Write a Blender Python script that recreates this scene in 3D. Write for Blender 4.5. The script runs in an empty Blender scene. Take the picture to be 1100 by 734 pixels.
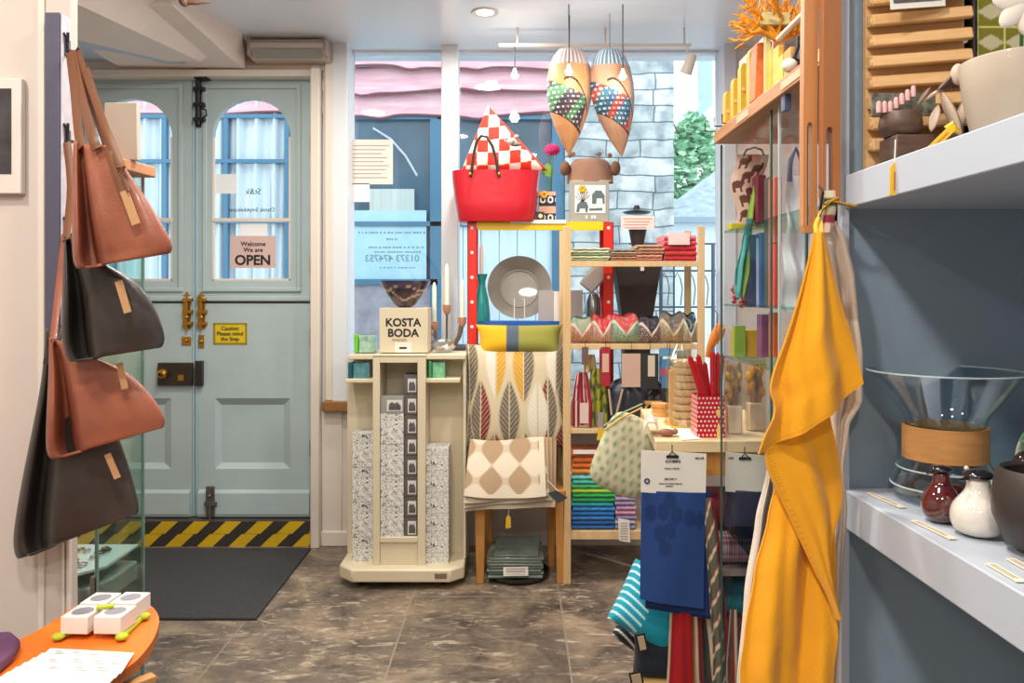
import bpy, bmesh, math, random
from mathutils import Vector, Matrix, noise
S = bpy.context.scene
COL = S.collection
random.seed(7)
PI = math.pi
# ------------------------------------------------------------- camera, world, lights, exposure
F = 850.0; CX = 550.0; HY = 316.0; CH = 1.35      # focal px, principal column, horizon row, eye height
cam_d = bpy.data.cameras.new('camera'); cam = bpy.data.objects.new('camera', cam_d); COL.objects.link(cam)
cam_d.sensor_width = 36; cam_d.lens = 36*F/1100; cam_d.shift_y = -(367-HY)/1100
cam.location = (0, 0, CH); cam.rotation_euler = (PI/2, 0, 0); cam_d.clip_start = .05
S.camera = cam
S.view_settings.view_transform = 'Standard'; S.view_settings.look = 'None'
S.view_settings.gamma = 1; S.view_settings.use_curve_mapping = False
S.view_settings.exposure = 0.2
w = bpy.data.worlds.new('sky'); S.world = w; w.use_nodes = True
bg = w.node_tree.nodes['Background']; bg.inputs[0].default_value = (.84, .93, 1, 1); bg.inputs[1].default_value = 2.2
def lamp(kind, loc, energy, color=(1, .93, .84), size=.15, rot=(0, 0, 0), spot=2.4, name='downlight_and_fill'):
    d = bpy.data.lights.new(name, kind); d.energy = energy; d.color = color
    if kind == 'AREA': d.shape = 'DISK'; d.size = size
    else: d.shadow_soft_size = size
    if kind == 'SPOT': d.spot_size = spot; d.spot_blend = .9
    o = bpy.data.objects.new(name, d); COL.objects.link(o); o.location = loc; o.rotation_euler = rot
    return o
CEIL = 2.69
for (x, y, e) in [(-.15, 3.76, 11), (-1.0, 3.05, 19), (-.45, 2.2, 17), (.35, 2.95, 15), (-1.35, .95, 16), (-.4, .3, 24), (.15, 1.3, 13), (-.3, -1.2, 26), (-1.6, -.6, 16), (.75, -.4, 7)]:  # second lamp is added beside the beam to brighten its face
    lamp('AREA', (x, y, CEIL-.035), e*1.0, size=.16)  # only the first has a visible fitting; the others are unseen, added for brightness

# ------------------------------------------------------------- helpers
def lin(c):
    if isinstance(c, str):
        c = c.lstrip('#'); c = [int(c[i:i+2], 16)/255 for i in (0, 2, 4)]
    return tuple(v/12.92 if v <= .04045 else ((v+.055)/1.055)**2.4 for v in c)
_M = {}
def mat(name, col='#888888', rough=.6, metal=0, var=0, vscale=8, bump=0, bscale=60, spec=.5, emit=0, col2=None, coat=0, sheen=0, stretch=None, trans=0):
    if name in _M: return _M[name]
    m = bpy.data.materials.new(name); m.use_nodes = True; nt = m.node_tree; N = nt.nodes; L = nt.links
    b = N['Principled BSDF']; c = lin(col)
    b.inputs['Base Color'].default_value = (*c, 1); b.inputs['Roughness'].default_value = rough
    b.inputs['Metallic'].default_value = metal; b.inputs['Specular IOR Level'].default_value = spec
    b.inputs['Coat Weight'].default_value = coat; b.inputs['Sheen Weight'].default_value = sheen
    b.inputs['Transmission Weight'].default_value = trans
    if emit: b.inputs['Emission Color'].default_value = (*c, 1); b.inputs['Emission Strength'].default_value = emit
    tc = N.new('ShaderNodeTexCoord'); mp = N.new('ShaderNodeMapping'); L.new(tc.outputs['Object'], mp.inputs[0])
    if stretch: mp.inputs['Scale'].default_value = stretch
    if var or col2:
        n = N.new('ShaderNodeTexNoise'); n.inputs['Scale'].default_value = vscale; n.inputs['Detail'].default_value = 5; n.inputs['Roughness'].default_value = .6
        L.new(mp.outputs[0], n.inputs['Vector'])
        r = N.new('ShaderNodeValToRGB'); L.new(n.outputs[0], r.inputs[0])
        r.color_ramp.elements[0].position = .32; r.color_ramp.elements[1].position = .68
        if col2: d = lin(col2); r.color_ramp.elements[0].color = (*d, 1); r.color_ramp.elements[1].color = (*c, 1)
        else:
            r.color_ramp.elements[0].color = (*[v*(1-var) for v in c], 1); r.color_ramp.elements[1].color = (*[min(1, v*(1+var)) for v in c], 1)
        L.new(r.outputs[0], b.inputs['Base Color'])
    if bump:
        n2 = N.new('ShaderNodeTexNoise'); n2.inputs['Scale'].default_value = bscale; n2.inputs['Detail'].default_value = 4
        L.new(mp.outputs[0], n2.inputs['Vector'])
        bp = N.new('ShaderNodeBump'); bp.inputs['Strength'].default_value = bump; bp.inputs['Distance'].default_value = .01
        L.new(n2.outputs[0], bp.inputs['Height']); L.new(bp.outputs[0], b.inputs['Normal'])
    _M[name] = m; return m
def colmat(name='woven_pattern', rough=.8, bump=.15, bscale=300, sheen=.1, spec=.3):
    """cloth or print whose pattern is stored per vertex"""
    if name in _M: return _M[name]
    m = mat(name, '#ffffff', rough, bump=bump, bscale=bscale, sheen=sheen, spec=spec)
    nt = m.node_tree; a = nt.nodes.new('ShaderNodeAttribute'); a.attribute_name = 'Col'
    nt.links.new(a.outputs['Color'], nt.nodes['Principled BSDF'].inputs['Base Color']); return m
def glass(name, tint='#ffffff', rough=.02, fac=None, refl=1.0, ior=1.45, edge=.35, pwr=4.0):
    """thin clear pane: transparent with a fresnel reflection"""
    if name in _M: return _M[name]
    m = bpy.data.materials.new(name); m.use_nodes = True; nt = m.node_tree; N = nt.nodes; L = nt.links
    N.remove(N['Principled BSDF']); out = N['Material Output']
    t = N.new('ShaderNodeBsdfTransparent'); t.inputs[0].default_value = (*lin(tint), 1)
    g = N.new('ShaderNodeBsdfGlossy'); g.inputs['Roughness'].default_value = rough; g.inputs[0].default_value = (refl, refl, refl, 1)
    mx = N.new('ShaderNodeMixShader')
    if fac is None:
        lw = N.new('ShaderNodeLayerWeight'); lw.inputs[0].default_value = .5
        pw = N.new('ShaderNodeMath'); pw.operation = 'POWER'; pw.inputs[1].default_value = pwr; L.new(lw.outputs['Facing'], pw.inputs[0])
        ma = N.new('ShaderNodeMath'); ma.operation = 'MULTIPLY_ADD'; ma.inputs[1].default_value = edge; ma.inputs[2].default_value = .035*refl
        L.new(pw.outputs[0], ma.inputs[0]); L.new(ma.outputs[0], mx.inputs[0])
    else: mx.inputs[0].default_value = fac
    L.new(t.outputs[0], mx.inputs[1]); L.new(g.outputs[0], mx.inputs[2]); L.new(mx.outputs[0], out.inputs[0])
    _M[name] = m; return m
def film(name, col, fac=.5, rough=.3):
    """translucent plastic or frosted film"""
    if name in _M: return _M[name]
    m = bpy.data.materials.new(name); m.use_nodes = True; nt = m.node_tree; N = nt.nodes; L = nt.links
    b = N['Principled BSDF']; b.inputs['Base Color'].default_value = (*lin(col), 1); b.inputs['Roughness'].default_value = rough
    t = N.new('ShaderNodeBsdfTransparent'); mx = N.new('ShaderNodeMixShader'); mx.inputs[0].default_value = fac
    L.new(t.outputs[0], mx.inputs[1]); L.new(b.outputs[0], mx.inputs[2]); L.new(mx.outputs[0], N['Material Output'].inputs[0])
    _M[name] = m; return m

def X(px, D): return (px-CX)*D/F
def Z(py, D): return CH-(py-HY)*D/F
def P(px, py, D): return Vector((X(px, D), D, Z(py, D)))
def FL(px, py, z=0):                     # a point seen at (px, py) lying at height z
    D = (CH-z)*F/(py-HY); return Vector((X(px, D), D, z))
ORG = {}
class G:
    def __init__(s): s.v = []; s.f = []; s.mi = []; s.c = []; s.k = 0
    def add(s, vs, fs, cols=None):
        o = len(s.v); s.v += [Vector(v) for v in vs]; s.f += [[i+o for i in f] for f in fs]; s.mi += [s.k]*len(fs)
        s.c += (cols if cols else [(1, 1, 1)]*len(vs)); return s
    def box(s, x0, x1, y0, y1, z0, z1, col=None):
        vs = [(x, y, z) for x in (x0, x1) for y in (y0, y1) for z in (z0, z1)]
        return s.add(vs, [(0, 1, 3, 2), (4, 6, 7, 5), (0, 4, 5, 1), (2, 3, 7, 6), (0, 2, 6, 4), (1, 5, 7, 3)], [col]*8 if col else None)
    def obox(s, c, size, R=None):         # oriented box
        R = R or Matrix.Identity(3); c = Vector(c); hx, hy, hz = [a/2 for a in size]
        vs = [c+R@Vector((x, y, z)) for x in (-hx, hx) for y in (-hy, hy) for z in (-hz, hz)]
        return s.add(vs, [(0, 1, 3, 2), (4, 6, 7, 5), (0, 4, 5, 1), (2, 3, 7, 6), (0, 2, 6, 4), (1, 5, 7, 3)])
    def pbox(s, px0, px1, py0, py1, D, d):   # box whose front face stands at depth D
        return s.box(X(px0, D), X(px1, D), D, D+d, Z(py1, D), Z(py0, D))
    def prism(s, pts, vec):               # extruded polygon (world points)
        n = len(pts); vs = [Vector(p) for p in pts]+[Vector(p)+Vector(vec) for p in pts]
        return s.add(vs, [tuple(range(n)), tuple(range(2*n-1, n-1, -1))]+[(i, i+n, (i+1) % n+n, (i+1) % n) for i in range(n)])
    def poly(s, pp, D, d): return s.prism([P(a, b, D) for a, b in pp], (0, d, 0))
    def lathe(s, prof, c, n=28, R=None, cols=None):
        c = Vector(c); vs = []; fs = []; cc = []
        for j, (r, z) in enumerate(prof):
            for i in range(n):
                a = 2*PI*i/n; p = Vector((r*math.cos(a), r*math.sin(a), z)); vs.append(c+(R@p if R else p)); cc.append(cols[j] if cols else (1, 1, 1))
        for j in range(len(prof)-1):
            for i in range(n):
                fs.append((j*n+i, j*n+(i+1) % n, (j+1)*n+(i+1) % n, (j+1)*n+i))
        if prof[0][0] > 1e-6 and abs(prof[0][0]) < 9: pass
        return s.add(vs, fs, cc)
    def cyl(s, a, b, r, n=14, r2=None):
        a = Vector(a); b = Vector(b); return s.tube([a, b], r, n, r2)
    def tube(s, path, r, n=10, r2=None, closed=False, flat=None, up=None):
        path = [Vector(p) for p in path]; m = len(path); vs = []; fs = []; side = None
        for i, p in enumerate(path):
            t = (path[(i+1) % m]-path[i-1]) if closed else (path[min(i+1, m-1)]-path[max(i-1, 0)])
            if t.length < 1e-9: t = Vector((0, 0, 1))
            t.normalize()
            if up is not None: side = t.cross(Vector(up))
            elif side is None: side = t.cross(Vector((0, 0, 1)) if abs(t.z) < .9 else Vector((0, 1, 0)))
            else: side = side-t*side.dot(t)
            if side.length < 1e-6: side = Vector((1, 0, 0))
            side = side.normalized(); nb = t.cross(side)
            rr = r if r2 is None else r+(r2-r)*i/(m-1)
            if isinstance(r, (list, tuple)): rr = r[i]
            ra = rr; rb = rr if flat is None else flat
            for k in range(n):
                a = 2*PI*k/n; vs.append(p+side*(ra*math.cos(a))+nb*(rb*math.sin(a)))
        for i in range(m if closed else m-1):
            j = (i+1) % m
            for k in range(n): fs.append((i*n+k, i*n+(k+1) % n, j*n+(k+1) % n, j*n+k))
        if not closed: fs += [tuple(range(n-1, -1, -1)), tuple((m-1)*n+k for k in range(n))]
        return s.add(vs, fs)
    def ball(s, c, r, sc=(1, 1, 1), n=14, R=None, cols=None):
        pr = [(max(math.sin(PI*i/n), 0)*1.0, -math.cos(PI*i/n)) for i in range(n+1)]
        c = Vector(c); vs = []; fs = []; m = n*2
        for (a, z) in pr:
            for i in range(m):
                t = 2*PI*i/m; p = Vector((a*r*sc[0]*math.cos(t), a*r*sc[1]*math.sin(t), z*r*sc[2])); vs.append(c+(R@p if R else p))
        for j in range(n):
            for i in range(m): fs.append((j*m+i, j*m+(i+1) % m, (j+1)*m+(i+1) % m, (j+1)*m+i))
        return s.add(vs, fs)
    def sheet(s, fn, nu, nv, col=None, th=0):
        vs = []; cc = []; fs = []
        for j in range(nv+1):
            for i in range(nu+1):
                u = i/nu; v = j/nv; vs.append(Vector(fn(u, v))); cc.append(col(u, v) if col else (1, 1, 1))
        q = nu+1
        for j in range(nv):
            for i in range(nu): fs.append((j*q+i, j*q+i+1, (j+1)*q+i+1, (j+1)*q+i))
        if th:
            # give the sheet a back and closed edges
            nrm = [Vector((0, 0, 0)) for _ in vs]
            for f in fs:
                a, b, c, d = [vs[k] for k in f]; nn = (c-a).cross(d-b)
                if nn.length > 0: nn.normalize()
                for k in f: nrm[k] += nn
            n0 = len(vs)
            for k in range(n0):
                if nrm[k].length > 0: nrm[k].normalize()
                vs.append(vs[k]-nrm[k]*th); cc.append(cc[k])
            fs += [tuple(k+n0 for k in reversed(f)) for f in fs[:]]
            rim = [i for i in range(q)]+[j*q+nu for j in range(1, nv+1)]+[nv*q+i for i in range(nu-1, -1, -1)]+[j*q for j in range(nv-1, 0, -1)]
            for a in range(len(rim)):
                b = (a+1) % len(rim); fs.append((rim[b], rim[a], rim[a]+n0, rim[b]+n0))
        return s.add(vs, fs, cc)
    def cushion(s, c, W_, H_, T, R, col, n=44, pinch=.07, square=.35):
        """two bulging faces meeting at a seam; col(u,v,side)"""
        c = Vector(c)
        for side in (1, -1):
            def fn(u, v):
                a = 2*u-1; b = 2*v-1
                x = a*W_/2*(1-pinch*(1-b*b)*0-pinch*(1-abs(b)**2)*(abs(a)**2)); z = b*H_/2*(1-pinch*(1-abs(a)**2)*(abs(b)**2))
                t = T/2*((1-abs(a)**3.2)*(1-abs(b)**3.2))**square
                y = -side*t
                return c+R@Vector((x, y, z))
            if side == 1: s.sheet(fn, n, n, lambda u, v: col(u, v, 1))
            else: s.sheet(lambda u, v: fn(1-u, v), n, n, lambda u, v: col(1-u, v, -1))
        return s
    def build(s, name, mats, parent=None, bevel=0, smooth=40, sub=0, org=None, bseg=2):
        if not isinstance(mats, (list, tuple)): mats = [mats]
        if parent is not None:
            o0 = Vector(ORG.get(parent.name, (0, 0, 0)))
        elif org is not None: o0 = Vector(org)
        else:
            xs = [v.x for v in s.v]; ys = [v.y for v in s.v]; zs = [v.z for v in s.v]
            o0 = Vector(((min(xs)+max(xs))/2, (min(ys)+max(ys))/2, min(zs)))
        me = bpy.data.meshes.new(name); me.from_pydata([v-o0 for v in s.v], [], s.f)
        for m in mats: me.materials.append(m)
        me.polygons.foreach_set('material_index', s.mi)
        ca = me.color_attributes.new('Col', 'FLOAT_COLOR', 'POINT')
        flat = []
        for c in s.c: flat += [c[0], c[1], c[2], 1.0]
        ca.data.foreach_set('color', flat)
        me.update()
        bm = bmesh.new(); bm.from_mesh(me); bmesh.ops.remove_doubles(bm, verts=bm.verts, dist=1e-6)
        bmesh.ops.recalc_face_normals(bm, faces=bm.faces); bm.to_mesh(me); bm.free()
        if smooth:
            me.polygons.foreach_set('use_smooth', [True]*len(me.polygons)); me.set_sharp_from_angle(angle=math.radians(smooth))
        o = bpy.data.objects.new(name, me); COL.objects.link(o)
        if parent is not None: o.parent = parent; ORG[o.name] = o0; o.location = (0, 0, 0)
        else: o.location = o0; ORG[o.name] = o0
        if bevel:
            b = o.modifiers.new('bevel', 'BEVEL'); b.width = bevel; b.segments = bseg; b.limit_method = 'ANGLE'
        if sub:
            b = o.modifiers.new('sub', 'SUBSURF'); b.levels = sub; b.render_levels = sub
        return o
def thing(name, label, cat, loc, group=None):
    o = bpy.data.objects.new(name, None); COL.objects.link(o); o.location = loc; o.empty_display_size = .05
    ORG[o.name] = Vector(loc); return tag(o, label, cat, group)
def tag(o, label=None, cat=None, group=None, kind=None):
    if label: o['label'] = label
    if cat: o['category'] = cat
    if group: o['group'] = group
    if kind: o['kind'] = kind
    return o
def struct(g, name, m, parent=None, **k):
    o = g.build(name, m, parent, **k)
    if parent is None: o['kind'] = 'structure'
    return o
def text(body, size, loc, m, parent, name='lettering', mirror=False, R=None, align='CENTER', bold=0, th=.0006, sx=1.0):
    cu = bpy.data.curves.new('t', 'FONT'); cu.body = body; cu.size = size; cu.align_x = align; cu.align_y = 'CENTER'
    cu.extrude = th; cu.offset = bold; cu.resolution_u = 3; cu.space_line = .95
    o = bpy.data.objects.new('t', cu); COL.objects.link(o)
    dg = bpy.context.evaluated_depsgraph_get(); me = bpy.data.meshes.new_from_object(o.evaluated_get(dg))
    bpy.data.objects.remove(o); bpy.data.curves.remove(cu)
    g = G(); R = R or Matrix.Identity(3); loc = Vector(loc)
    g.add([loc+R@Vector(((-1 if mirror else 1)*v.co.x*sx, -v.co.z, v.co.y)) for v in me.vertices], [tuple(p.vertices) for p in me.polygons])
    bpy.data.meshes.remove(me)
    return g.build(name, m, parent, smooth=0)
def rot(ax, deg): return Matrix.Rotation(math.radians(deg), 3, ax)
def lerp(a, b, t): return a+(b-a)*t
def mixc(a, b, t): return tuple(a[i]+(b[i]-a[i])*t for i in range(3))
def interp(tab, y):
    """tab rows (y, value...)"""
    if y <= tab[0][0]: return tab[0][1:]
    for a, b in zip(tab, tab[1:]):
        if y <= b[0]:
            t = (y-a[0])/(b[0]-a[0]); t = t*t*(3-2*t)*.5+t*.5
            return tuple(lerp(p, q, t) for p, q in zip(a[1:], b[1:]))
    return tab[-1][1:]

# common materials
WHITE = mat('painted_wall_warm_white', '#d9cfc6', .7, var=.03, vscale=3, bump=.12, bscale=25)
TRIMW = mat('cream_gloss_trim', '#dcd3c8', .35)
DOORB = mat('door_blue_grey_paint', '#adc0c2', .42, var=.035, vscale=5, bump=.05, bscale=12)
CREAM = mat('cream_laminate', '#d9cdb0', .4)
BLACK = mat('black_iron', '#1a1918', .45)
INK = mat('black_ink', '#1c1b1b', .7)
BRASS = mat('brass', '#b98a35', .3, metal=.9)
CARD = mat('white_card', '#e6e1d8', .7)
PINE = mat('pine_wood', '#dcbf92', .5, col2='#cfac78', vscale=5, stretch=(6, 6, .8), bump=.05)
OAKW = mat('honey_oak_wood', '#c98f4c', .42, col2='#b27a3a', vscale=6, stretch=(6, 6, .7), bump=.04)
PGLASS = glass('clear_pane')
VGLASS = glass('clear_vessel_glass', '#eef4f2', .02, ior=1.5)
CW = lambda *a: lin(*a)
# ------------------------------------------------------------- room shell
W = 4.25
def floor_mat():
    m = mat('flagstone', '#6b6259', .34); nt = m.node_tree; N = nt.nodes; L = nt.links; b = N['Principled BSDF']
    tc = N.new('ShaderNodeTexCoord'); mp = N.new('ShaderNodeMapping'); L.new(tc.outputs['Object'], mp.inputs[0])
    mp.inputs['Rotation'].default_value = (0, 0, PI/2); mp.inputs['Location'].default_value = (-.85, .446, 0)
    nw = N.new('ShaderNodeTexNoise'); nw.inputs['Scale'].default_value = 3
    ad = N.new('ShaderNodeMixRGB'); ad.blend_type = 'LINEAR_LIGHT'; ad.inputs[0].default_value = .012; L.new(mp.outputs[0], ad.inputs[1]); L.new(nw.outputs[1], ad.inputs[2])
    br = N.new('ShaderNodeTexBrick'); br.inputs['Scale'].default_value = 1; br.inputs['Brick Width'].default_value = 1.75; br.inputs['Row Height'].default_value = .655
    br.inputs['Mortar Size'].default_value = .004; br.inputs['Mortar Smooth'].default_value = .3; br.inputs['Bias'].default_value = 0
    br.inputs['Color1'].default_value = (.62, .62, .62, 1); br.inputs['Color2'].default_value = (1, 1, 1, 1); br.inputs['Mortar'].default_value = (.5, .5, .5, 1)
    L.new(ad.outputs[0], br.inputs['Vector'])
    n1 = N.new('ShaderNodeTexNoise'); n1.inputs['Scale'].default_value = 3.6; n1.inputs['Detail'].default_value = 9; n1.inputs['Roughness'].default_value = .68; n1.inputs['Distortion'].default_value = .6
    L.new(tc.outputs['Object'], n1.inputs['Vector'])
    r1 = N.new('ShaderNodeValToRGB'); L.new(n1.outputs[0], r1.inputs[0]); e = r1.color_ramp.elements
    e[0].position = .33; e[0].color = (*lin('#3d3733'), 1); e[1].position = .72; e[1].color = (*lin('#b8a791'), 1)
    k = e.new(.5); k.color = (*lin('#796b5e'), 1)
    k = e.new(.6); k.color = (*lin('#97856f'), 1)
    n2 = N.new('ShaderNodeTexNoise'); n2.inputs['Scale'].default_value = 17; n2.inputs['Detail'].default_value = 10; n2.inputs['Roughness'].default_value = .75; n2.inputs['Distortion'].default_value = 1.2
    mp2 = N.new('ShaderNodeMapping'); mp2.inputs['Scale'].default_value = (.55, 1.5, 1); L.new(tc.outputs['Object'], mp2.inputs[0]); L.new(mp2.outputs[0], n2.inputs['Vector'])
    r2 = N.new('ShaderNodeValToRGB'); L.new(n2.outputs[0], r2.inputs[0]); r2.color_ramp.elements[0].position = .53; r2.color_ramp.elements[1].position = .66
    mx = N.new('ShaderNodeMixRGB'); L.new(r2.outputs[0], mx.inputs[0]); L.new(r1.outputs[0], mx.inputs[1]); mx.inputs[2].default_value = (*lin('#c9b9a2'), 1)
    mu = N.new('ShaderNodeMixRGB'); mu.blend_type = 'MULTIPLY'; mu.inputs[0].default_value = .7; L.new(mx.outputs[0], mu.inputs[1]); L.new(br.outputs[0], mu.inputs[2])
    mj = N.new('ShaderNodeMixRGB'); L.new(br.outputs['Fac'], mj.inputs[0]); L.new(mu.outputs[0], mj.inputs[1]); mj.inputs[2].default_value = (*lin('#93877a'), 1)
    L.new(mj.outputs[0], b.inputs['Base Color'])
    bp = N.new('ShaderNodeBump'); bp.inputs['Strength'].default_value = .5; bp.inputs['Distance'].default_value = .012; L.new(n2.outputs[0], bp.inputs['Height']); L.new(bp.outputs[0], b.inputs['Normal'])
    rr = N.new('ShaderNodeMapRange'); rr.inputs[3].default_value = .22; rr.inputs[4].default_value = .5; L.new(n1.outputs[0], rr.inputs[0]); L.new(rr.outputs[0], b.inputs['Roughness'])
    return m
struct(G().box(-2.7, 1.5, -2.5, W+.3, -.1, 0), 'floor', floor_mat(), org=(0, 0, 0))
CEILM = mat('ceiling_grey_gloss', '#e4e8ee', .2, spec=.5)
struct(G().box(-2.7, 1.5, -2.5, W+.3, CEIL, CEIL+.12), 'ceiling', CEILM)
struct(G().box(-2.8, -2.7, -2.5, W+.3, 0, CEIL), 'wall_left', WHITE)
struct(G().box(1.5, 1.6, -2.5, W+.3, 0, CEIL), 'wall_right', mat('lilac_grey_wall', '#cfc8d0', .7))
struct(G().box(-2.8, 1.6, -2.6, -2.5, 0, CEIL), 'wall_behind', WHITE)
DT = Z(76, W)                                   # top of door frame
g = G()
g.box(-2.7, X(73, W)+.02, W, W+.22, 0, CEIL)                                   # left of door
g.box(X(73, W)+.02, X(347, W), W, W+.22, DT, CEIL)                             # above door
g.box(X(347, W), X(372, W), W, W+.22, 0, CEIL)
g.box(X(372, W), X(786, W), W, W+.22, 0, Z(436, W))                            # below window
g.box(X(786, W), 1.5, W, W+.22, 0, CEIL)
struct(g, 'wall_front', WHITE)
BWT = Z(48, W)
# window frame
WF = mat('window_frame_white', '#d8dde2', .45)
g = G()
g.box(X(360, W)-.01, X(374, W), W-.03, W+.16, Z(436, W), BWT+.04)
g.box(X(777, W), X(790, W), W-.02, W+.16, Z(436, W), BWT+.04)
g.box(X(474, W), X(492, W), W+.0, W+.14, Z(436, W), BWT)
g.box(X(374, W), X(777, W), W+.1, W+.16, BWT-.012, BWT+.04)
g.box(X(374, W), X(777, W), W-.01, W+.16, Z(436, W)-.01, Z(436, W)+.03)
wf = struct(g, 'window_1', WF, bevel=.004)
struct(G().box(X(374, W), X(777, W), W+.12, W+.126, Z(430, W), BWT), 'glass_pane', PGLASS, wf)
o = struct(G().box(X(349, W), X(500, W), W-.06, W-.001, Z(441, W), Z(430, W)), 'trim_1', mat('old_brown_sill_wood', '#8a6236', .5, var=.2, vscale=20), bevel=.006)
# moulded casing right of door
g = G()
g.box(X(336, W), X(346, W), W-.06, W+.02, 0, DT)
g.box(X(350, W), X(359, W), W-.03, W, Z(430, W), BWT)
g.box(X(346, W), X(368, W), W-.012, W, .0, Z(441, W))
g.box(X(346, W), X(500, W), W-.025, W, .0, .08)
struct(g, 'trim_2', TRIMW, bevel=.006)
g = G(); g.box(X(60, W), X(345, W), W-.03, W+.05, Z(83.5, W), DT)
struct(g, 'trim_3', TRIMW, bevel=.005)
# bulkhead above the door: sloping boxed beam
zb = 2.54
BEAM = mat('beam_plaster_pinkish', '#e6d8ce', .7, bump=.3, bscale=14, var=.03, vscale=6)
def ln(p, q, D): t = (D-p[1])/(q[1]-p[1]); return lerp(p[0], q[0], t)
lo = ((-1.79, 3.22), (-1.60, 4.03)); up = ((-1.495, 3.6), (-1.386, 4.05)); bk = ((-2.05, 3.69), (-1.676, 4.14))
d0, d1 = 1.95, 4.05
def ring(D, zl=zb): return [(ln(*up, D), D, CEIL), (ln(*lo, D), D, zl), (ln(*bk, D)-.0, D, zl), (ln(*bk, D)-.25, D, CEIL)]
a = ring(d0); b = ring(d1)
g = G().add(a+b, [(0, 1, 2, 3), (7, 6, 5, 4), (0, 4, 5, 1), (1, 5, 6, 2), (2, 6, 7, 3), (3, 7, 4, 0)])
z2 = 2.565
a = [(ln(*up, 3.5)+.0, 3.5, CEIL), (-1.50, 3.5, z2+.06), (-2.1, 3.5, z2+.06), (-2.1, 3.5, CEIL)]
b = [(ln(*up, 4.05), 4.05, CEIL), (-1.45, 4.05, z2), (-2.1, 4.05, z2), (-2.1, 4.05, CEIL)]
c = [(X(265, W), W, CEIL), (X(264, W), W, Z(75, W)), (-2.1, W, z2), (-2.1, W, CEIL)]
g.add(a+b+c, [(0, 1, 2, 3), (11, 10, 9, 8), (0, 4, 5, 1), (1, 5, 6, 2), (4, 8, 9, 5), (5, 9, 10, 6)])
struct(g, 'trim_4', BEAM, smooth=0)
# lower ceiling over the door lobby, left of the beam
struct(G().prism([(-2.7, W, 2.60), (-2.05, W, 2.60), (-1.70, 4.12, 2.545), (-2.06, 3.66, 2.545), (-2.7, 3.5, 2.545)], (0, 0, .02)), 'trim_5', mat('lobby_soffit_blue_grey', '#b9c4d4', .6), smooth=0)

# step with hazard tape
st = struct(G().box(X(60, W), X(345, W), W-.02, W+.3, 0, .135), 'step_front', mat('dark_step_stone', '#4a433d', .6, var=.2), smooth=0)
st.name = 'trim_6'
g = G(); y0 = W-.0215
for row in range(2):
    zt = .135-row*.068-.001; zbm = zt-.066; xx = X(60, W); k = 0
    while xx < X(343, W):
        x2 = min(xx+.085, X(343, W)); g.k = (k+row) % 2
        sl = -.07
        pts = [(min(xx-sl, X(344, W)), zt), (min(x2-sl, X(344, W)), zt), (x2, zbm), (xx, zbm)]
        g.prism([(p, y0, q) for p, q in pts], (0, .0015, 0)); xx += .085; k += 1
tag(g.build('hazard_tape', [mat('hazard_yellow', '#d8b21c', .5, var=.08), mat('hazard_black', '#37342f', .6)], smooth=0), 'yellow and black hazard tape in two rows stuck on the door step', 'tape')
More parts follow.
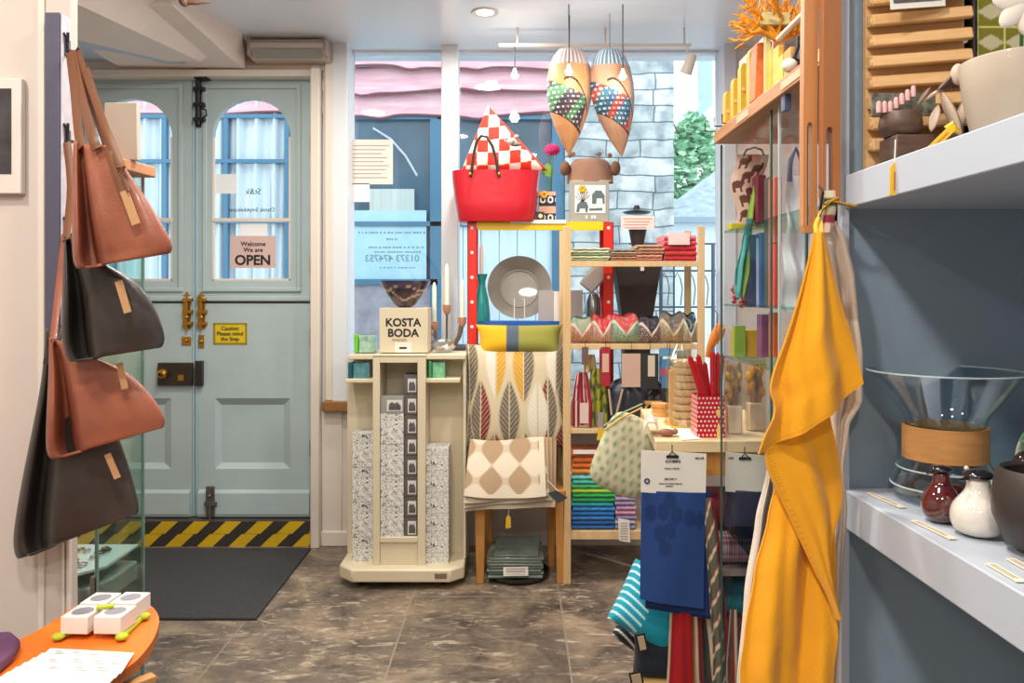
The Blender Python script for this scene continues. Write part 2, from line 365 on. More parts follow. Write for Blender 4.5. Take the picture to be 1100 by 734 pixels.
# ------------------------------------------------------------- door
DD = 4.30
def arch(px0, px1, pys, pyt, n=14, rev=False):
    c = (px0+px1)/2; r = (px1-px0)/2
    pts = [(c-r*math.cos(PI*i/n), pys-(pys-pyt)*math.sin(PI*i/n)) for i in range(n+1)]
    return pts[::-1] if rev else pts
def door_leaf(L0, R0, o0, o1, idx, panel, rootname):
    """leaf from px L0..R0 with glass opening o0..o1"""
    top, bot = 84, 555
    org = P((L0+R0)/2, bot, DD); root = bpy.data.objects.new(rootname, None); COL.objects.link(root); root.location = org; ORG[root.name] = org
    root['kind'] = 'structure'
    gt, gb, spr = 106, 302, 147
    # upper half
    g = G(); d = .045
    g.pbox(L0, o0, top, 324.3, DD, d); g.pbox(o1, R0, top, 324.3, DD, d)
    g.pbox(o0, o1, gb, 324.3, DD, d)
    arcp = arch(o0, o1, spr, gt)
    g.poly([(o0, top)]+[(o1, top)]+arcp[::-1], DD, d)
    g.build('upper_leaf', DOORB, root, smooth=25)
    g = G()
    G().pbox(L0+1, R0-1, 322, 328, DD+.03, .012).build('rebate', mat('dark_rebate', '#4c5552', .7), root)
    # raised inner surround mitred frame
    for (a, b, c, e) in [(o0-11, o0-6, 94, 313), (o1+6, o1+11, 94, 313)]: g.pbox(a, b, c, e, DD-.012, .013)
    g.pbox(o0-11, o1+11, 90, 95, DD-.012, .013); g.pbox(o0-11, o1+11, 309, 313.5, DD-.014, .015); g.pbox(L0+2, R0-1, 318.5, 323.5, DD-.016, .017)
    g.build('moulding', DOORB, root, bevel=.004)
    g = G(); g.pbox(o0-.5, o1+.5, 234.3, 238.2, DD-.004, .03); g.pbox(o0, o0+2, 147, 302, DD+.001, .02); g.pbox(o1-2, o1, 147, 302, DD+.001, .02); g.pbox(o0, o1, 299.5, 302, DD+.001, .02)
    g.build('glazing_bar', TRIMW, root, bevel=.002)
    g = G(); g.poly([(o0, gb), (o1, gb)]+arcp[::-1], DD+.02, .004); g.build('glass_pane', PGLASS, root, smooth=0)
    # lower half with recessed fielded panel
    g = G(); q0, q1 = panel; pt, pb = 428, 504; i = 7
    g.pbox(L0, q0, 326, bot, DD, d); g.pbox(q1, R0, 326, bot, DD, d); g.pbox(q0, q1, 326, pt, DD, d); g.pbox(q0, q1, pb, bot, DD, d)
    g.build('lower_leaf', DOORB, root, smooth=0)
    a = [P(q0, pt, DD), P(q1, pt, DD), P(q1, pb, DD), P(q0, pb, DD)]
    b = [P(q0+i, pt+i, DD+.026), P(q1-i, pt+i, DD+.026), P(q1-i, pb-i, DD+.026), P(q0+i, pb-i, DD+.026)]
    g = G().add(a+b, [(0, 1, 5, 4), (1, 2, 6, 5), (2, 3, 7, 6), (3, 0, 4, 7), (4, 5, 6, 7)])
    g.build('panel', DOORB, root, smooth=0)
    # weather board
    z0, z1 = Z(bot, DD), Z(526, DD)
    x0, x1 = X(L0+1, DD), X(R0-1, DD)
    g = G().prism([(x0, DD-.001, z1), (x0, DD-.022, z1-.016), (x0, DD-.026, z0+.02), (x0, DD-.02, z0+.003), (x0, DD-.001, z0+.003)], (x1-x0, 0, 0))
    g.build('weather_board', DOORB, root, smooth=0)
    return root
dl = door_leaf(84, 206, 101, 185, 0, (96, 184), 'door_1')
dr = door_leaf(213, 334, 228, 312, 1, (231, 312), 'door_2')
struct(G().pbox(206.3, 209.3, 84, 555, DD+.005, .03), 'meeting_strip', DOORB, dl, bevel=.003)
struct(G().pbox(209.8, 212.6, 84, 555, DD-.002, .03), 'meeting_strip', mat('sky_blue_edge', '#9cc4dc', .4), dr, bevel=.003)
# door ironmongery
def bolt_vertical(px, py0, py1, name, m, parent):
    g = G(); g.pbox(px-4, px+4, py0, py1, DD-.008, .007); g.cyl(P(px, py0-3, DD-.02), P(px, py1+2, DD-.02), .007)
    for q in (.15, .5, .85): g.pbox(px-5, px+5, lerp(py0, py1, q)-1.8, lerp(py0, py1, q)+1.8, DD-.03, .028)
    g.ball(P(px, (py0+py1)/2+6, DD-.038), .011)
    return g.build(name, m, parent, bevel=.0015)
bolt_vertical(200.5, 317, 353, 'brass_bolt', BRASS, dl); bolt_vertical(216, 317, 353, 'brass_bolt', BRASS, dr)
g = G().pbox(195, 205, 362, 371, DD-.006, .005); g.ball(P(200, 366, DD-.012), .01); g.build('escutcheon', BRASS, dl, bevel=.001)
g = G().pbox(213, 219, 360, 374, DD-.006, .005); g.ball(P(216, 367, DD-.012), .012); g.build('latch_keep', BRASS, dr, bevel=.001)
g = G().pbox(169, 206, 390, 414.5, DD-.028, .027); lk = g.build('rim_lock', mat('black_japanned_iron', '#2a211a', .35, var=.2), dl, bevel=.003)
G().lathe([(0, -.02), (.022, -.018), (.028, -.004), (.024, .008), (.012, .014), (.008, .03)], P(174, 402, DD-.05), n=20, R=rot('X', 90)).build('knob', BRASS, lk)
g = G().pbox(191, 197, 403, 409, DD-.031, .003); g.build('key_plate', BRASS, lk)
g = G().pbox(209, 217, 388, 415, DD-.03, .029); g.build('lock_keep', mat('black_japanned_iron'), dr, bevel=.002)
g = G(); g.lathe([(0, -.006), (.016, -.005), (.017, 0)], P(199, 452, DD), n=18, R=rot('X', 90)); g.build('keyhole_cover', BRASS, dl)
g = G().pbox(221, 230, 523, 555, DD-.036, .012); g.cyl(P(225.5, 526, DD-.045), P(225.5, 566, DD-.045), .006); g.pbox(219, 232, 540, 544, DD-.05, .02); g.ball(P(225, 533, DD-.055), .009)
g.build('floor_bolt', mat('steel_worn', '#77746e', .4, metal=.7), dr, bevel=.001)
# black top bolt assembly
g = G(); g.pbox(208, 222, 74, 84, DD-.07, .06); g.pbox(210, 215, 84, 136, DD-.02, .018); g.cyl(P(213, 80, DD-.03), P(213, 134, DD-.03), .008)
for yy in (95, 112, 128): g.pbox(207, 219, yy-2, yy+2, DD-.04, .03)
g.tube([P(215, 116, DD-.05), P(221, 118, DD-.06), P(222, 124, DD-.06), P(217, 127, DD-.05)], .005)
g.build('top_bolt', BLACK, dr, bevel=.001)
g = G(); g.ball(P(232, 92, DD-.005), .012, (1.6, .4, .7)); g.build('brass_plate', BRASS, dr)
for yy in (155, 285, 362, 482):
    g = G(); g.pbox(332.6, 335.6, yy-9, yy+9, DD-.012, .012); g.cyl(P(334, yy-9, DD-.014), P(334, yy+9, DD-.014), .005)
    g.build('hinge', BRASS if yy != 482 else BLACK, dr)
# signs on the door
def sign(px0, px1, py0, py1, D, m, label, cat, name, th=.002, **k):
    o = G().pbox(px0, px1, py0, py1, D, th).build(name, m, None, smooth=0); return tag(o, label, cat, k.get('group'))
DS = DD-.006
s = sign(247.5, 296, 253.5, 288, DS, mat('pink_notice_card', '#cfb3ae', .6), 'pinkish card sign reading OPEN stuck inside the right door glass', 'sign', 'open_sign')
text('Welcome\nWe are', .034, P(272, 265.5, DS-.001), INK, s, bold=.0006)
text('OPEN', .075, P(271.5, 280, DS-.001), INK, s, bold=.0022)
s = sign(229, 265.5, 347, 370.5, DS+.004, mat('sign_yellow', '#dcbf1e', .5), 'small yellow caution sign with chequered black border on the right door', 'sign', 'caution_sign')
g = G(); D = DS+.0035
for i in range(26):
    for j in range(2):
        if (i+j) % 2 == 0:
            for yb in (347, 368.2): g.pbox(229+i*1.4, 229+i*1.4+1.4, yb+j*1.1, yb+j*1.1+1.1, D, .0008)
for i in range(20):
    for j in range(2):
        if (i+j) % 2 == 0:
            for xb in (229.1, 263.2): g.pbox(xb+j*1.1, xb+j*1.1+1.1, 347.5+i*1.15, 348.7+i*1.15, D, .0008)
g.build('chequered_border', INK, s, smooth=0)
text('Caution\nPlease mind\nthe Step', .03, P(247, 358.8, D), INK, s, bold=.0006)
PAPER = mat('translucent_paper', '#e9eef2', .7)
s = sign(230, 254.5, 187, 208, DD+.012, PAPER, 'white paper notice high on the right door glass', 'notice', 'paper_notice')
s = sign(257.5, 287, 240, 254, DD+.012, PAPER, 'white paper tucked above the pink OPEN card', 'notice', 'paper_notice')
DARKT = mat('dark_window_lettering', '#274a58', .6)
t = thing('window_lettering', 'small dark reversed lettering on the right door glass above the glazing bar', 'lettering', P(272, 225, DD+.018))
text('Dansk Smykkekunst', .031, P(270, 225.5, DD+.018), DARKT, t, mirror=True, bold=.0003)
text('St&k', .045, P(272, 206, DD+.018), DARKT, t, mirror=True)
# ------------------------------------------------------------- air curtain heater over the door
D = W-.16
HM = mat('heater_beige_metal', '#c2b4aa', .45)
t = thing('over_door_heater', 'beige slotted air heater box fixed over the right door', 'heater', P(307, 60, D))
x0, x1 = X(266, D), X(350, D)
g = G().prism([(x0, W-.005, Z(40, D)), (x0, D+.03, Z(40, D)), (x0, D, Z(46, D)), (x0, D, Z(51, D)), (x0, D+.06, Z(60, D)), (x0, W-.005, Z(60, D))], (x1-x0, 0, 0)); g.build('casing', HM, t, smooth=0, bevel=.003)
g = G(); g.prism([(x0+.03, D+.0, Z(52.0, D)), (x0+.03, D+.052, Z(59.2, D)), (x0+.03, D+.047, Z(60, D)), (x0+.03, D-.005, Z(52.6, D))], (x1-x0-.06, 0, 0)); g.build('grille', mat('grille_grey', '#a7a29b', .3, metal=.5), t, smooth=0)
for xx in (x0-.004, x1-.014): G().box(xx, xx+.018, D-.003, W-.005, Z(59, D), Z(40.5, D)).build('end_cap', mat('heater_cap', '#9c8e83', .5), t, bevel=.004)
struct(G().box(X(265, W), X(335, W), W-.01, W+.02, Z(76, W), Z(58, W)), 'trim_7', mat('brownish_board', '#b3a092', .6))
# thing at ceiling: old hook
g = G(); g.tube([P(193, 0, 3.3), P(200, 2, 3.3), P(212, 3, 3.3), P(228, 2.5, 3.3)], [.01, .014, .008, .002]); g.ball(P(198, 2, 3.3), .02)
tag(g.build('ceiling_hook', mat('rusty_iron', '#6d4f3f', .6)), 'rusty iron hook on the plaster beam at the top left', 'hook')
# recessed downlight
c = Vector((X(521, 3.76), 3.76, CEIL))
t = thing('ceiling_downlight', 'round recessed white ceiling light glowing above the window display', 'light', c)
G().lathe([(.042, -.003), (.062, -.006), (.066, -.001), (.066, 0)], c, n=32).build('trim_ring', TRIMW, t)
G().lathe([(0, -.002), (.042, -.002)], c, n=32).build('lamp', mat('lamp_glow', '#fff0d8', .5, emit=9), t)
# entrance mat
g = G(); m0 = [FL(334, 591), FL(275, 667), FL(90, 667), FL(110, 591)]
g.prism([p for p in m0], (0, 0, .012))
tag(g.build('door_mat', mat('charcoal_mat', '#3c3d40', .95, var=.25, vscale=120, bump=.6, bscale=300), bevel=.003), 'large charcoal entrance mat on the stone floor before the doors', 'mat')
# ------------------------------------------------------------- outside: the lane and the house opposite
OD = 7.0
struct(G().box(-8, 8, W+.3, 16, -.12, -.01), 'floor_outside', mat('pale_paving', '#b9c2c8', .8, var=.1), smooth=0).name = 'ground'
t = thing('house_opposite', 'shop across the lane with red painted boards above blue window frames', 'building', (-1.5, OD, 0))
REDP = mat('faded_red_painted_boards', '#d6bcc2', .6, col2='#c8929e', vscale=3, stretch=(.7, 1, 5), bump=.3, bscale=18)
g = G(); zlow = Z(124, OD); hb = .205
for k in range(6):
    zb0 = zlow+k*hb; n = 90; xa, xb = X(-40, OD), X(592, OD)
    f = lambda x, k=k: .014*math.sin(x*2.1+k*1.9)+.012*math.sin(x*5.3+k*4)-.028*math.exp(-((x+1.15+.25*math.sin(k*2.4))/.09)**2)*(k < 4)-.02*math.exp(-((x+.3)/.08)**2)
    vs = []; 
    for i in range(n+1):
        x = lerp(xa, xb, i/n); zz = zb0+f(x)
        vs += [(x, OD+.03, zz+hb+.05), (x, OD-.055, zz), (x, OD+.01, zz), ]
    fs = []
    for i in range(n): a = i*3; fs += [(a, a+3, a+4, a+1), (a+1, a+4, a+5, a+2)]
    g.add(vs, fs)
g.build('cladding', REDP, t, smooth=20)
for k in range(6):  # dark strips under each board, standing in for the lap shadow
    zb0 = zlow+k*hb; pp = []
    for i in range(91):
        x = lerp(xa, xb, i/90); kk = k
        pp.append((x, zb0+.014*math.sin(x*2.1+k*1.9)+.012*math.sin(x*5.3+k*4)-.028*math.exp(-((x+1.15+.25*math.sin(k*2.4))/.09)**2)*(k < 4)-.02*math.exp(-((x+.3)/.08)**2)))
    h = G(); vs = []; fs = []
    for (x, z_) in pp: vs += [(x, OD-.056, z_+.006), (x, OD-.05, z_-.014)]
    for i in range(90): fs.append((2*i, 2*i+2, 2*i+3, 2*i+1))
    h.add(vs, fs).build('lap_shadow', mat('lap_shadow_dark_red', '#6b3a44', .8), t, smooth=0)
BW = mat('outside_blue_paint', '#3f7694', .45)
DKG = mat('dark_shop_glass', '#4a7288', .15, var=.35, vscale=1.2, col2='#39505e')
PLK = mat('pale_blue_planks', '#c6e0ea', .6, var=.06, vscale=2, stretch=(4, 1, .4))
# wall behind
G().box(-7, X(596, OD), OD+.05, OD+.3, 0, 5.2).build('wall', mat('blue_grey_render', '#a9c0cc', .8, var=.1, vscale=1.5), t, smooth=0)
# shop windows at upper zone (px 374..592) and behind the doors
g = G(); g.pbox(374, 592, 124, 240, OD+.03, .01); g.pbox(374, 466, 240, 300, OD+.03, .01); g.build('shop_window', DKG, t, smooth=0)
g = G()
for a, b, c, d in [(372, 594, 124, 128), (462, 470, 128, 430), (470, 476, 124, 430), (372, 600, 238, 243), (593, 606, 124, 440), (372, 470, 300, 306)]: g.pbox(a, b, c, d, OD-.03, .06)
g.build('window_frame', BW, t)
g = G()
for k in range(6):
    a = 478+k*19.5; g.pbox(a, a+18.9, 243, 560, OD, .03)
g.build('planked_door', PLK, t, bevel=.004)
# white curtained window behind the double doors
CUR = colmat('curtain_cloth', .8)
for (a, b) in [(90, 188), (222, 330)]:
    def cf(u, v, a=a, b=b):
        return (X(lerp(a, b, u), OD)+.0, OD+.06+.035*math.sin(u*34)+.02*math.sin(u*71+v*3)-.05, lerp(3.1, .2, v))
    G().sheet(cf, 110, 6, lambda u, v: mixc(lin('#c9dde4'), lin('#dfeaee'), .5+.5*math.sin(u*31+2*math.sin(v*3))), 0).build('curtain', CUR, t)
g = G()
for px in (176, 242, 308, 120): g.pbox(px-2.5, px+2.5, 125, 300, OD-.05, .05)
for py in (124.5, 173, 238): g.pbox(84, 340, py-2, py+2, OD-.055, .055)
g.build('window_frame', BW, t)
g = G(); g.pbox(374, 466, 306, 440, OD, .04); g.build('stall_riser', mat('brownish_outside_panel', '#9a9aa5', .7, var=.2), t, smooth=0)
# papers and pale display in the opposite window
g = G(); g.pbox(397, 445, 203, 226, OD-.01, .02)
g.build('slatted_blind', mat('pale_blind', '#b9c8c4', .7, var=.15, vscale=3, stretch=(30, 1, .2)), t, smooth=0)
g = G(); g.pbox(376, 458, 226, 300, OD-.015, .02); g.build('frosted_panel', mat('pale_aqua_panel', '#a6d4e2', .5, var=.05), t, smooth=0)
g = G(); g.tube([P(401, 138, OD-.02), P(420, 150, OD-.02), P(436, 168, OD-.02), P(448, 189, OD-.02)], .03, flat=.01); g.build('string_of_lights', mat('pale_garland', '#cdd8ea', .5), t)
# bricks / stone gable
def stone_mat():
    m = mat('lias_stone_wall', '#c9dbe2', .85); nt = m.node_tree; N = nt.nodes; L = nt.links; b = N['Principled BSDF']
    tc = N.new('ShaderNodeTexCoord'); mp = N.new('ShaderNodeMapping'); L.new(tc.outputs['Object'], mp.inputs[0]); mp.inputs['Rotation'].default_value = (PI/2, 0, 0)
    nw = N.new('ShaderNodeTexNoise'); nw.inputs['Scale'].default_value = 2.2; L.new(mp.outputs[0], nw.inputs['Vector'])
    ad = N.new('ShaderNodeMixRGB'); ad.blend_type = 'LINEAR_LIGHT'; ad.inputs[0].default_value = .045; L.new(mp.outputs[0], ad.inputs[1]); L.new(nw.outputs[1], ad.inputs[2])
    br = N.new('ShaderNodeTexBrick'); br.inputs['Scale'].default_value = 1; br.inputs['Brick Width'].default_value = .5; br.inputs['Row Height'].default_value = .15; br.offset = .37; br.squash = .6; br.squash_frequency = 3
    br.inputs['Mortar Size'].default_value = .007; br.inputs['Mortar Smooth'].default_value = .25
    br.inputs['Color1'].default_value = (*lin('#d6dcda'), 1); br.inputs['Color2'].default_value = (*lin('#aebcbc'), 1); br.inputs['Mortar'].default_value = (*lin('#63797f'), 1)
    L.new(ad.outputs[0], br.inputs['Vector'])
    n2 = N.new('ShaderNodeTexNoise'); n2.inputs['Scale'].default_value = 7; n2.inputs['Detail'].default_value = 8; L.new(tc.outputs['Object'], n2.inputs['Vector'])
    r2 = N.new('ShaderNodeValToRGB'); r2.color_ramp.elements[0].position = .35; r2.color_ramp.elements[0].color = (.5, .56, .6, 1); r2.color_ramp.elements[1].position = .6; L.new(n2.outputs[0], r2.inputs[0])
    mu = N.new('ShaderNodeMixRGB'); mu.blend_type = 'MULTIPLY'; mu.inputs[0].default_value = 1; L.new(br.outputs[0], mu.inputs[1]); L.new(r2.outputs[0], mu.inputs[2]); L.new(mu.outputs[0], b.inputs['Base Color'])
    bp = N.new('ShaderNodeBump'); bp.inputs['Strength'].default_value = .6; bp.inputs['Distance'].default_value = .03; L.new(n2.outputs[0], bp.inputs['Height']); L.new(bp.outputs[0], b.inputs['Normal'])
    return m
g = G()
g.prism([(X(606.5, OD), OD-.05, 0), (X(724, OD-.05), OD-.05, 0), (X(724, OD-.05), OD-.05, 5.4), (X(606.5, OD), OD-.05, 5.4)], (0, 3.2, 0))
tag(g.build('stone_gable', stone_mat(), smooth=0), 'coursed grey stone gable wall across the lane right of the red boards', 'wall')
# low roof, white wall and road side beyond
D = 9.5
t = thing('outbuilding', 'low whitewashed outbuilding under a slate roof beyond the railing', 'building', P(760, 420, D))
G().pbox(722, 860, 237, 450, D, 2).build('wall', mat('whitewash', '#d9e8ec', .8), t, smooth=0)
G().prism([P(722, 237, D-.1), P(870, 237, D-.1), P(870, 175, D+1.4), P(780, 178, D+1.4), P(722, 222, D+.5)], (0, 0, .04)).build('roof', mat('pale_slates', '#9fb4c0', .7, var=.25, vscale=9), t, smooth=0)
G().pbox(720, 870, 233, 239, D-.16, .1).build('gutter', mat('grey_gutter', '#8ba4b2', .5), t)
# iron railing
D = 5.6
t = thing('iron_railing', 'blue-black iron railing with looped heads outside the window', 'railing', P(740, 560, D))
g = G()
for py in (262, 291, 330): g.cyl(P(676, py, D), P(784, py, D), .007)
g.build('rail', mat('railing_blue_black', '#2d4a5c', .5), t)
g = G()
for k in range(8):
    px = 682+k*14; g.cyl(P(px, 262, D), P(px, 520, D), .007 if k % 2 else .013)
    g.tube([P(px, 300, D), P(px+3.5, 293, D), P(px+7, 300, D), P(px+9, 310, D), P(px+7, 328, D)], .004)
g.build('bars', mat('railing_blue_black'), t)
# tree: leaves on branches
random.seed(11)
LEAF = mat('pale_green_leaves', '#86c79c', .6, col2='#b9dfc2', vscale=3)  # two pale greens mixed by noise
t = thing('lane_tree', 'bushy green tree seen through the right end of the window', 'tree', P(742, 430, 12.9))
g = G(); D = 12.9
g.tube([P(742, 430, D), P(741, 330, D), P(744, 240, D), P(742, 160, D)], [.12, .1, .07, .03])
for k in range(9):
    a = random.uniform(-1, 1); y0 = random.uniform(150, 270); g.tube([P(743, y0+25, D), P(743+a*16, y0, D+random.uniform(-.3, .3)), P(743+a*32, y0-25, D+random.uniform(-.5, .5))], [.04, .025, .01])
g.build('trunk', mat('bark', '#6b6a5e', .9), t)
g = G()
for i in range(6500):
    while True:
        a = random.uniform(-1, 1); b = random.uniform(-1, 1); c = random.uniform(-1, 1)
        if a*a+b*b+c*c < 1: break
    y = 212+b*95; wd = 22+26*min(1, max(.0, (y-112)/80)); p = P(746+a*wd, y, D+c*.7)
    if noise.noise(p*2.3) < -.2: continue
    s = random.uniform(.05, .1); R = Matrix.Rotation(random.uniform(0, 6), 3, 'Z')@Matrix.Rotation(random.uniform(-1.2, 1.2), 3, 'X')
    g.add([p+R@Vector(q) for q in [(-s, 0, 0), (0, -s*.6, 0), (s, 0, 0), (0, s*.6, 0)]], [(0, 1, 2, 3)])
tag(g.build('foliage', LEAF, t, smooth=0))
# hanging banner sign in the lane
D = 7.3
t = thing('lane_banner', 'long pale blue banner hanging over the lane at the top right of the window', 'banner', P(757, 125, D))
G().poly([(749, 20), (764, 20), (766, 112), (751, 126)], D, .02).build('cloth', mat('banner_blue', '#a9c6ea', .6, var=.08), t, smooth=0)
G().cyl(P(716, 22, D), P(790, 22, D), .02).build('pole', mat('grey_gutter'), t)
# notices on the inside of the window glass
WG = W+.116
s = sign(376, 422, 150, 198, WG, mat('notice_cream', '#e3d9cf', .7), 'large typed cream notice stuck on the left window pane', 'notice', 'paper_notice')
g = G()
for i in range(9): g.pbox(379, 418-(i*7 % 5)*2, 156+i*4.3, 157+i*4.3, WG-.001, .001)
g.build('typed_lines', mat('faint_type', '#a59c98', .7), s, smooth=0)
sign(376, 397, 197, 217, WG, mat('notice_pale', '#e6e4e4', .7), 'small white notice stuck below the large typed notice', 'notice', 'paper_notice')
t = thing('window_lettering', 'reversed telephone number lettering on the left window pane', 'lettering', P(420, 285, WG))
text('01373 474753', .052, P(421, 278, WG), mat('grey_blue_lettering', '#6c98aa', .6), t, mirror=True, bold=.0012)
g = G(); random.seed(3)
for py, xa, xb, h in [(249, 385, 457, 2.2), (256, 415, 427, 2.2), (265, 396, 455, 1.8), (270, 402, 452, 1.8), (287, 408, 446, 1.4)]:
    x = xa
    while x < xb:
        w_ = random.uniform(1.2, 3.2); g.pbox(x, min(xb, x+w_), py, py+h, WG, .001); x += w_+random.choice((.7, .7, 2))
g.build('small_lettering', mat('grey_blue_lettering'), t, smooth=0)
# lighting track in the window and its lamps
D = 3.98
GLOW = mat('spot_glow', '#ffe9c8', .4, emit=14)
t = thing('lighting_track', 'thin white lighting track across the top of the window', 'track light', P(640, 48, D))
G().cyl(P(536, 48.5, D), P(742, 48.5, D), .009).build('rail', TRIMW, t)
g = G(); 
for px in (556, 650, 735): g.cyl(P(px, 48.5, D), (X(px, D), D, CEIL), .006)
g.build('drop_rod', TRIMW, t)
for (px, py, dsc) in [(553, 80, 'left'), (611, 76, 'middle'), (669, 81, 'right')]:
    c = P(px, py, 3.98)
    L_ = {'left': 'small glowing halogen bulb hanging left of the fish balloons', 'middle': 'small glowing halogen bulb in front of the left fish balloon', 'right': 'small glowing halogen bulb in front of the right fish balloon'}[dsc]
    if dsc != 'left': c = P(px, py, 3.66)
    dd = c.y
    t = thing('halogen_bulb', L_, 'light', c, 'halogen bulbs on the window track')
    g = G(); g.cyl(c+Vector((0, 0, .02)), (c.x, dd, Z(49, D) if dsc == 'left' else CEIL), .0025); g.build('flex', BLACK, t)
    g = G(); g.lathe([(0, .03), (.008, .03), (.01, .018), (.02, -.006)], c, n=16); g.build('holder', TRIMW, t)
    g = G(); g.ball(c+Vector((0, 0, -.008)), .014); g.build('bulb', GLOW, t)
    lamp('POINT', c+Vector((0, -.05, -.03)), 1.2, size=.03, name='halogen_light')
c = P(738, 62, D)
t = thing('track_spotlight', 'white cylindrical spotlight angled down from the right end of the track', 'light', c)
R = rot('Y', 20)@rot('X', 15)
G().lathe([(0, .05), (.02, .048), (.024, .03), (.03, -.03), (.032, -.05), (.027, -.05), (.02, -.02), (0, -.01)], c+Vector((.012, 0, -.03)), n=20, R=R).build('head', TRIMW, t)
g = G().tube([(c.x, D, Z(48, D)), c+Vector((0, 0, .02))], .005); g.build('stem', TRIMW, t)
# ------------------------------------------------------------- cream glassware stand
def scribble():
    m = mat('scribble_print_card', '#e8e6e2', .6); nt = m.node_tree; N = nt.nodes; L = nt.links; b = N['Principled BSDF']
    tc = N.new('ShaderNodeTexCoord'); n = N.new('ShaderNodeTexNoise'); n.inputs['Scale'].default_value = 42; n.inputs['Detail'].default_value = 1.5; n.inputs['Distortion'].default_value = 1.6
    L.new(tc.outputs['Object'], n.inputs['Vector']); r = N.new('ShaderNodeValToRGB'); L.new(n.outputs[0], r.inputs[0]); e = r.color_ramp.elements
    e[0].position = 0; e[0].color = (*lin('#e4e2dd'), 1); e[1].position = 1; e[1].color = (*lin('#e4e2dd'), 1)
    for p, c in [(.435, '#e4e2dd'), (.455, '#4c4a4a'), (.485, '#4c4a4a'), (.505, '#e4e2dd'), (.56, '#e4e2dd'), (.575, '#77757a'), (.59, '#e4e2dd')]:
        k = e.new(p); k.color = (*lin(c), 1)
    L.new(r.outputs[0], b.inputs['Base Color']); return m
SCR = scribble()
SD = 3.66
org = (X(430, SD), SD+.22, 0)
t = thing('display_stand', 'cream slatted display stand with boxes of glassware beside the chair', 'display stand', org)
# base
x0, x1, y0, y1 = X(361, 3.6), X(498, 3.6), 3.6, 4.12
g = G().prism([(x0+.07, y0, .035), (x1-.06, y0, .035), (x1, y0+.06, .035), (x1, y1-.06, .035), (x1-.06, y1, .035), (x0+.07, y1, .035), (x0, y1-.07, .035), (x0, y0+.07, .035)], (0, 0, .06))
g.build('base', CREAM, t, bevel=.008)
for xx, yy in ((x0+.1, y0+.08), (x1-.1, y0+.08), (x0+.1, y1-.08), (x1-.1, y1-.08)):
    g = G(); g.cyl((xx-.012, yy, .02), (xx+.012, yy, .02), .02); g.box(xx-.006, xx+.006, yy-.006, yy+.006, .02, .036); g.build('castor', BLACK, t)
G().box(X(467, 3.6), X(480, 3.6), 3.5975, 3.6, .055, .078).build('base_badge', mat('bronze_badge', '#7d6a52', .5), t, smooth=0)
zb = .095; zt = Z(383, SD)
# core column with open front
g = G(); a, b_, c_, d_ = X(400.5, SD), X(408, SD), X(448.5, SD), X(457, SD)
g.box(a, b_, SD, SD+.4, zb, zt); g.box(c_, d_, SD, SD+.4, zb, zt); g.box(b_, c_, SD, SD+.4, zt-.03, zt); g.box(b_, c_, SD+.2, SD+.22, zb, zt-.03)
g.box(b_, c_, SD, SD+.2, Z(583, SD), Z(577.5, SD)); g.box(b_, c_, SD+.01, SD+.02, zb, Z(583, SD))
g.build('column', CREAM, t, bevel=.002)
WD = 3.84   # wing panels
zwt = Z(384, WD)
g = G().box(X(373, WD)-.0, a, WD, WD+.018, zb, zwt); g.box(d_, X(499, WD), WD, WD+.018, zb, zwt); g.build('wing_panel', CREAM, t, bevel=.002)
g = G().box(X(496, WD)+.012, X(499, WD)+.012, WD-.09, WD+.1, zb, zwt); g.build('side_rail', CREAM, t, bevel=.002)
g = G().box(X(371, SD+.02), a, SD+.02, WD, Z(411.5, SD+.02), Z(407.5, SD+.02)); g.build('shelf', CREAM, t, bevel=.003)
g = G().box(d_, X(494, SD+.02), SD+.02, WD, Z(411.5, SD+.02), Z(407, SD+.02)); g.build('shelf', CREAM, t, bevel=.003)
g = G().box(X(374, SD+.05), X(500, SD+.05), SD+.05, SD+.4, zwt, zwt+.022); g.box(X(400, SD), X(457, SD), SD-.003, SD+.4, zt, zt+.008); g.build('top_board', CREAM, t, bevel=.003)
# boxes
def pbx(px0, px1, py0, py1, D, d, m, label, name='gift_box', cat='box', group=None, bevel=.001):
    return tag(G().pbox(px0, px1, py0, py1, D, d).build(name, m, None, bevel=bevel), label, cat, group)
def tower(px0, px1, cuts, D, d, where, grp):
    n = len(cuts)-1
    words = ['topmost', 'second from the top', 'third from the top', 'fourth from the top', 'fifth from the top', 'lowest']
    for i in range(n):
        wd = words[i] if i < n-1 else 'lowest'
        pbx(px0, px1, cuts[i]+.15, cuts[i+1]-.15, D, d, SCR, f'scribble printed white box, {wd} in the {where}', group=grp)
tower(378.5, 401, [465, 502.5, 540, 577.5, 615], 3.71, .11, 'left tower of the cream stand', 'scribble printed boxes on the cream stand')
tower(408.6, 433.5, [444.3, 477.6, 511, 544.2, 577.3], SD+.012, .11, 'middle recess of the cream stand', 'scribble printed boxes on the cream stand')
tower(456.9, 482, [481, 506, 529, 552, 571, 594, 615.5], 3.69, .12, 'right tower of the cream stand', 'scribble printed boxes on the cream stand')
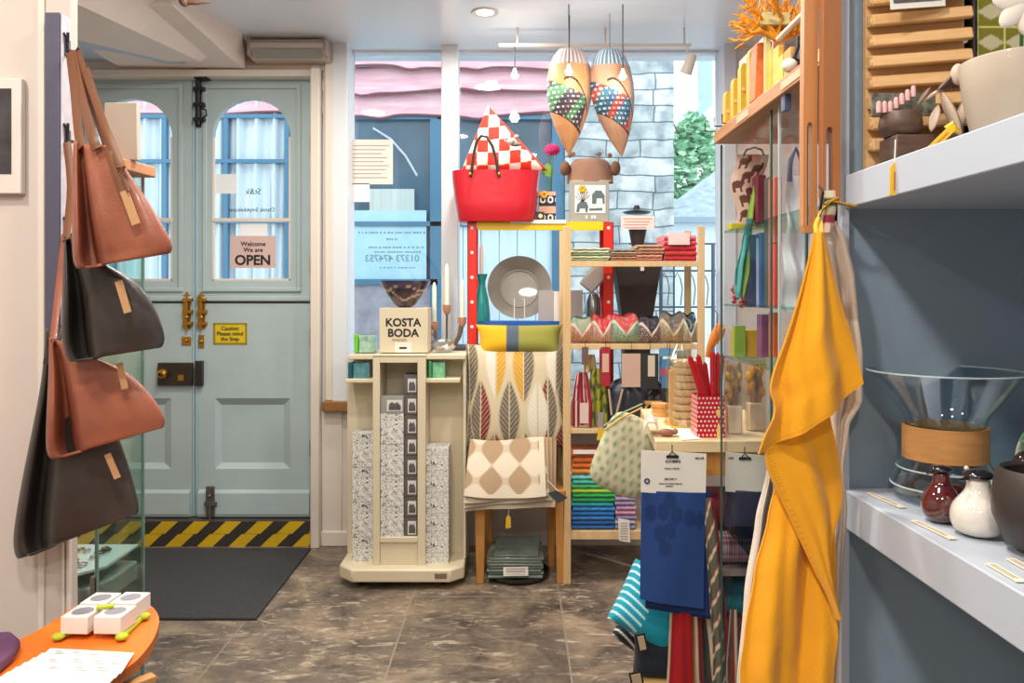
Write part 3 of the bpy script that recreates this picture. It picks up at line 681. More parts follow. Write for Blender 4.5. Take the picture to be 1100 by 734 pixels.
def picture_box(px0, px1, py0, py1, D, d, label, grp=None, m='#9a9692'):
    c = P((px0+px1)/2, py1, D); o = thing('picture_box', label, 'box', c, grp)
    G().pbox(px0, px1, py0, py1, D, d).build('carton', mat('grey_box'+m, m, .5, var=.1), o, bevel=.001)
    w_ = px1-px0; h_ = py1-py0
    G().pbox(px0+w_*.28, px1-w_*.06, py0+h_*.2, py1-h_*.12, D-.0012, .0012).build('picture', mat('white_print', '#d9d6d2', .5), o, smooth=0)
    g = G(); g.poly([(px0+w_*.36, py1-h_*.18), (px0+w_*.36, py0+h_*.5), (px0+w_*.48, py0+h_*.32), (px0+w_*.62, py0+h_*.42), (px0+w_*.72, py0+h_*.32), (px1-w_*.12, py0+h_*.55), (px1-w_*.12, py1-h_*.18)], D-.0018, .0006)
    g.build('photo', mat('dark_photo', '#575456', .5, var=.5, vscale=60), o, smooth=0); return o
picture_box(408.6, 433.5, 426.3, 444, SD+.012, .11, 'grey picture box on top of the middle tower in the cream stand')
cuts = [402.5, 424, 446, 468, 490, 512, 534, 555.5, 577.3]
pos = ['highest', 'second from the top', 'third from the top', 'fourth from the top', 'fifth from the top', 'third from the bottom', 'second from the bottom', 'lowest']
for i in range(8):
    picture_box(434.2, 447.8, cuts[i]+.3, cuts[i+1]-.3, SD+.02, .1, f'narrow dark picture box, {pos[i]} in the thin stack inside the cream stand', 'narrow picture boxes in the cream stand', '#5d5a58')
# sign box and bowl
t = thing('brand_plinth', 'cream box sign with two lines of bold black capitals on the cream stand', 'sign', P(433, 380, 3.72))
zs = zwt+.022+.009
D = 3.72
G().box(X(407.5, D), X(459.5, D), D, D+.16, zs, Z(331, D)).build('box', CREAM, t, bevel=.002)
text('KOSTA\nBODA', .052, P(433, 352.5, D-.0008), INK, t, bold=.0014)
g = G(); g.pbox(424, 442, 368, 379, D-.002, .0015); g.build('label', CARD, t, smooth=0)
text('SWEDEN', .017, P(429, 365.5, D-.001), mat('tan_ink', '#a08a72', .7), t)
G().pbox(429, 437, 373, 375, D-.0028, .001).build('label_print', INK, t, smooth=0)
c = Vector((X(435, 3.8), 3.8, Z(331, D)+.002)); s = 850/3.8
prof = [(0, 0), (.028, 0), (.05, .012), (.085, .06), (.118, .118), (.125, .126), (.118, .126), (.105, .11), (.07, .055), (.04, .02), (0, .012)]
def bowlc(r, z, a):
    v = z/.126; k = noise.noise(Vector((math.cos(a)*1.6, math.sin(a)*1.6, v*3)))
    l1 = v-(.5+.18*math.sin(a*2+1)+.06*math.sin(a*5)); l2 = v-(.72+.1*math.sin(a*3))
    if abs(l1) < .035 or abs(l2) < .02: return lin('#cbb9a6')
    if v > .95: return lin('#2c3550')
    return mixc(lin('#1e2440'), lin('#7a5340'), min(1, max(0, .5-l1*1.2+k*1.6))) if k < .25 else lin('#5a4a6c')
pf = []
for a_, b_2 in zip(prof, prof[1:]):
    for s_ in range(6): pf.append((lerp(a_[0], b_2[0], s_/6), lerp(a_[1], b_2[1], s_/6)))
gg = G()
gg.sheet(lambda u, v: (c.x+pf[min(len(pf)-1, int(v*(len(pf)-1)+.5))][0]*math.cos(u*2*PI), c.y+pf[min(len(pf)-1, int(v*(len(pf)-1)+.5))][0]*math.sin(u*2*PI), c.z+pf[min(len(pf)-1, int(v*(len(pf)-1)+.5))][1]), 120, len(pf)-1, lambda u, v: bowlc(pf[min(len(pf)-1, int(v*(len(pf)-1)+.5))][0], pf[min(len(pf)-1, int(v*(len(pf)-1)+.5))][1], u*2*PI))
BG_ = colmat('art_glass', .08, 0, spec=.7)
tag(gg.build('glass_bowl', BG_, org=c), 'flared art glass bowl in swirling dark blue and brown on the cream box sign', 'bowl')
g = G(); g.tube([c+Vector((.125*math.cos(a)*(.6+.4*h), .125*math.sin(a)*(.6+.4*h), .03+.085*h)) for a, h in [(PI*1.05, .95), (PI*1.25, .4), (PI*1.4, .55), (PI*1.6, .35), (PI*1.75, .6), (PI*1.95, .95)]], .0015)
# glass blocks
def gblock(px0, px1, py0, py1, D, col, label, pic=None):
    o = thing('glass_block', label, 'glass block', P((px0+px1)/2, py1, D), 'boxed glass blocks on the cream stand')
    G().pbox(px0, px1, py0, py1, D, .09).build('case', glass('case'+col, '#f4faf7', .03), o, bevel=.002)
    G().pbox(px0+1, px0+(px1-px0)*.2, py0+1, py1-.5, D+.006, .075).build('side_slab', mat('edge'+col, col, .15), o, bevel=.002)
    G().pbox(px0+(px1-px0)*.24, px1-1.5, py0+2, py1-.5, D+.02, .06).build('block', mat('core'+col, pic or col, .12, var=.45, vscale=22, coat=.6), o, bevel=.003)
    return o
gblock(373, 398.5, 388.5, 407.4, SD+.04, '#1d5a72', 'deep blue glass block in a clear box on the left shelf of the cream stand', '#5e93a4')
gblock(459.5, 479.5, 387.5, 406.9, SD+.04, '#3f9a68', 'green glass block in a clear box on the right shelf of the cream stand', '#7cc49a')
o = gblock(379.5, 404, 358.6, 379.6, 3.78, '#7fd23c', 'lime edged pale glass block on the top left of the cream stand', '#bfe0cc')
# crystal votive
c = P(477, 379.7, 3.86); c.z = zwt+.022
o = thing('crystal_votive', 'round clear crystal candle holder on the top right of the cream stand', 'candle holder', c)
pr = [(0, 0), (.03, 0), (.052, .02), (.058, .034), (.045, .055), (.026, .066), (.02, .066), (.026, .045), (.02, .03), (0, .026)]
G().lathe(pr, c, n=14).build('crystal', glass('crystal', '#e6ecec', .05, fac=.45), o, smooth=10)
g = G().ball(c+Vector((0, -.05, .024)), .008, (1, .4, 1)); g.build('emblem', mat('pewter', '#8e8a84', .4, metal=.6), o)
# candlestick of stacked beads
c = P(462.5, 380, 3.9); c.z = zwt+.022
o = thing('beaded_candlestick', 'slim candlestick of stacked glass beads just right of the cream box sign', 'candlestick', c)
g = G()
for k in range(4): g.ball(c+Vector((0, 0, .02+k*.037)), .016, (1, 1, 1.15), n=8)
g.build('beads', mat('smoky_bead_glass', '#8c7468', .1, coat=1, var=.4, vscale=30), o)
# copper and iron candelabra
c = P(480, 380, 4.02); c.z = zwt+.022; D = 4.02
o = thing('candelabra', 'dark three armed candelabra with copper cups holding white candles', 'candelabra', c)
COP = mat('copper_wood_cup', '#b98468', .4, var=.15)
g = G(); g.lathe([(0, 0), (.04, 0), (.04, .006), (.01, .01)], c, n=20); g.cyl(c, P(480, 337, D), .006)
g.tube([P(480, 377, D), P(487, 372, D), P(493, 362, D), P(496.5, 347, D)], [.008, .01, .012, .014]); g.tube([P(480, 377, D), P(474, 374, D), P(469, 365, D), P(467, 355, D)], [.008, .009, .01, .011]); g.build('frame', mat('bronze_brown', '#6f5a4c', .4), o)
for (px, py, tp, nm) in [(466.5, 345.5, 303, 1), (480, 327.5, 283, 2), (496.5, 341, 300, 3)]:
    q = P(px, py, D)
    G().lathe([(0, -.05), (.01, -.05), (.02, -.028), (.021, 0), (.012, 0), (.012, -.01), (0, -.01)], q, n=18).build('cup', COP, o)
    G().lathe([(0, -.01), (.0115, -.01), (.0112, (py-tp)*D/F*.85), (.006, (py-tp)*D/F*.96), (0, (py-tp)*D/F)], q, n=14).build('candle', mat('candle_wax', '#e8ead8', .5), o)

# ------------------------------------------------------------- chair with cushion and throw
CD = 3.68
xl0, xl1 = X(510, CD), X(521.5, CD); xr0, xr1 = X(596.5, CD), X(607.3, CD)
t = thing('dining_chair', 'honey oak chair carrying a leaf print cushion and a folded throw', 'chair', ((xl0+xr1)/2, CD+.2, 0))
SZ = .43
def leg(xa, xb, y, dx=0, z1=SZ-.02, dy=0):
    m = (xa+xb)/2; h = (xb-xa)/2; g = G()
    a = [(m-h*.72+dx, y, 0), (m+h*.72+dx, y, 0), (m+h*.72+dx, y+.03, 0), (m-h*.72+dx, y+.03, 0)]; b = [(m-h, y+dy, z1), (m+h, y+dy, z1), (m+h, y+dy+.042, z1), (m-h, y+dy+.042, z1)]
    g.add(a+b, [(3, 2, 1, 0), (4, 5, 6, 7), (0, 1, 5, 4), (1, 2, 6, 5), (2, 3, 7, 6), (3, 0, 4, 7)]); g.build('leg', OAKW, t, bevel=.004)
leg(xl0, xl1, CD); leg(xr0, xr1, CD); leg(xl0+.03, xl1+.03, CD+.23, -.0); leg(xr0-.03, xr1-.03, CD+.23)
G().box(xl0+.005, xr1-.005, CD+.004, CD+.024, SZ-.08, SZ-.02).build('front_rail', OAKW, t, bevel=.003)
G().box(xl0, xr1, CD-.015, CD+.28, SZ-.02, SZ+.012).build('seat', OAKW, t, bevel=.008)
for xx in (xl0+.02, xr1-.06): G().prism([(xx, CD+.22, SZ), (xx+.04, CD+.22, SZ), (xx+.04, CD+.255, .93), (xx, CD+.255, .93)], (0, .03, 0)).build('back_post', OAKW, t, bevel=.004)
G().prism([(xl0+.02, CD+.245, .84), (xr1-.02, CD+.245, .84), (xr1-.02, CD+.255, .95), (xl0+.02, CD+.255, .95)], (0, .02, 0)).build('back_rail', OAKW, t, bevel=.006)
g = G()
# leaf cushion
GR = lin('#6f6558'); MU = lin('#cc9a2a'); MR = lin('#7b2f2c'); CR = lin('#cdbfa0'); WH = lin('#ddd6c8'); TN = lin('#a38b6b')
leaves = [(.03, .80, .10, .42, GR, GR), (.15, .30, .105, .36, GR, MR), (.30, .84, .105, .40, WH, MU), (.43, .30, .105, .36, GR, GR), (.565, .80, .11, .40, MU, GR), (.70, .30, .105, .36, WH, WH),
          (.80, .34, .10, .36, MR, GR), (.88, .84, .10, .36, WH, GR), (.985, .62, .09, .5, GR, GR), (.02, .1, .1, .25, TN, GR), (.29, -.12, .1, .28, TN, MR), (.57, -.1, .1, .26, WH, GR), (.95, 0, .1, .25, MR, TN)]
def leafcol(u, v, side=1):
    base = CR
    if side < 0: return lin('#cabb9f')
    for cx, cy, a, b, c1, c2 in leaves:
        dy = (v-cy)/b; dx = u-cx
        if abs(dy) >= 1: continue
        h = a*(1-abs(dy)**1.8)
        if abs(dx) < h:
            if abs(dx) < .006: return CR
            c = c1 if dx < 0 else c2
            k = ((v*1.0-abs(dx)*1.3)*19) % 1
            if k < .11: return CR
            if h-abs(dx) < .012: return mixc(c, CR, .6)
            return c
    return base
R = rot('X', -8)@rot('Y', 0)
CC = colmat()
g = G().cushion(P(555, 425, 3.83)+Vector((0, 0, 0)), .50, .50, .15, R, leafcol, n=190, pinch=.05)
tag(g.build('leaf_cushion', CC), 'square cushion with grey, mustard and maroon leaf print standing on the chair', 'cushion')
# olive and yellow cushion behind
def oy(u, v, side=1): return lin('#d6a516') if u < .36 else (lin('#4d5a68') if u < .5 else lin('#8d8a3e'))
R = rot('X', -24)
g = G().cushion(P(558, 366, 3.86), .43, .17, .12, R, oy, n=50, pinch=.10, square=.8)
tag(g.build('colour_block_cushion', CC), 'yellow, slate and olive colour block cushion on the top of the chair back', 'cushion')
# folded throw, four layers leaning on the seat
TANC = lin('#a48a6c'); OFF = lin('#cfc3ae')
def quat(u, v):
    a = u*2.7*PI*2+1.0; b = v*1.8*PI*2-1.6
    f = math.cos(a)+math.cos(b)-.28*math.cos(a)*math.cos(b)*(math.cos(a)-math.cos(b))*0+.2+.16*math.cos(2*a)-.16*math.cos(2*b)
    if u > .93 or v > .93: return OFF
    if abs(f-.2) < .10: return mixc(TANC, OFF, .6)
    return TANC if f > .2 else OFF
t = thing('folded_throw', 'folded tan and cream lattice pattern throw hanging over the front of the chair seat', 'throw', P(552, 548, 3.6))
top = P(505, 474, 3.84); 
def tl(k):
    def fn(u, v):
        L_ = lerp(505, 499-k*.5, v); Rr = lerp(584+k*4.5, 586+k*3.5, v)
        px = lerp(L_, Rr, u); D = lerp(3.72, 3.575, v)+k*.017; py = lerp(473+2*math.sin(u*5), 533+k*5.5+(3.2-k*.7)*math.sin(u*3.1+k)*1.0-u*4*(k > 0), v)
        p = P(px, py, D); p.y += -.010*math.sin(u*9+k)*v-.02*math.sin(PI*v); return p
    return fn
for k in range(4):
    G().sheet(tl(k), 170 if k == 0 else 24, 150 if k == 0 else 14, quat if k == 0 else (lambda u, v: OFF if v > .9 else TANC), .013).build('fold', CC, t)
g = G(); D = 3.575; g.poly([(598, 527), (610, 535), (600, 541), (588, 530)], D, .003); g.build('care_label', mat('dark_label', '#3b4046', .6), t, smooth=0)
g = G(); g.poly([(583, 503), (587, 501), (590, 516), (586, 518)], 3.62, .002); g.tube([P(588, 516, 3.6), P(600, 528, 3.58)], .0015); g.build('paper_label', CARD, t, smooth=0)
t = thing('price_tag', 'yellow paper tag dangling on a string under the throw', 'tag', P(545, 567, 3.62))
G().poly([(543, 568), (549, 567), (548.5, 556), (546, 553), (543.6, 556.5)], 3.62, .0015).build('tag', mat('tag_yellow', '#e3b92a', .6), t, smooth=0)
G().tube([P(546, 554, 3.62), P(546.5, 545, 3.62)], .0012).build('string', CARD, t)
# stack of wrapped glass plates under the chair
t = thing('plate_stack', 'stack of grey green wrapped trays with a white label on the floor under the chair', 'stack', P(553, 630, 3.66))
g = G().lathe([(0, 0), (.12, 0), (.15, .012), (.155, .03), (.148, .03), (.14, .014), (0, .01)], (X(556, 3.8), 3.8, 0), n=40); g.build('tray', mat('dark_tray', '#2e2b29', .4), t)
GT = mat('grey_green_wrapped_plastic', '#79867c', .25, var=.2, vscale=12, coat=.5)
zz = .03
for k in range(7):
    j = .006*math.sin(k*2.3); g = G().box(X(524, 3.68)+j, X(583, 3.68)+j, 3.67+.012*abs(math.sin(k*1.7)), 3.93, zz, zz+.012); zz += .0135; g.build('tray_layer', GT, t, bevel=.004)
G().prism([(X(530, 3.68), 3.69, zz), (X(578, 3.68), 3.69, zz), (X(582, 3.75), 3.90, zz+.03), (X(534, 3.75), 3.90, zz+.03)], (0, 0, .006)).build('tray_layer', GT, t, bevel=.002)
G().obox(P(554, 614, 3.662), (.115, .002, .04), rot('X', -15)@rot('Y', -1)).build('label', CARD, t)
g = G()
for k in range(3): g.obox(P(554, 611+k*3, 3.658), (.09, .001, .003), rot('X', -15))
g.build('label_print', mat('faint_type'), t, smooth=0)
# ------------------------------------------------------------- red, yellow and blue metal shelf
RD = 4.0
RED = mat('red_enamel', '#d8281c', .35); YEL = mat('yellow_enamel', '#ecc512', .35); BLU = mat('blue_enamel', '#1f5fb0', .35)
zt = Z(238.5, RD)
t = thing('metal_shelf_unit', 'slotted angle shelf unit with red posts, yellow top and blue shelf', 'shelf unit', (X(580, RD), RD+.15, 0))
def angle_post(px0, px1, y, dy, z1, zq):
    xa, xb = X(px0, RD), X(px1, RD); g = G(); d = .003
    g.box(xa, xb, y, y+d, zq, z1)
    xs = xa if dy[1] else xb-d
    g.box(xs, xs+d, y, y+.035, zq, z1)
    p = g.build('post', RED, t, smooth=0)
    z = z1-.03
    while z > zq+.03:
        G().cyl(((xa+xb)/2, y-.0006, z), ((xa+xb)/2, y+.0002, z), .0085, 10).build('slot_hole', CARD, p); z -= .125
ZL = Z(373, RD); ZR = .782
angle_post(502, 512, RD, (1, 1), zt, ZL); angle_post(648.5, 659, RD, (1, 0), zt, ZR)
xa, xb = X(504, RD), X(657, RD)
G().box(xa, xa+.035, RD+.235, RD+.238, ZL, zt-.01).build('post', RED, t, smooth=0); G().box(xb-.035, xb, RD+.235, RD+.238, ZR, zt-.01).build('post', RED, t, smooth=0)
g = G().box(X(513, RD), X(648, RD), RD-.003, RD, Z(247.5, RD), zt); g.box(X(503, RD), X(657, RD), RD, RD+.238, zt-.004, zt); g.build('top_shelf', YEL, t, bevel=.001)
g = G().box(X(512, RD), X(607, RD)+.0, RD+.003, RD+.008, Z(352.5, RD), Z(345, RD)); g.box(X(513, RD), X(647, RD), RD+.008, RD+.235, Z(346, RD)-.004, Z(346, RD)); g.build('middle_shelf', BLU, t, bevel=.001)
struct(G().box(X(486, RD), X(601, RD), RD-.02, W-.001, ZL-.035, ZL-.001).box(X(492, RD), X(495, RD), RD+.05, W-.001, ZL-.2, ZL-.035).box(X(590, RD), X(593, RD), RD+.05, W-.001, ZL-.2, ZL-.035), 'trim_9', mat('dark_slate_ledge', '#34383d', .5), bevel=.003)
struct(G().box(X(603, RD), X(735, RD), RD-.005, W-.001, ZR-.035, ZR-.001), 'trim_10', WF, bevel=.003)
zs = Z(346, RD)+.001
# ---- on top: red tub bag with chequered wigwam cushion
ZT = zt+.001
t = thing('red_tub_bag', 'glossy red tub shopping bag with black handles on the yellow shelf top', 'bag', (X(533, RD-.02), RD+.1, ZT))
RB = mat('glossy_red_felt', '#c8162a', .28, coat=.4, bump=.12, bscale=18)
def tubring(z, xl, xr, yf, yb, n=32):
    out = []
    for i in range(n):
        a = 2*PI*i/n; c_, s_ = math.cos(a), math.sin(a); ex = .38
        out.append((lerp(xl, xr, .5+.5*math.copysign(abs(c_)**ex, c_)), lerp(yf, yb, .5+.5*math.copysign(abs(s_)**ex, s_)), z))
    return out
D = RD-.06
rows = [(238.2, 492, 574), (236, 491, 575.5), (215, 487.5, 578), (192, 484.5, 580), (182, 484, 581)]
vs = []; 
for j, (py, a, b) in enumerate(rows):
    z = max(ZT, Z(py, D)) if j else ZT
    vs += tubring(z, X(a, D), X(b, D), D+.015-j*.003, D+.27+j*.005)
inner = [(184, 486, 579), (236, 493, 573)]
for py, a, b in inner: vs += tubring(max(ZT+.005, Z(py, D)), X(a, D), X(b, D), D+.02, D+.26)
n = 32; fs = [tuple(range(n-1, -1, -1))]
for j in range(6):
    for i in range(n): fs.append((j*n+i, j*n+(i+1) % n, (j+1)*n+(i+1) % n, (j+1)*n+i))
fs.append(tuple(6*n+i for i in range(n)))
G().add(vs, fs).build('tub', RB, t, smooth=50)
def handle(D2, dx=0):
    pts = [P(505, 190, D2), P(507, 180, D2), P(509, 165, D2), P(512, 152, D2), P(517, 146, D2), P(523, 147, D2), P(529, 157, D2), P(533, 172, D2), P(536, 190, D2)]
    pts = [p+Vector((dx, 0, 0)) for p in pts]
    G().tube(pts, .0075).build('handle', BLACK, t)
handle(D-.008)
for px in (505, 536): G().ball(P(px, 187, D-.014), .008, (1, .5, 1)).build('rivet', BRASS, t)
# wigwam cushion: a triangular cushion
CHR = lin('#d2301f'); CHW = lin('#ded5c4')
def tri(u, v):
    # v 0 bottom .. 1 apex
    L_ = lerp(494, 524, v); R_ = lerp(588, 524.5, v)
    return L_, R_
def chcol(u, v):
    L_, R_ = tri(u, v); px = lerp(L_, R_, u); py = lerp(184, 114, v)+(px-530)*.03
    if u > .955-.0*v or (u > .9 and v > .3): return CHR
    i = math.floor((px-493+(py*.02))/11.6+.5*0); j = math.floor((py-112)/12.6)
    fx = ((px-493)/11.6) % 1; fy = ((py-112)/12.6) % 1
    wob = .06*math.sin(fy*PI*8)
    return CHR if (i+j) % 2 else CHW
def tfn(sd):
    def fn(u, v):
        L_, R_ = tri(u, v); px = lerp(L_, R_, u); py = lerp(185, 113.5, v)-(u-.5)*2*(1-v)*2+4*math.sin(PI*u)*(1-v)
        th = .085*((1-abs(2*u-1)**2.5)*(1-abs(2*v-1)**4))**.5*(1-v*.75)
        p = P(px, py, RD+.07); p.y += -sd*th; return p
    return fn
g = G().sheet(tfn(1), 110, 90, chcol); g.sheet(tfn(-1), 40, 30, chcol)
tag(g.build('wigwam_cushion', CC), 'red and white chequered triangular cushion rising out of the red tub bag', 'cushion')
o = thing('toy_zebra', 'tiny black and white striped toy perched on the chequered cushion', 'toy', P(553, 155, RD-.07))
D = RD-.035
g = G(); g.ball(P(549, 152, D), .022, (1, .5, .7)); g.ball(P(555, 147, D), .014, (1, .6, .8)); g.tube([P(543, 152, D), P(541, 148, D)], .004); g.build('head', mat('zebra_body', '#ddd8d0', .7, col2='#27272a', vscale=26, stretch=(1, .4, .15)), o)
G().ball(P(554, 155, D+.005), .024, (1.2, .5, .5)).build('scarf', mat('grey_brown_toy', '#77706a', .8), o)
# owl box, gerbera
c = P(587, 236, RD); c.z = ZT; D = RD+.03
o = thing('patterned_tin', 'black tin with pale owl eye pattern and a yellow flower, beside the red tub bag', 'tin', Vector((c.x, D, ZT)))
def tin(u, v):
    k = (v*3.4) % 1; h = (u*2.2) % 1
    if int(v*3.4) % 2 == 1: return lin('#d3a48a') if k < .8 else lin('#20222e')
    d = math.hypot(h-.5, k-.5)
    return lin('#e3ddd2') if .2 < d < .4 else lin('#20263a')
g = G().sheet(lambda u, v: P(lerp(579, 597, u), lerp(236, 203, v), D+.0)*1 if True else 0, 44, 60, tin, .045)
for i, v in enumerate(g.v): g.v[i] = Vector((v.x, v.y, v.z+ZT-Z(236, D)))
g.build('box', colmat('printed_tin', .4), o)
g = G(); 
for k in range(7): a = k*2*PI/7; g.ball(P(584.5, 209, D-.012)+Vector((.012*math.cos(a), 0, .012*math.sin(a))), .008, (1, .4, 1), n=6)
g.build('flower', mat('yellow_orange', '#eeaa28', .6), o)
o = thing('patterned_tin', 'tiny dark round tin with pale face in front of the owl pattern tin', 'tin', Vector((X(581, RD-.02), RD-.0, ZT)))
G().pbox(576, 584.5, 227.5, 237.5, RD+.005, .02).build('box', mat('near_black_tin', '#262530', .4), o, bevel=.002)
G().lathe([(0, .0), (.011, .0)], P(580.5, 232, RD+.0035), n=16, R=rot('X', 90)).build('face', mat('pale_yellow', '#e3d8a0', .6), o)
o = thing('gerbera', 'magenta paper gerbera on a green stem above the owl pattern tin', 'flower', P(594, 205, RD+.07)); D = RD+.09
g = G()
for r_, n_, tl_ in ((.042, 14, 0), (.03, 12, .008), (.018, 9, .014)):
    for k in range(n_): a = 2*PI*k/n_+r_*50; q = P(593.5, 161, D)+Vector((math.cos(a)*r_*.62, -tl_, math.sin(a)*r_*.42)); g.ball(q, r_*.42, (1.0, .35, .4), n=6, R=Matrix.Rotation(-a, 3, 'Y'))
g.build('petals', mat('magenta_petals', '#c3226b', .6), o)
G().tube([P(594, 165, D), P(592.5, 180, D), P(590, 203, D)], .004).build('stem', mat('stem_green', '#4f8a3c', .6), o)
g = G().poly([(590, 190), (583, 188), (582.5, 180), (588, 175), (594, 180), (595, 187)], D+.01, .004); g.build('leaf', mat('leaf_green', '#7fae4a', .5), o)
# price strip
tag(G().box(X(548, RD), X(608, RD), RD-.012, RD-.004, Z(240.5, RD), Z(236.5, RD)).build('price_strip', CARD), 'white printed strip along the front of the yellow shelf top', 'price strip')
# framed print
D = RD+.02
o = thing('framed_print', 'grey framed print of two elephants standing on the yellow shelf top', 'picture', Vector((X(633, D), D, ZT)))
G().box(X(612, D), X(654.5, D), D, D+.05, ZT, Z(195, D)).build('frame', mat('taupe_grey_board', '#9b9a95', .6), o, bevel=.003)
G().pbox(617.5, 650.5, 199, 229, D-.002, .002).build('print', mat('pale_print', '#dfe3e2', .6), o, smooth=0)
g = G(); dd = D-.003
g.poly([(636, 219), (636, 209), (640, 204.5), (646, 205), (649.5, 210), (649.5, 219), (647.5, 219), (647, 213), (641, 213), (640.5, 219)], dd, .001)
g.poly([(619, 228), (620, 220), (624, 216), (630, 217), (632, 222), (631, 228), (629, 228), (628.5, 224), (623, 224), (622, 228)], dd, .001)
g.poly([(633, 224), (647, 223.4), (647, 226), (633, 226.4)], dd, .001)
g.build('elephants', mat('print_ink', '#5b6a70', .7), o, smooth=0)
g = G()
for k in range(7): a = -.6+k*.35+PI/2-.4; g.tube([P(626, 217, dd), P(626+9*math.cos(a), 217-14*math.sin(a), dd)], .0012)
g.build('twigs', INK, o)
g = G()
for k in range(6): a = k*PI/3; g.ball(P(625.5, 203, dd-.004)+Vector((.012*math.cos(a), 0, .012*math.sin(a))), .009, (1, .4, 1), n=6)
g.build('yellow_flower', mat('yellow_orange'), o)
g = G()
for x in (629, 635, 638): g.pbox(x, x+2.2, 231.5, 235, dd, .001)
g.build('label_print', CARD, o, smooth=0)
# brown plush
D = RD+.09; zf = Z(195, RD+.02)+.001
o = thing('plush_bear', 'brown felt bear hump with paws resting on the framed print', 'soft toy', Vector((X(633, D), D, zf)))
BR = mat('brown_felt', '#96705c', .9, bump=.4, bscale=200, sheen=.3)
def dome(u, v):
    a = u*2*PI; r = math.cos(v*PI/2)**.42; return Vector((X(634, D)+.120*r*math.cos(a), D+.0+.06*r*math.sin(a), zf+.128*math.sin(v*PI/2)**.9))
g = G().sheet(dome, 40, 14); g.build('body', BR, o)
for px in (607, 661): G().ball(P(px, 181, D-.02), .036, (.75, .8, 1.05)).build('paw', mat('dark_brown_felt', '#7d5a48', .9, bump=.4, bscale=200), o)
for px in (612, 655): G().ball(P(px, 167, D-.0), .013, (1, .6, 1)).build('ear', BR, o)
G().box(X(612, D)+.0, X(656, D), D-.057, D-.02, zf, zf+.008).build('base_band', mat('khaki_felt', '#b3a878', .9), o, bevel=.003)
for px in (619, 647): G().poly([(px-8, 166), (px-3, 163), (px, 165), (px-2, 168)], D-.03, .012).build('foot_pad', BR, o)
# ---- blue shelf contents
D = RD+.06
o = thing('platter', 'large round grey platter standing upright on the blue shelf', 'platter', Vector((X(558, D), D+.1, zs)))
R = rot('X', 78); c = Vector((X(558, D+.13), D+.13, zs+.17)); r = .17
GP = mat('warm_grey_ceramic', '#8d877f', .38, coat=.25)
G().lathe([(0, -.004), (.094, -.004), (.096, .004), (.101, .004), (.106, .0), (.150, .03), (.168, .038), (.168, .031), (.152, .024), (.11, -.013), (0, -.018)], c, n=64, R=R).build('dish', GP, o, smooth=22)
tag(G().tube([P(552.5, 343, RD+.03), P(552.5, 321, RD+.03), P(563.5, 321, RD+.03), P(563.5, 343, RD+.03)], .0028, n=6).build('wire_easel', CARD), 'white wire stand in front of the grey platter', 'stand')
o = thing('taper_bottle', 'tapered teal bottle standing at the left end of the blue shelf', 'bottle', Vector((X(517.5, D), D-.02, zs)))
dB = D-.02
sc = dB/F
G().lathe([(0, 0), (9*sc, 0), (9.4*sc, 4*sc), (7.2*sc, 24*sc), (4*sc, 38*sc), (4*sc, 43*sc), (6.4*sc, 51*sc), (5.2*sc, 51*sc), (3*sc, 43*sc), (0, 42*sc)], (X(517.5, dB), dB, zs), n=32).build('bottle', mat('teal_glass', '#147f80', .12, coat=.8), o)
tag(G().lathe([(0, 0), (2.2*sc, 0), (2*sc, 34*sc), (.6*sc, 41*sc), (0, 41.5*sc)], (X(517.2, dB), dB, zs+44*sc), n=14).build('taper_candle', mat('pale_pink_wax', '#dcc6bc', .5)), 'pale pink taper candle standing in the teal bottle', 'candle')
c_ = mat('mauve_grey_card', '#a9a3a4', .6)
tag(G().pbox(578.5, 595, 312, 345, D-.02, .03).build('grey_card_box', c_), 'mauve grey card box left of the white booklet on the blue shelf', 'box')
tag(G().pbox(595.2, 605.5, 313, 345, D-.025, .02).build('booklet', CARD), 'white booklet between the mauve boxes on the blue shelf', 'booklet')
tag(G().pbox(606, 626, 312, 345, D-.02, .03).build('grey_card_box', c_), 'mauve grey card box right of the white booklet, seen through the wooden shelving', 'box')
o = tag(G().lathe([(0, 0), (.035, 0), (.04, .03), (.038, .1), (.024, .14), (.0, .15)], (X(638, D), D+.02, zs), n=28).build('steel_vase', mat('dull_steel', '#8b8f8f', .25, metal=.8)), 'dull steel domed vase at the right end of the blue shelf', 'vase')
g = G(); R = rot('Y', 40); g.obox(P(640, 297, RD+.17), (.09, .04, .17), R); 
tag(g.build('wrapped_parcel', film('wrap_film', '#b7a79d', .8, .25), bevel=.012), 'tilted parcel in grey wrapping above the steel vase behind the wooden shelving', 'parcel')
# ------------------------------------------------------------- pine shelving
PD = 3.68
t = thing('pine_shelving', 'pale pine ladder shelving stacked with folded textiles and pouches', 'shelf unit', (X(681, PD), PD+.15, 0))
zp = Z(243, PD); BD = .28
for (a, b) in ((605, 613.3), (750, 757.3)):
    G().box(X(a, PD), X(b, PD), PD, PD+.02, 0, zp).build('post', PINE, t, bevel=.002)
    G().box(X(a, PD), X(b, PD), PD+BD, PD+BD+.02, 0, zp).build('post', PINE, t, bevel=.002)
xs0, xs1 = X(613.3, PD), X(750, PD)
def pshelf(py0, py1):
    g = G().box(xs0, xs1, PD+.002, PD+.016, Z(py1, PD), Z(py0, PD)); g.box(xs0, xs1, PD+.016, PD+BD, Z(py0, PD)-.012, Z(py0, PD)-.001); g.build('shelf', PINE, t, bevel=.0015)
pshelf(280.5, 286.5); pshelf(370, 375.5); pshelf(461, 466); pshelf(571, 580)
Z1, Z2, Z3, Z4 = [Z(q, PD)+.0005 for q in (280.5, 370, 461, 571)]
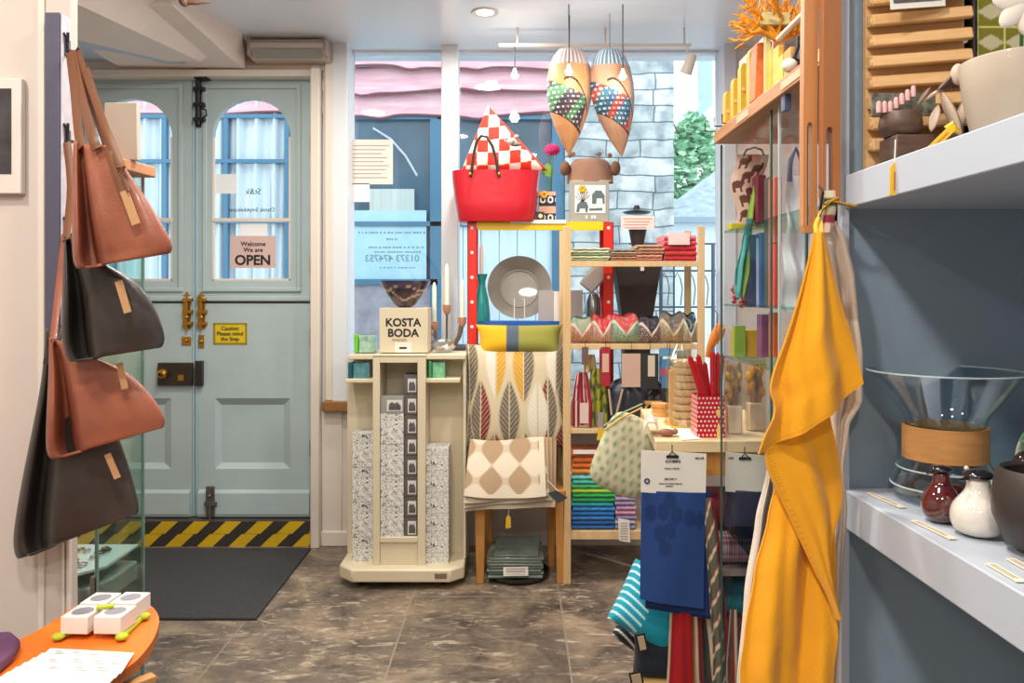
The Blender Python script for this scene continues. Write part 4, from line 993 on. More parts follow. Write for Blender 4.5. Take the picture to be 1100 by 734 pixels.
def fold_stack(px0, px1, z0, n, h, cols, label, cat='folded textiles', D=PD+.02, depth=.2, name='folded_cloths', grp=None, each=True):
    """a pile of folded cloths: each cloth a thing"""
    for k in range(n):
        j = random.uniform(-1.2, 1.2)*D/F; xa, xb = X(px0, D)+j+.002, X(px1, D)+j-.002; zz = z0+k*h; c = cols[k % len(cols)]
        m = mat('cloth_'+c, c, .85, var=.12, vscale=25, bump=.4, bscale=90, sheen=.2)
        g = G(); hh = h*.96; nn = 12
        fn = lambda u, v: None
        pf = [(D+depth, zz), (D+.012, zz), (D+.002, zz+hh*.28), (D+.0, zz+hh*.5), (D+.002, zz+hh*.75), (D+.012, zz+hh), (D+depth, zz+hh)]
        vs = []; 
        for i in range(nn+1):
            x = lerp(xa, xb, i/nn); wv = .0025*math.sin(i*1.7+k*2.1); wy = .002*math.sin(i*2.3+k)
            vs += [(x, y+wy*(y < D+.02), z+wv*(z > zz+hh*.3)*.5) for y, z in pf]
        q = len(pf); fs = [tuple(range(q)), tuple(nn*q+i for i in range(q-1, -1, -1))]
        for i in range(nn):
            for a in range(q): fs.append((i*q+a, (i+1)*q+a, (i+1)*q+(a+1) % q, i*q+(a+1) % q))
        place = 'top' if k == n-1 else ('bottom' if k == 0 else ['', 'second', 'third', 'fourth', 'fifth', 'sixth', 'seventh', 'eighth', 'ninth', 'tenth', 'eleventh'][k]+' up')
        tag(g.add(vs, fs).build(name, m, smooth=50), label.replace('@', place), cat, grp)
    return z0+n*h
fold_stack(614, 655.5, Z1, 5, .0125, ['#8fa07a', '#d8d6bd', '#7f9a6c', '#dcd6c4', '#a7b08e'], 'green striped tea towel, @ in the leftmost pile on the pine top shelf', 'tea towel', name='tea_towel', grp='towels on the pine top shelf')
fold_stack(656, 684.5, Z1, 5, .011, ['#9c6d55', '#b98b6f', '#8a6a50', '#c5a383', '#6f6a50'], 'brown striped tea towel, @ in the second pile on the pine top shelf', 'tea towel', name='tea_towel', grp='towels on the pine top shelf')
fold_stack(685, 713, Z1, 5, .0155, ['#b5735a', '#d1957c', '#a8745a', '#c29a74', '#b08a70'], 'rust striped tea towel, @ in the third pile on the pine top shelf', 'tea towel', name='tea_towel', grp='towels on the pine top shelf')
zr = fold_stack(713.5, 749, Z1, 5, .0245, ['#b8232f', '#c23a35', '#cf2f3c', '#d7525c', '#e38088'], 'red tea towel, @ in the rightmost pile on the pine top shelf', 'tea towel', name='tea_towel', grp='towels on the pine top shelf')
tag(G().pbox(718, 741, 250, 263, PD+.008, .004).build('paper_label', mat('pinkish_paper', '#ecd2cf', .7), smooth=0), 'pale paper band on the front of the red tea towel pile', 'label')
# vessels behind
D = 4.04
o = thing('tapered_planter', 'tall near-black tapered planter standing behind the pine shelving', 'planter', P(686, 360, D))
g = G(); a = [(-.118, -.1), (.118, -.1), (.118, .09), (-.118, .09)]; zt_ = Z(284, D); zb_ = Z(368, D); sc = .52
g.add([(X(686, D)+x, D+.1+y, zt_) for x, y in a]+[(X(686, D)+x*sc, D+.1+y*sc, zb_) for x, y in a], [(0, 1, 5, 4), (1, 2, 6, 5), (2, 3, 7, 6), (3, 0, 4, 7), (4, 5, 6, 7)])
g.build('pot', mat('near_black_clay', '#3a3231', .6, var=.1), o, bevel=.004)
G().pbox(688, 692, 286, 291, D-.003, .002).build('maker_mark', CARD, o)
G().box(X(672, D), X(700, D), D+.04, D+.16, .76, zb_).build('stand', mat('near_black_clay'), o)
o = thing('small_pot', 'small black pot holding a printed white card above the towel piles', 'pot', P(685, 265, D))
g = G(); g.lathe([(0, 0), (.03, 0), (.047, .09), (.04, .09), (.03, .02)], P(685, 265.5, D+.08), n=24); g.build('pot', mat('near_black_clay'), o)
g = G(); g.lathe([(0, -.004), (.06, -.003), (.075, .005), (.02, .02), (.012, .04), (0, .04)], P(684, 229, D+.1), n=24); g.build('cap', mat('dark_tray'), o)
s_ = G().pbox(667, 703, 232, 246.5, D+.01, .003).build('card', mat('pinkish_white_card', '#eadfd8', .7), o, smooth=0)
g = G(); [g.pbox(670+i % 2, 700-i*2, 234.5+i*3.2, 235.5+i*3.2, D+.0085, .001) for i in range(4)]; g.build('card_print', mat('pink_print', '#d79a8c', .7), o, smooth=0)
tag(G().box(X(620, D), X(745, D), 4.07, 4.22, Z(265.5, 4.12)-.012, Z(265.5, 4.12)).build('glass_shelf', PGLASS, smooth=0), 'thin clear glass ledge behind the pine shelving carrying the small pot', 'shelf')
# scarves / pouches on second shelf
def pouch(px, w_, py1, c1, c2, c3, label, hang=True, seed=0):
    D = PD+.04; c = Vector((X(px, D), D+.05, Z2)); o = thing('fabric_pouch', label, 'pouch', c, 'folded pouches on the pine middle shelf')
    A, B, C_ = lin(c1), lin(c2), lin(c3); hh = (370-py1)*D/F; hw = w_/2*D/F
    def col(u, v):
        k = noise.noise(Vector((u*7, v*9, seed)))
        d = abs(u-.5)*2; e = v-(.28+.62*d)       # open V mouth
        if abs(e) < .06: return C_
        k2 = noise.noise(Vector((u*30, v*30, seed+7)))
        if e > 0: return B if k < .1 else mixc(B, A, .5)
        if k2 > .18: return mixc(A, C_, .7)
        return mixc(A, (0, 0, 0), .45) if k2 < -.22 else A
    def fn(u, v):
        d = abs(u-.5)*2; top = 1-.20*(1-d)**1.2*0-.10*math.sin(seed+u*6)**2
        z = Z2+.002+hh*v*(.97-.06*math.sin(seed+u*5)**2)*((.92+.08*min(d, .55)/.55)*(1-.38*max(0, (d-.6)/.4)**2)); x = c.x+(u-.5)*2*hw*(1.14-.05*v+.05*math.sin(v*5+seed))
        y = D+.05-.055*math.sin(PI*min(1, v*1.05))**.6*(1-d**2.2)**.5+.03*max(0, v-(.28+.62*d))*1.4
        return (x, y+.004*math.sin(u*19+seed), z)
    G().sheet(fn, 44, 36, col, .006).build('body', CC, o)
    def back(u, v):
        p = fn(u, v); return (p[0], D+.056+.035*math.sin(PI*v)*(1-(abs(u-.5)*2)**2)**.5, p[2])
    G().sheet(back, 14, 10, lambda u, v: B).build('lining', CC, o)
pouch(625.5, 25, 339, '#b5806c', '#7f9a84', '#e0c3b0', 'rust and green folded pouch, first from the left post of the pine shelving', seed=1)
pouch(648, 24, 337, '#b98f80', '#c53a42', '#e2cdbf', 'brown pouch with a red lining, second from the left post of the pine shelving', seed=2)
pouch(673, 30, 336, '#86a58d', '#c9474a', '#bfcbb5', 'sage green pouch with a coral red lining on the pine middle shelf', seed=3)
pouch(700, 23, 338, '#6a5a60', '#2f333f', '#d6c5bb', 'dark plum pouch with pale seams on the pine middle shelf', seed=4)
pouch(724, 28, 334, '#a5927a', '#6a6560', '#cdbf9f', 'speckled brown pouch on the pine middle shelf right of the plum one', seed=5)
pouch(742.5, 17, 335, '#b1a486', '#274057', '#cfd6c9', 'beige pouch with a deep navy lining next to the right pine post', seed=6)
# hanging tags under the second shelf
def hang_tag(px0, px1, py0, py1, col, label, D=PD-.004, inner=None, cat='tag', grp='tags hanging under the pine middle shelf', sx=None, name='swing_tag'):
    o = thing(name, label, cat, P((px0+px1)/2, py0, D), grp)
    G().pbox(px0, px1, py0, py1, D, .003).build('tag', mat('tagcard'+col, col, .7), o, smooth=0)
    G().tube([P((px0+px1)/2, py0+.5, D-.001), P((px0+px1)/2+.5, 366, D-.001)], .0011, n=5).build('string', BLACK, o)
    if inner: G().pbox(*inner[:4], D-.0015, .0012).build('label', mat('tagcard'+inner[4], inner[4], .7), o, smooth=0)
    return o
hang_tag(625, 632, 373, 392, '#6e5349', 'brown tag hanging above the red striped cloth')
hang_tag(645.5, 655.5, 373, 415, '#a3222e', 'tall dark red tag with cream label under the pine middle shelf', inner=(647, 654, 380, 400, '#d3a695'))
hang_tag(668, 688, 380, 416, '#c8a795', 'pinkish brown card tag hanging above the navy bags')
hang_tag(688.5, 707.5, 380, 418, '#2d2a2b', 'black card tag with cream label hanging above the navy bags', inner=(696, 703.5, 382, 404.5, '#cfc0ab'))
hang_tag(709, 724, 374, 383, '#5e93b6', 'blue card tag beside the black one')
hang_tag(711, 727, 386, 417, '#3f7fb4', 'blue and crimson printed card hanging at the right of the black tag', inner=(709.5, 720, 396, 404, '#a54b6c'))
# third shelf: cloths and bags
def drape(name, label, cat, px0, px1, py0, py1, D, col, fold=.02, nf=5, tp=.4, grp=None, parent=None, z0=None, dep=0.0, seed=0, nu=40, nv=24, th=.003):
    """gathered at the top, opening downwards"""
    def fn(u, v):
        sp = tp+(1-tp)*min(1, v*1.6)**.7; c = (px0+px1)/2; px = c+(u-.5)*(px1-px0)*sp
        p = P(px, lerp(py0, py1+math.sin(u*7+seed)*1.2, v), D); p.y += fold*math.sin(u*nf*2*PI+seed)*(.4+.6*v)+dep*v; return p
    g = G().sheet(fn, nu, nv, col, th)
    o = g.build(name, CC, parent)
    if parent is None: tag(o, label, cat, grp)
    return o
RW = lambda u, v: lin('#e5cdc8') if ((u*5+.12*math.sin(v*6)) % 1) < .24 else lin('#9e1f30')
t = thing('striped_cloth', 'red cloth with white stripes bunched on the pine lower middle shelf', 'cloth', P(623, 457, PD+.03))
drape('cloth', '', '', 613.5, 636, 400, 457.5, PD+.04, RW, .012, 3, .45, parent=t)
G().pbox(623, 632, 433, 455, PD-.004, .002).build('label', mat('pink_label', '#dcc0b8', .7), t, smooth=0)
YG = lambda u, v: mixc(lin('#a9a032'), lin('#3f5a34'), 1 if noise.noise(Vector((u*5, v*8, 3))) > .1 else .15)
drape('patterned_cloth', 'olive and yellow leaf patterned cloth bunched beside the red striped one', 'cloth', 631, 652, 396, 457.5, PD+.05, YG, .014, 3, .6)
drape('beige_cloth', 'pale beige cloth gathered behind the olive patterned cloth', 'cloth', 627, 640, 381, 400, PD+.1, lambda u, v: lin('#e3c893'), .01, 2, .7)
def lumpy(name, label, cat, px, py, D, rx, rz, ry, m, seed=0, extra=None):
    """soft slumped bag, bottom at shelf"""
    g = G(); c = P(px, py, D)
    def fn(u, v):
        a = u*2*PI; b = v*PI; r = math.sin(b)
        k = 1+.16*noise.noise(Vector((math.cos(a)*1.6, math.sin(a)*1.6, b*1.4+seed)))+.07*math.sin(a*5+seed)*r
        zz = -math.cos(b); zz = max(zz, -.75)
        return (c.x+rx*r**.8*math.cos(a)*k, c.y+ry*r*math.sin(a)*k, c.z+rz*zz*k)
    g.sheet(fn, 48, 24); return tag(g.build(name, m), label, cat)
NV = mat('navy_satin', '#272b3b', .3, var=.3, vscale=12, sheen=.4)
lumpy('navy_bag', 'glossy navy satin bag slumped in the middle of the pine lower middle shelf', 'bag', 672, 436, PD+.1, .105, .13, .08, NV, 2)
lumpy('navy_bag', 'black blue satin bag bunched right of the tall red tag', 'bag', 656, 440, PD+.12, .05, .1, .06, NV, 5)
lumpy('dark_bag', 'dark brown black bag slumped behind the tan ring on the pine shelf', 'bag', 705, 437, PD+.13, .09, .115, .08, mat('brown_black_leather', '#332b2d', .4, var=.3), 9)
g = G(); c = P(702, 437, PD+.0); g.tube([c+Vector((.036*math.cos(a), 0, .03*math.sin(a)-.012)) for a in [2*PI*i/20 for i in range(20)]], .006, closed=True); g.tube([c+Vector((.02*math.cos(a), -.01, .018*math.sin(a)-.02)) for a in [2*PI*i/16 for i in range(16)]], .005, closed=True)
g.box(c.x-.04, c.x+.04, c.y-.01, c.y+.03, c.z+.012, c.z+.024)
tag(g.build('bamboo_handle', mat('bamboo_tan', '#caa05f', .4)), 'tan bamboo ring handles lying on the dark bags', 'handle')
for (a, b) in (((655, 416), (662, 447)), ((668, 420), (661, 447))): pass
tag(G().tube([P(654, 418, PD+.0), P(657, 446, PD-.004), P(662, 446, PD-.004), P(669, 418, PD+.0)], .005, flat=.0025).build('strap', mat('pale_tan_strap', '#bb9f7e', .6)), 'pale tan strap looped down in front of the navy bags', 'strap')
t = thing('price_tag', 'yellow price tag hanging below the olive patterned cloth', 'tag', P(644, 470, PD-.006))
G().poly([(641, 473), (648.5, 473), (648.5, 462), (646, 459), (643, 460)], PD-.008, .002).build('tag', mat('tag_yellow'), t, smooth=0)
G().pbox(642, 648, 443, 460, PD-.006, .001).build('stub', mat('mauve_stub', '#9c8c94', .7), t, smooth=0)
# bottom shelf: bright towels
zz = fold_stack(614.5, 660.5, Z4, 12, .0212, ['#1c5c9c', '#20548f', '#2a72b8', '#1f66a8', '#2a7cbf', '#1d8d9b', '#1f8f4e', '#2aa054', '#9cc43a', '#3aa86b', '#49b7a5', '#6cc6c0'], 'folded towel, @ in the blue to green pile on the pine bottom shelf', 'towel', name='hand_towel', grp='bright towels on the pine bottom shelf')
tag(G().box(X(614, PD), X(650, PD), PD+.04, PD+.22, zz, zz+.004).build('pile_divider', CARD), 'thin card between the orange and turquoise towels', 'card')
fold_stack(615, 650, zz+.004, 4, .0265, ['#d8862c', '#cf6a20', '#d6722a', '#c8652a'], 'orange folded towel, @ in the orange pile above the turquoise towels', 'towel', name='hand_towel', grp='orange towels on the pine bottom shelf')
tag(G().pbox(616, 648, 484, 488, PD+.005, .012).build('paper_band', CARD), 'grey white paper band around the top orange towel', 'band')
fold_stack(661, 683, Z4, 8, .0222, ['#7f86b0', '#a9a0bd', '#8b7fa8', '#c58aa0', '#b58bb0', '#9a86aa', '#b19ac0', '#a38ba5'], 'lilac folded towel, @ in the narrow pile behind the white card', 'towel', name='hand_towel', grp='lilac towels on the pine bottom shelf')
g = G().poly([(664, 557), (676, 559), (677, 583), (665, 581)], PD-.01, .002); o = g.build('shelf_card', CARD, smooth=0); tag(o, 'small white printed card leaning on the lilac towel pile', 'card')
g = G(); [g.pbox(666.5, 674.5, 562+i*2.8, 563+i*2.8, PD-.0115, .001) for i in range(7)]; g.build('card_print', mat('faint_type'), o, smooth=0)
tag(G().tube([P(613, 590, 3.9), P(650, 600, 3.8), P(690, 612, 3.7), P(720, 622, 3.75)], .005).build('floor_cable', mat('grey_cable', '#77726c', .5)), 'grey cable trailing across the dark under the pine shelving', 'cable')
# ------------------------------------------------------------- fish balloons
def fish(px, tx, bx, py0, py1, w_, D, cols, label, seed):
    c = P(px, py0, D); o = thing('fish_cushion', label, 'hanging decoration', P(px, py1, D), 'fish shaped decorations hanging in the window')
    skin, A, B, C_, top = [lin(q) for q in cols]
    prof = [(0, .50), (.06, .72), (.16, .90), (.3, 1), (.45, .98), (.6, .84), (.74, .62), (.86, .38), (.95, .16), (1, .02)]
    hw = w_/2*D/F
    def half(v):
        for a, b in zip(prof, prof[1:]):
            if v <= b[0]: t_ = (v-a[0])/(b[0]-a[0]); return lerp(a[1], b[1], t_)
        return .02
    def cx(v): return lerp(tx, bx, v**1.6)
    def fn(sd):
        def f(u, v):
            a = (u-.5)*2; h = half(v)*hw; p = P(cx(v), lerp(py0, py1, v), D)
            return Vector((p.x+h*math.sin(a*PI/2), D-sd*h*.75*math.cos(a*PI/2), p.z))
        return f
    def col(u, v):
        a = math.sin((u-.5)*PI); 
        if v < .16: return top if ((u*14) % 1) > .35 else mixc(top, (1, 1, 1), .5)
        # dark outlined wing from upper right sweeping
        e = v-(.40+.1*a); e2 = v-(.70-.22*(-a)*.5)
        if abs(v-(.30+.35*(a+.05)**2)) < .012 and a > -.3: return lin('#1e1b1c')
        if e > 0 and e2 < 0 and a < .75:
            gx = (a*4.2+.5*int(v*22)) % 1; gy = (v*22) % 1
            r_ = int((v-.38)*9+a*2.2+seed)
            if .25 < gx < .7 and .35 < gy < .7 and ((gx*9) % 1 > .4): return lin('#ece4d6')
            if gy < .08: return lin('#171717')
            return [A, B, C_][r_ % 3]
        if a > .75 and v < .6: return mixc(C_, skin, .5)
        if abs(e2) < .012: return lin('#1e1b1c')
        n_ = noise.noise(Vector((a*3, v*5, seed))); return mixc(skin, lin('#c07c44') if seed < 5 else lin('#a37862'), .5+.5*n_)
    CF = colmat('printed_fish_cotton', .45, 0)
    g = G().sheet(fn(1), 80, 150, col); g.build('printed_front', CF, o)
    g = G().sheet(fn(-1), 24, 30, lambda u, v: skin); g.build('back', CF, o)
    G().tube([P(tx, py0+1, D), (X(tx, D), D, CEIL)], .0015, n=5).build('cord', BLACK, o)
    return o
fish(614, 612, 611, 54, 166, 49, 3.8, ['#c0936e', '#4f7f5a', '#403744', '#4f3f48', '#a08a88'], 'fish shaped printed cushion with green and purple patches, hanging on the left', 1)
fish(657, 655, 668, 55, 168, 47, 3.78, ['#bb9070', '#2f5572', '#a3423a', '#3d6a80', '#5f7f93'], 'fish shaped printed cushion with blue and red patches, hanging on the right', 6)
# ------------------------------------------------------------- left: bags on the rack board
LD = 1.79
struct(G().box(-2.7, X(75.5, LD), LD, LD+.03, 0, CEIL), 'wall_partition', mat('near_wall_beige_white', '#cabfb7', .7, var=.03, vscale=2))
g = G().pbox(40, 47, -170, 900, LD-.006, .006); g.pbox(66, 69, 560, 900, LD-.006, .006); g.pbox(71, 75, 560, 900, LD-.01, .01)
struct(g, 'trim_8', TRIMW, bevel=.002)
BD_ = 1.75
t = thing('rack_board', 'slate blue upright board with bag hooks fixed to the left partition', 'coat rack', P(60, 430, BD_))
G().box(X(48, BD_), X(64, BD_), BD_, LD-.001, Z(470, BD_), Z(13, BD_)).build('board', mat('slate_blue_paint', '#4d4c5f', .55, bump=.1, bscale=40), t, bevel=.002)
G().box(X(64, BD_)+.0003, X(64, BD_)+.004, BD_+.004, LD-.001, Z(440, BD_), Z(14, BD_)).build('side_strip', mat('lilac_white_strip', '#c4bfc9', .5, var=.1, vscale=40), t, smooth=0)
HK = mat('dark_hook_steel', '#4c4a55', .35, metal=.7)
xk = X(64, BD_)+.004
for py in (55, 152, 252, 350):
    z = Z(py, BD_+.02); y = BD_+.02; k = .00206
    g = G()
    g.tube([(xk, y, z+.0), (xk+.010, y, z+.0), (xk+.024, y-.004, z-.002), (xk+.030, y-.004, z+.006)], .0035)
    g.tube([(xk+.004, y, z+.0), (xk+.004, y-.002, z+.022), (xk+.0, y-.012, z+.038)], .0032); g.tube([(xk+.004, y-.002, z+.02), (xk+.010, y-.012, z+.038)], .0032)
    g.box(xk, xk+.003, y-.008, y+.012, z-.012, z+.026)
    g.build('hook', HK, t)
def leather(name, c, c2):
    m = mat(name, c, .42, col2=c2, vscale=4.5, bump=.12, bscale=260, spec=.45, coat=.08); return m
BRL = leather('tan_brown_leather', '#a9654a', '#784030'); BKL = leather('black_leather', '#3d3733', '#272220')
def tote(label, rows, D, m, th, ry, seed=0, crease=.10, name='leather_tote_bag', strap=None, tagpos=None, sm=None):
    """rows: (v, left px, left py, right px, right py) from mouth to bottom"""
    py_b = rows[-1][2]; o = thing(name, label, 'bag', P((rows[-1][1]+rows[-1][3])/2, max(rows[-1][2], rows[-1][4]), D))
    n = 14; vs = []; fs = []
    # station across the width: (u, depth offset in th)
    front = [(0, .0), (.05, -.6), (.12, -.45), (.20, .75), (.235, .55), (.29, -.8), (.40, -.62), (.6, -.58), (.8, -.42), (.93, -.2), (1, .1)]
    back = [(.9, .45), (.6, .62), (.3, .62), (.08, .5)]
    loop = front+back; q = len(loop); m_ = len(rows)
    for j, (v, lx, ly, rx, ry_) in enumerate(rows):
        full = math.sin(min(1, v*1.1+.18)*PI/2)
        for i, (u, d) in enumerate(loop):
            wob = .010*math.sin(u*9+v*5+seed)*v
            px = lerp(lx, rx, u); py = lerp(ly, ry_, u)+ (0 if v > .99 else (2.2*math.sin(u*PI*2+seed)*(1-v)))
            dd = D+th*d*full*(1 if v < .9 else .8)+ry*(u-.5)+wob
            vs.append(P(px, py, dd))
    for j in range(m_-1):
        for i in range(q): fs.append((j*q+i, j*q+(i+1) % q, (j+1)*q+(i+1) % q, (j+1)*q+i))
    # bottom closes on a centre line
    base = (m_-1)*q; cen = []
    nb = len(vs)
    r = rows[-1]; 
    for i, (u, d) in enumerate(loop): vs.append(P(lerp(r[1]+4, r[3]-5, u), lerp(r[2], r[4], u)-1.0, D+th*d*.4+ry*(u-.5)))
    for i in range(q): fs.append((base+i, base+(i+1) % q, nb+(i+1) % q, nb+i))
    fs.append(tuple(nb+i for i in range(q)))
    # inside lining
    g = G().add(vs, fs)
    b = g.build('body', m, o, smooth=180, sub=2)
    sl = b.modifiers.new('wall', 'SOLIDIFY'); sl.thickness = .003; sl.offset = -1
    return o
def ribbon(o, pts, w_, m, th=.0016, up=(0, 1, 0), name='strap'):
    pts = [Vector(p) for p in pts]; out = []
    for i in range(len(pts)-1):       # catmull-rom smoothing
        p0 = pts[max(i-1, 0)]; p1 = pts[i]; p2 = pts[i+1]; p3 = pts[min(i+2, len(pts)-1)]
        for k in range(6):
            s = k/6; out.append(.5*((2*p1)+(p2-p0)*s+(2*p0-5*p1+4*p2-p3)*s*s+(3*p1-p0-3*p2+p3)*s**3))
    out.append(pts[-1]); return G().tube(out, w_/2, n=8, flat=th, up=up).build(name, m, o, smooth=60)
KT = mat('kraft_swing_card', '#b98d62', .6)
def kraft(o, px0, py0, px1, py1, w_, D):
    a = P(px0, py0, D); b = P(px1, py1, D); d = (b-a); n_ = Vector((d.z, 0, -d.x)).normalized()*w_/2*D/F
    G().prism([a-n_, a+n_, b+n_, b-n_], (0, .002, 0)).build('swing_tag', KT, o, smooth=0)
B4 = tote('large black leather tote hanging lowest on the left rack', [(0, 48, 350, 78, 420), (.15, 45, 400, 108, 430), (.4, 34, 455, 128, 462), (.65, 22, 510, 141, 496), (.85, 13, 560, 150, 527), (.95, 10, 588, 154, 545), (1, 15, 603, 152, 552)], 1.70, BKL, .07, -.06, 3)
ribbon(B4, [P(70, 350, 1.73), P(57, 372, 1.71), P(50, 392, 1.71)], .018, BKL)
kraft(B4, 115, 488, 126, 514, 7, 1.615)
B3 = tote('tan brown leather tote hanging third down the rack with a fold at its left', [(0, 52, 360, 84, 380), (.15, 51, 385, 120, 388), (.4, 49, 420, 146, 402), (.65, 47, 450, 165, 422), (.85, 46, 475, 178, 440), (.95, 47, 488, 182, 452), (1, 52, 495, 179, 460)], 1.62, BRL, .07, -.06, 1)
ribbon(B3, [P(70, 252, 1.70), P(62, 320, 1.68), P(57, 365, 1.63)], .016, BRL)
kraft(B3, 128, 390, 134, 418, 7, 1.55)
B2 = tote('black leather tote hanging second on the rack between the two brown ones', [(0, 68, 252, 90, 262), (.15, 67, 270, 115, 285), (.4, 65, 300, 148, 297), (.65, 64, 330, 168, 325), (.85, 63, 358, 179, 352), (.95, 66, 380, 181, 365), (1, 72, 390, 177, 374)], 1.54, BKL, .07, -.05, 2)
ribbon(B2, [P(72, 153, 1.70), P(76, 200, 1.66), P(71, 258, 1.55)], .018, mat('brown_strap', '#6b3d1e', .5))
kraft(B2, 127, 302, 137, 336, 8, 1.47)
B1 = tote('tan brown leather tote hanging topmost on the rack by long straps', [(0, 78, 150, 122, 160), (.15, 77, 175, 134, 178), (.4, 76, 210, 152, 202), (.65, 75, 243, 170, 228), (.85, 75, 268, 184, 252), (.95, 76, 282, 190, 265), (1, 80, 290, 186, 273)], 1.46, BRL, .07, -.05, 0)
ST = mat('brown_strap')
ribbon(B1, [P(75, 56, 1.74), P(79, 90, 1.66), P(84, 140, 1.51), P(88, 158, 1.47)], .020, ST)
ribbon(B1, [P(77, 56, 1.74), P(84, 88, 1.66), P(97, 140, 1.46), P(104, 160, 1.43)], .020, ST)
ribbon(B1, [P(82, 56, 1.74), P(98, 105, 1.62), P(116, 155, 1.44), P(134, 205, 1.4)], .022, ST)
ribbon(B1, [P(92, 75, 1.68), P(110, 130, 1.48), P(124, 166, 1.42), P(131, 182, 1.405)], .018, ST)
kraft(B1, 133, 205, 146, 241, 9, 1.395)
G().tube([P(126, 180, 1.4), P(133, 180, 1.39), P(129, 186, 1.39), P(138, 206, 1.39)], .003).build('knot', ST, B1)
# framed picture on the near wall
D = LD-.02
t = thing('wall_picture', 'dark photograph in a pale mount hanging at the left edge', 'picture', P(-20, 208, D))
G().pbox(-70, 22.5, 84, 208, D, .018).build('mount', mat('pale_mount', '#d4ccc4', .6), t, bevel=.002)
G().pbox(-58, 12, 95, 187, D-.001, .001).build('photograph', mat('dark_photograph', '#3d3a3c', .35, var=.5, vscale=14), t, smooth=0)
# glass display case behind the partition
x1 = X(155.5, 2.11); x0 = -1.7; y0 = 1.87; y1 = 2.11
t = thing('glass_case', 'tall clear glass display case with a jewellery shelf behind the left partition', 'display case', ((x0+x1)/2, 2, 0))
EG = glass('case_pane', '#eef7f4', .02)
g = G().box(x1-.006, x1, y0, y1, .06, 1.66); g.box(x0, x1-.006, y1-.006, y1, .06, 1.66); g.build('pane', EG, t, smooth=0)
for (yy, xx) in ((y0, x1), (y1-.006, x1)): G().box(xx-.007, xx, yy, yy+.006, .06, 1.66).build('pane_edge', mat('green_glass_edge', '#7f9b92', .2), t, smooth=0)
zsx = Z(586, 2.11)
G().prism([(x0, y0, zsx), (x1-.06, y0, zsx), (x1-.012, y0+.06, zsx), (x1-.012, y1-.01, zsx), (x0, y1-.01, zsx)], (0, 0, .006)).build('jewellery_shelf', mat('pale_glass_shelf', '#c3cfcc', .15), t, smooth=0)
g = G(); pr = [(x1-.10, y0), (x1-.035, y0+.03), (x1-.012, y0+.10), (x1-.012, y1-.012), (x0, y1-.012), (x0, y0)]; g.prism([(a, b, zsx-.085) for a, b in pr], (0, 0, .05)); g.build('base_tray', mat('grey_base_tray', '#8f948e', .4), t, bevel=.006)
G().box(X(96.5, 1.87), X(103, 1.87), 1.87, 1.885, 0, zsx-.0).build('leg', mat('taupe_steel', '#83756b', .4, metal=.3), t)
G().box(x0, x1, y0, y1, 0, .06).build('plinth', mat('taupe_steel'), t)
G().prism([(x1-.12, y0, 1.66), (x1+.005, y0, 1.66), (x1+.03, y1, 1.66), (x1-.12, y1, 1.66)], (0, 0, .028)).build('top_ledge', mat('orange_oak_ledge', '#c98c62', .45, var=.15), t, bevel=.003)
tag(G().box(X(112, 2.0), X(147, 2.0), 2.0, 2.02, 1.689, Z(110, 2.0)).build('blank_card', mat('beige_board', '#c9bcae', .7), bevel=.002), 'blank beige board standing on the wooden ledge behind the brown tote', 'board')
random.seed(5); k = 0
WHERE = ['near the post', 'in the front row', 'in the middle', 'towards the glass', 'at the back edge', 'by the far corner', 'in the back row', 'beside the pale card']
for i in range(26):
    x = random.uniform(x1-.27, x1-.06); y = random.uniform(y0+.03, y1-.05); rr = random.uniform(.007, .012); c = Vector((x, y, zsx+.0075+.002))
    g = G().tube([c+Vector((rr*math.cos(a), rr*math.sin(a), .002)) for a in [2*PI*q/12 for q in range(12)]], .0022, n=6, closed=True); g.ball(c+Vector((0, -rr, .003)), .004, n=5)
    tag(g.build('ring', [mat('gold_ring', '#b8894a', .3, metal=.8), mat('dark_ring', '#3a3632', .4), mat('silver_ring', '#b8b8b4', .3, metal=.8)][i % 3]), 'small piece of jewellery laid out on the glass case shelf', 'jewellery', 'jewellery on the case shelf')
for i in range(3): tag(G().obox((x1-.2+i*.055, y0+.04+.01*i, zsx+.009), (.05, .04, .002), rot('Z', 8*i)).build('jewellery_card', CARD), ['white jewellery card nearest the post in the glass case', 'white jewellery card in the middle of the glass case shelf', 'white jewellery card nearest the glass edge of the case'][i], 'card')
# ------------------------------------------------------------- orange table
TZ = .70
pts = [(30, 683), (50, 672), (66, 661.5), (80, 652), (98, 645.5), (120, 642), (140, 643.5), (155, 647.5), (165, 653.5), (170.5, 663), (170, 673), (165, 686), (157, 698), (146, 710), (132, 720), (112, 732), (88, 748), (55, 775), (0, 800), (-100, 805), (-200, 770), (-190, 730), (-110, 704), (-30, 697), (5, 692)]
t = thing('kidney_table', 'low kidney shaped table with a bright orange top at the lower left', 'table', FL(60, 720, TZ)-Vector((0, 0, TZ)))
wp = [FL(a, b, TZ) for a, b in pts]; cr = []
for i in range(len(wp)):
    p0, p1, p2, p3 = wp[i-1], wp[i], wp[(i+1) % len(wp)], wp[(i+2) % len(wp)]
    for k in range(4): s = k/4; cr.append(.5*((2*p1)+(p2-p0)*s+(2*p0-5*p1+4*p2-p3)*s*s+(3*p1-p0-3*p2+p3)*s**3))
for i, p in enumerate(cr): cr[i] = Vector((p.x, min(p.y, LD-.02) if p.x < -.98 else min(p.y, 1.83), p.z))
G().prism([p-Vector((0, 0, .002)) for p in cr], (0, 0, .002)).build('orange_top', mat('orange_laminate', '#ef7427', .38), t, smooth=0)
G().prism([p-Vector((0, 0, .02)) for p in cr], (0, 0, .0178)).build('board', mat('plywood_edge_orange', '#b8622c', .5, var=.2, vscale=30), t, smooth=0)
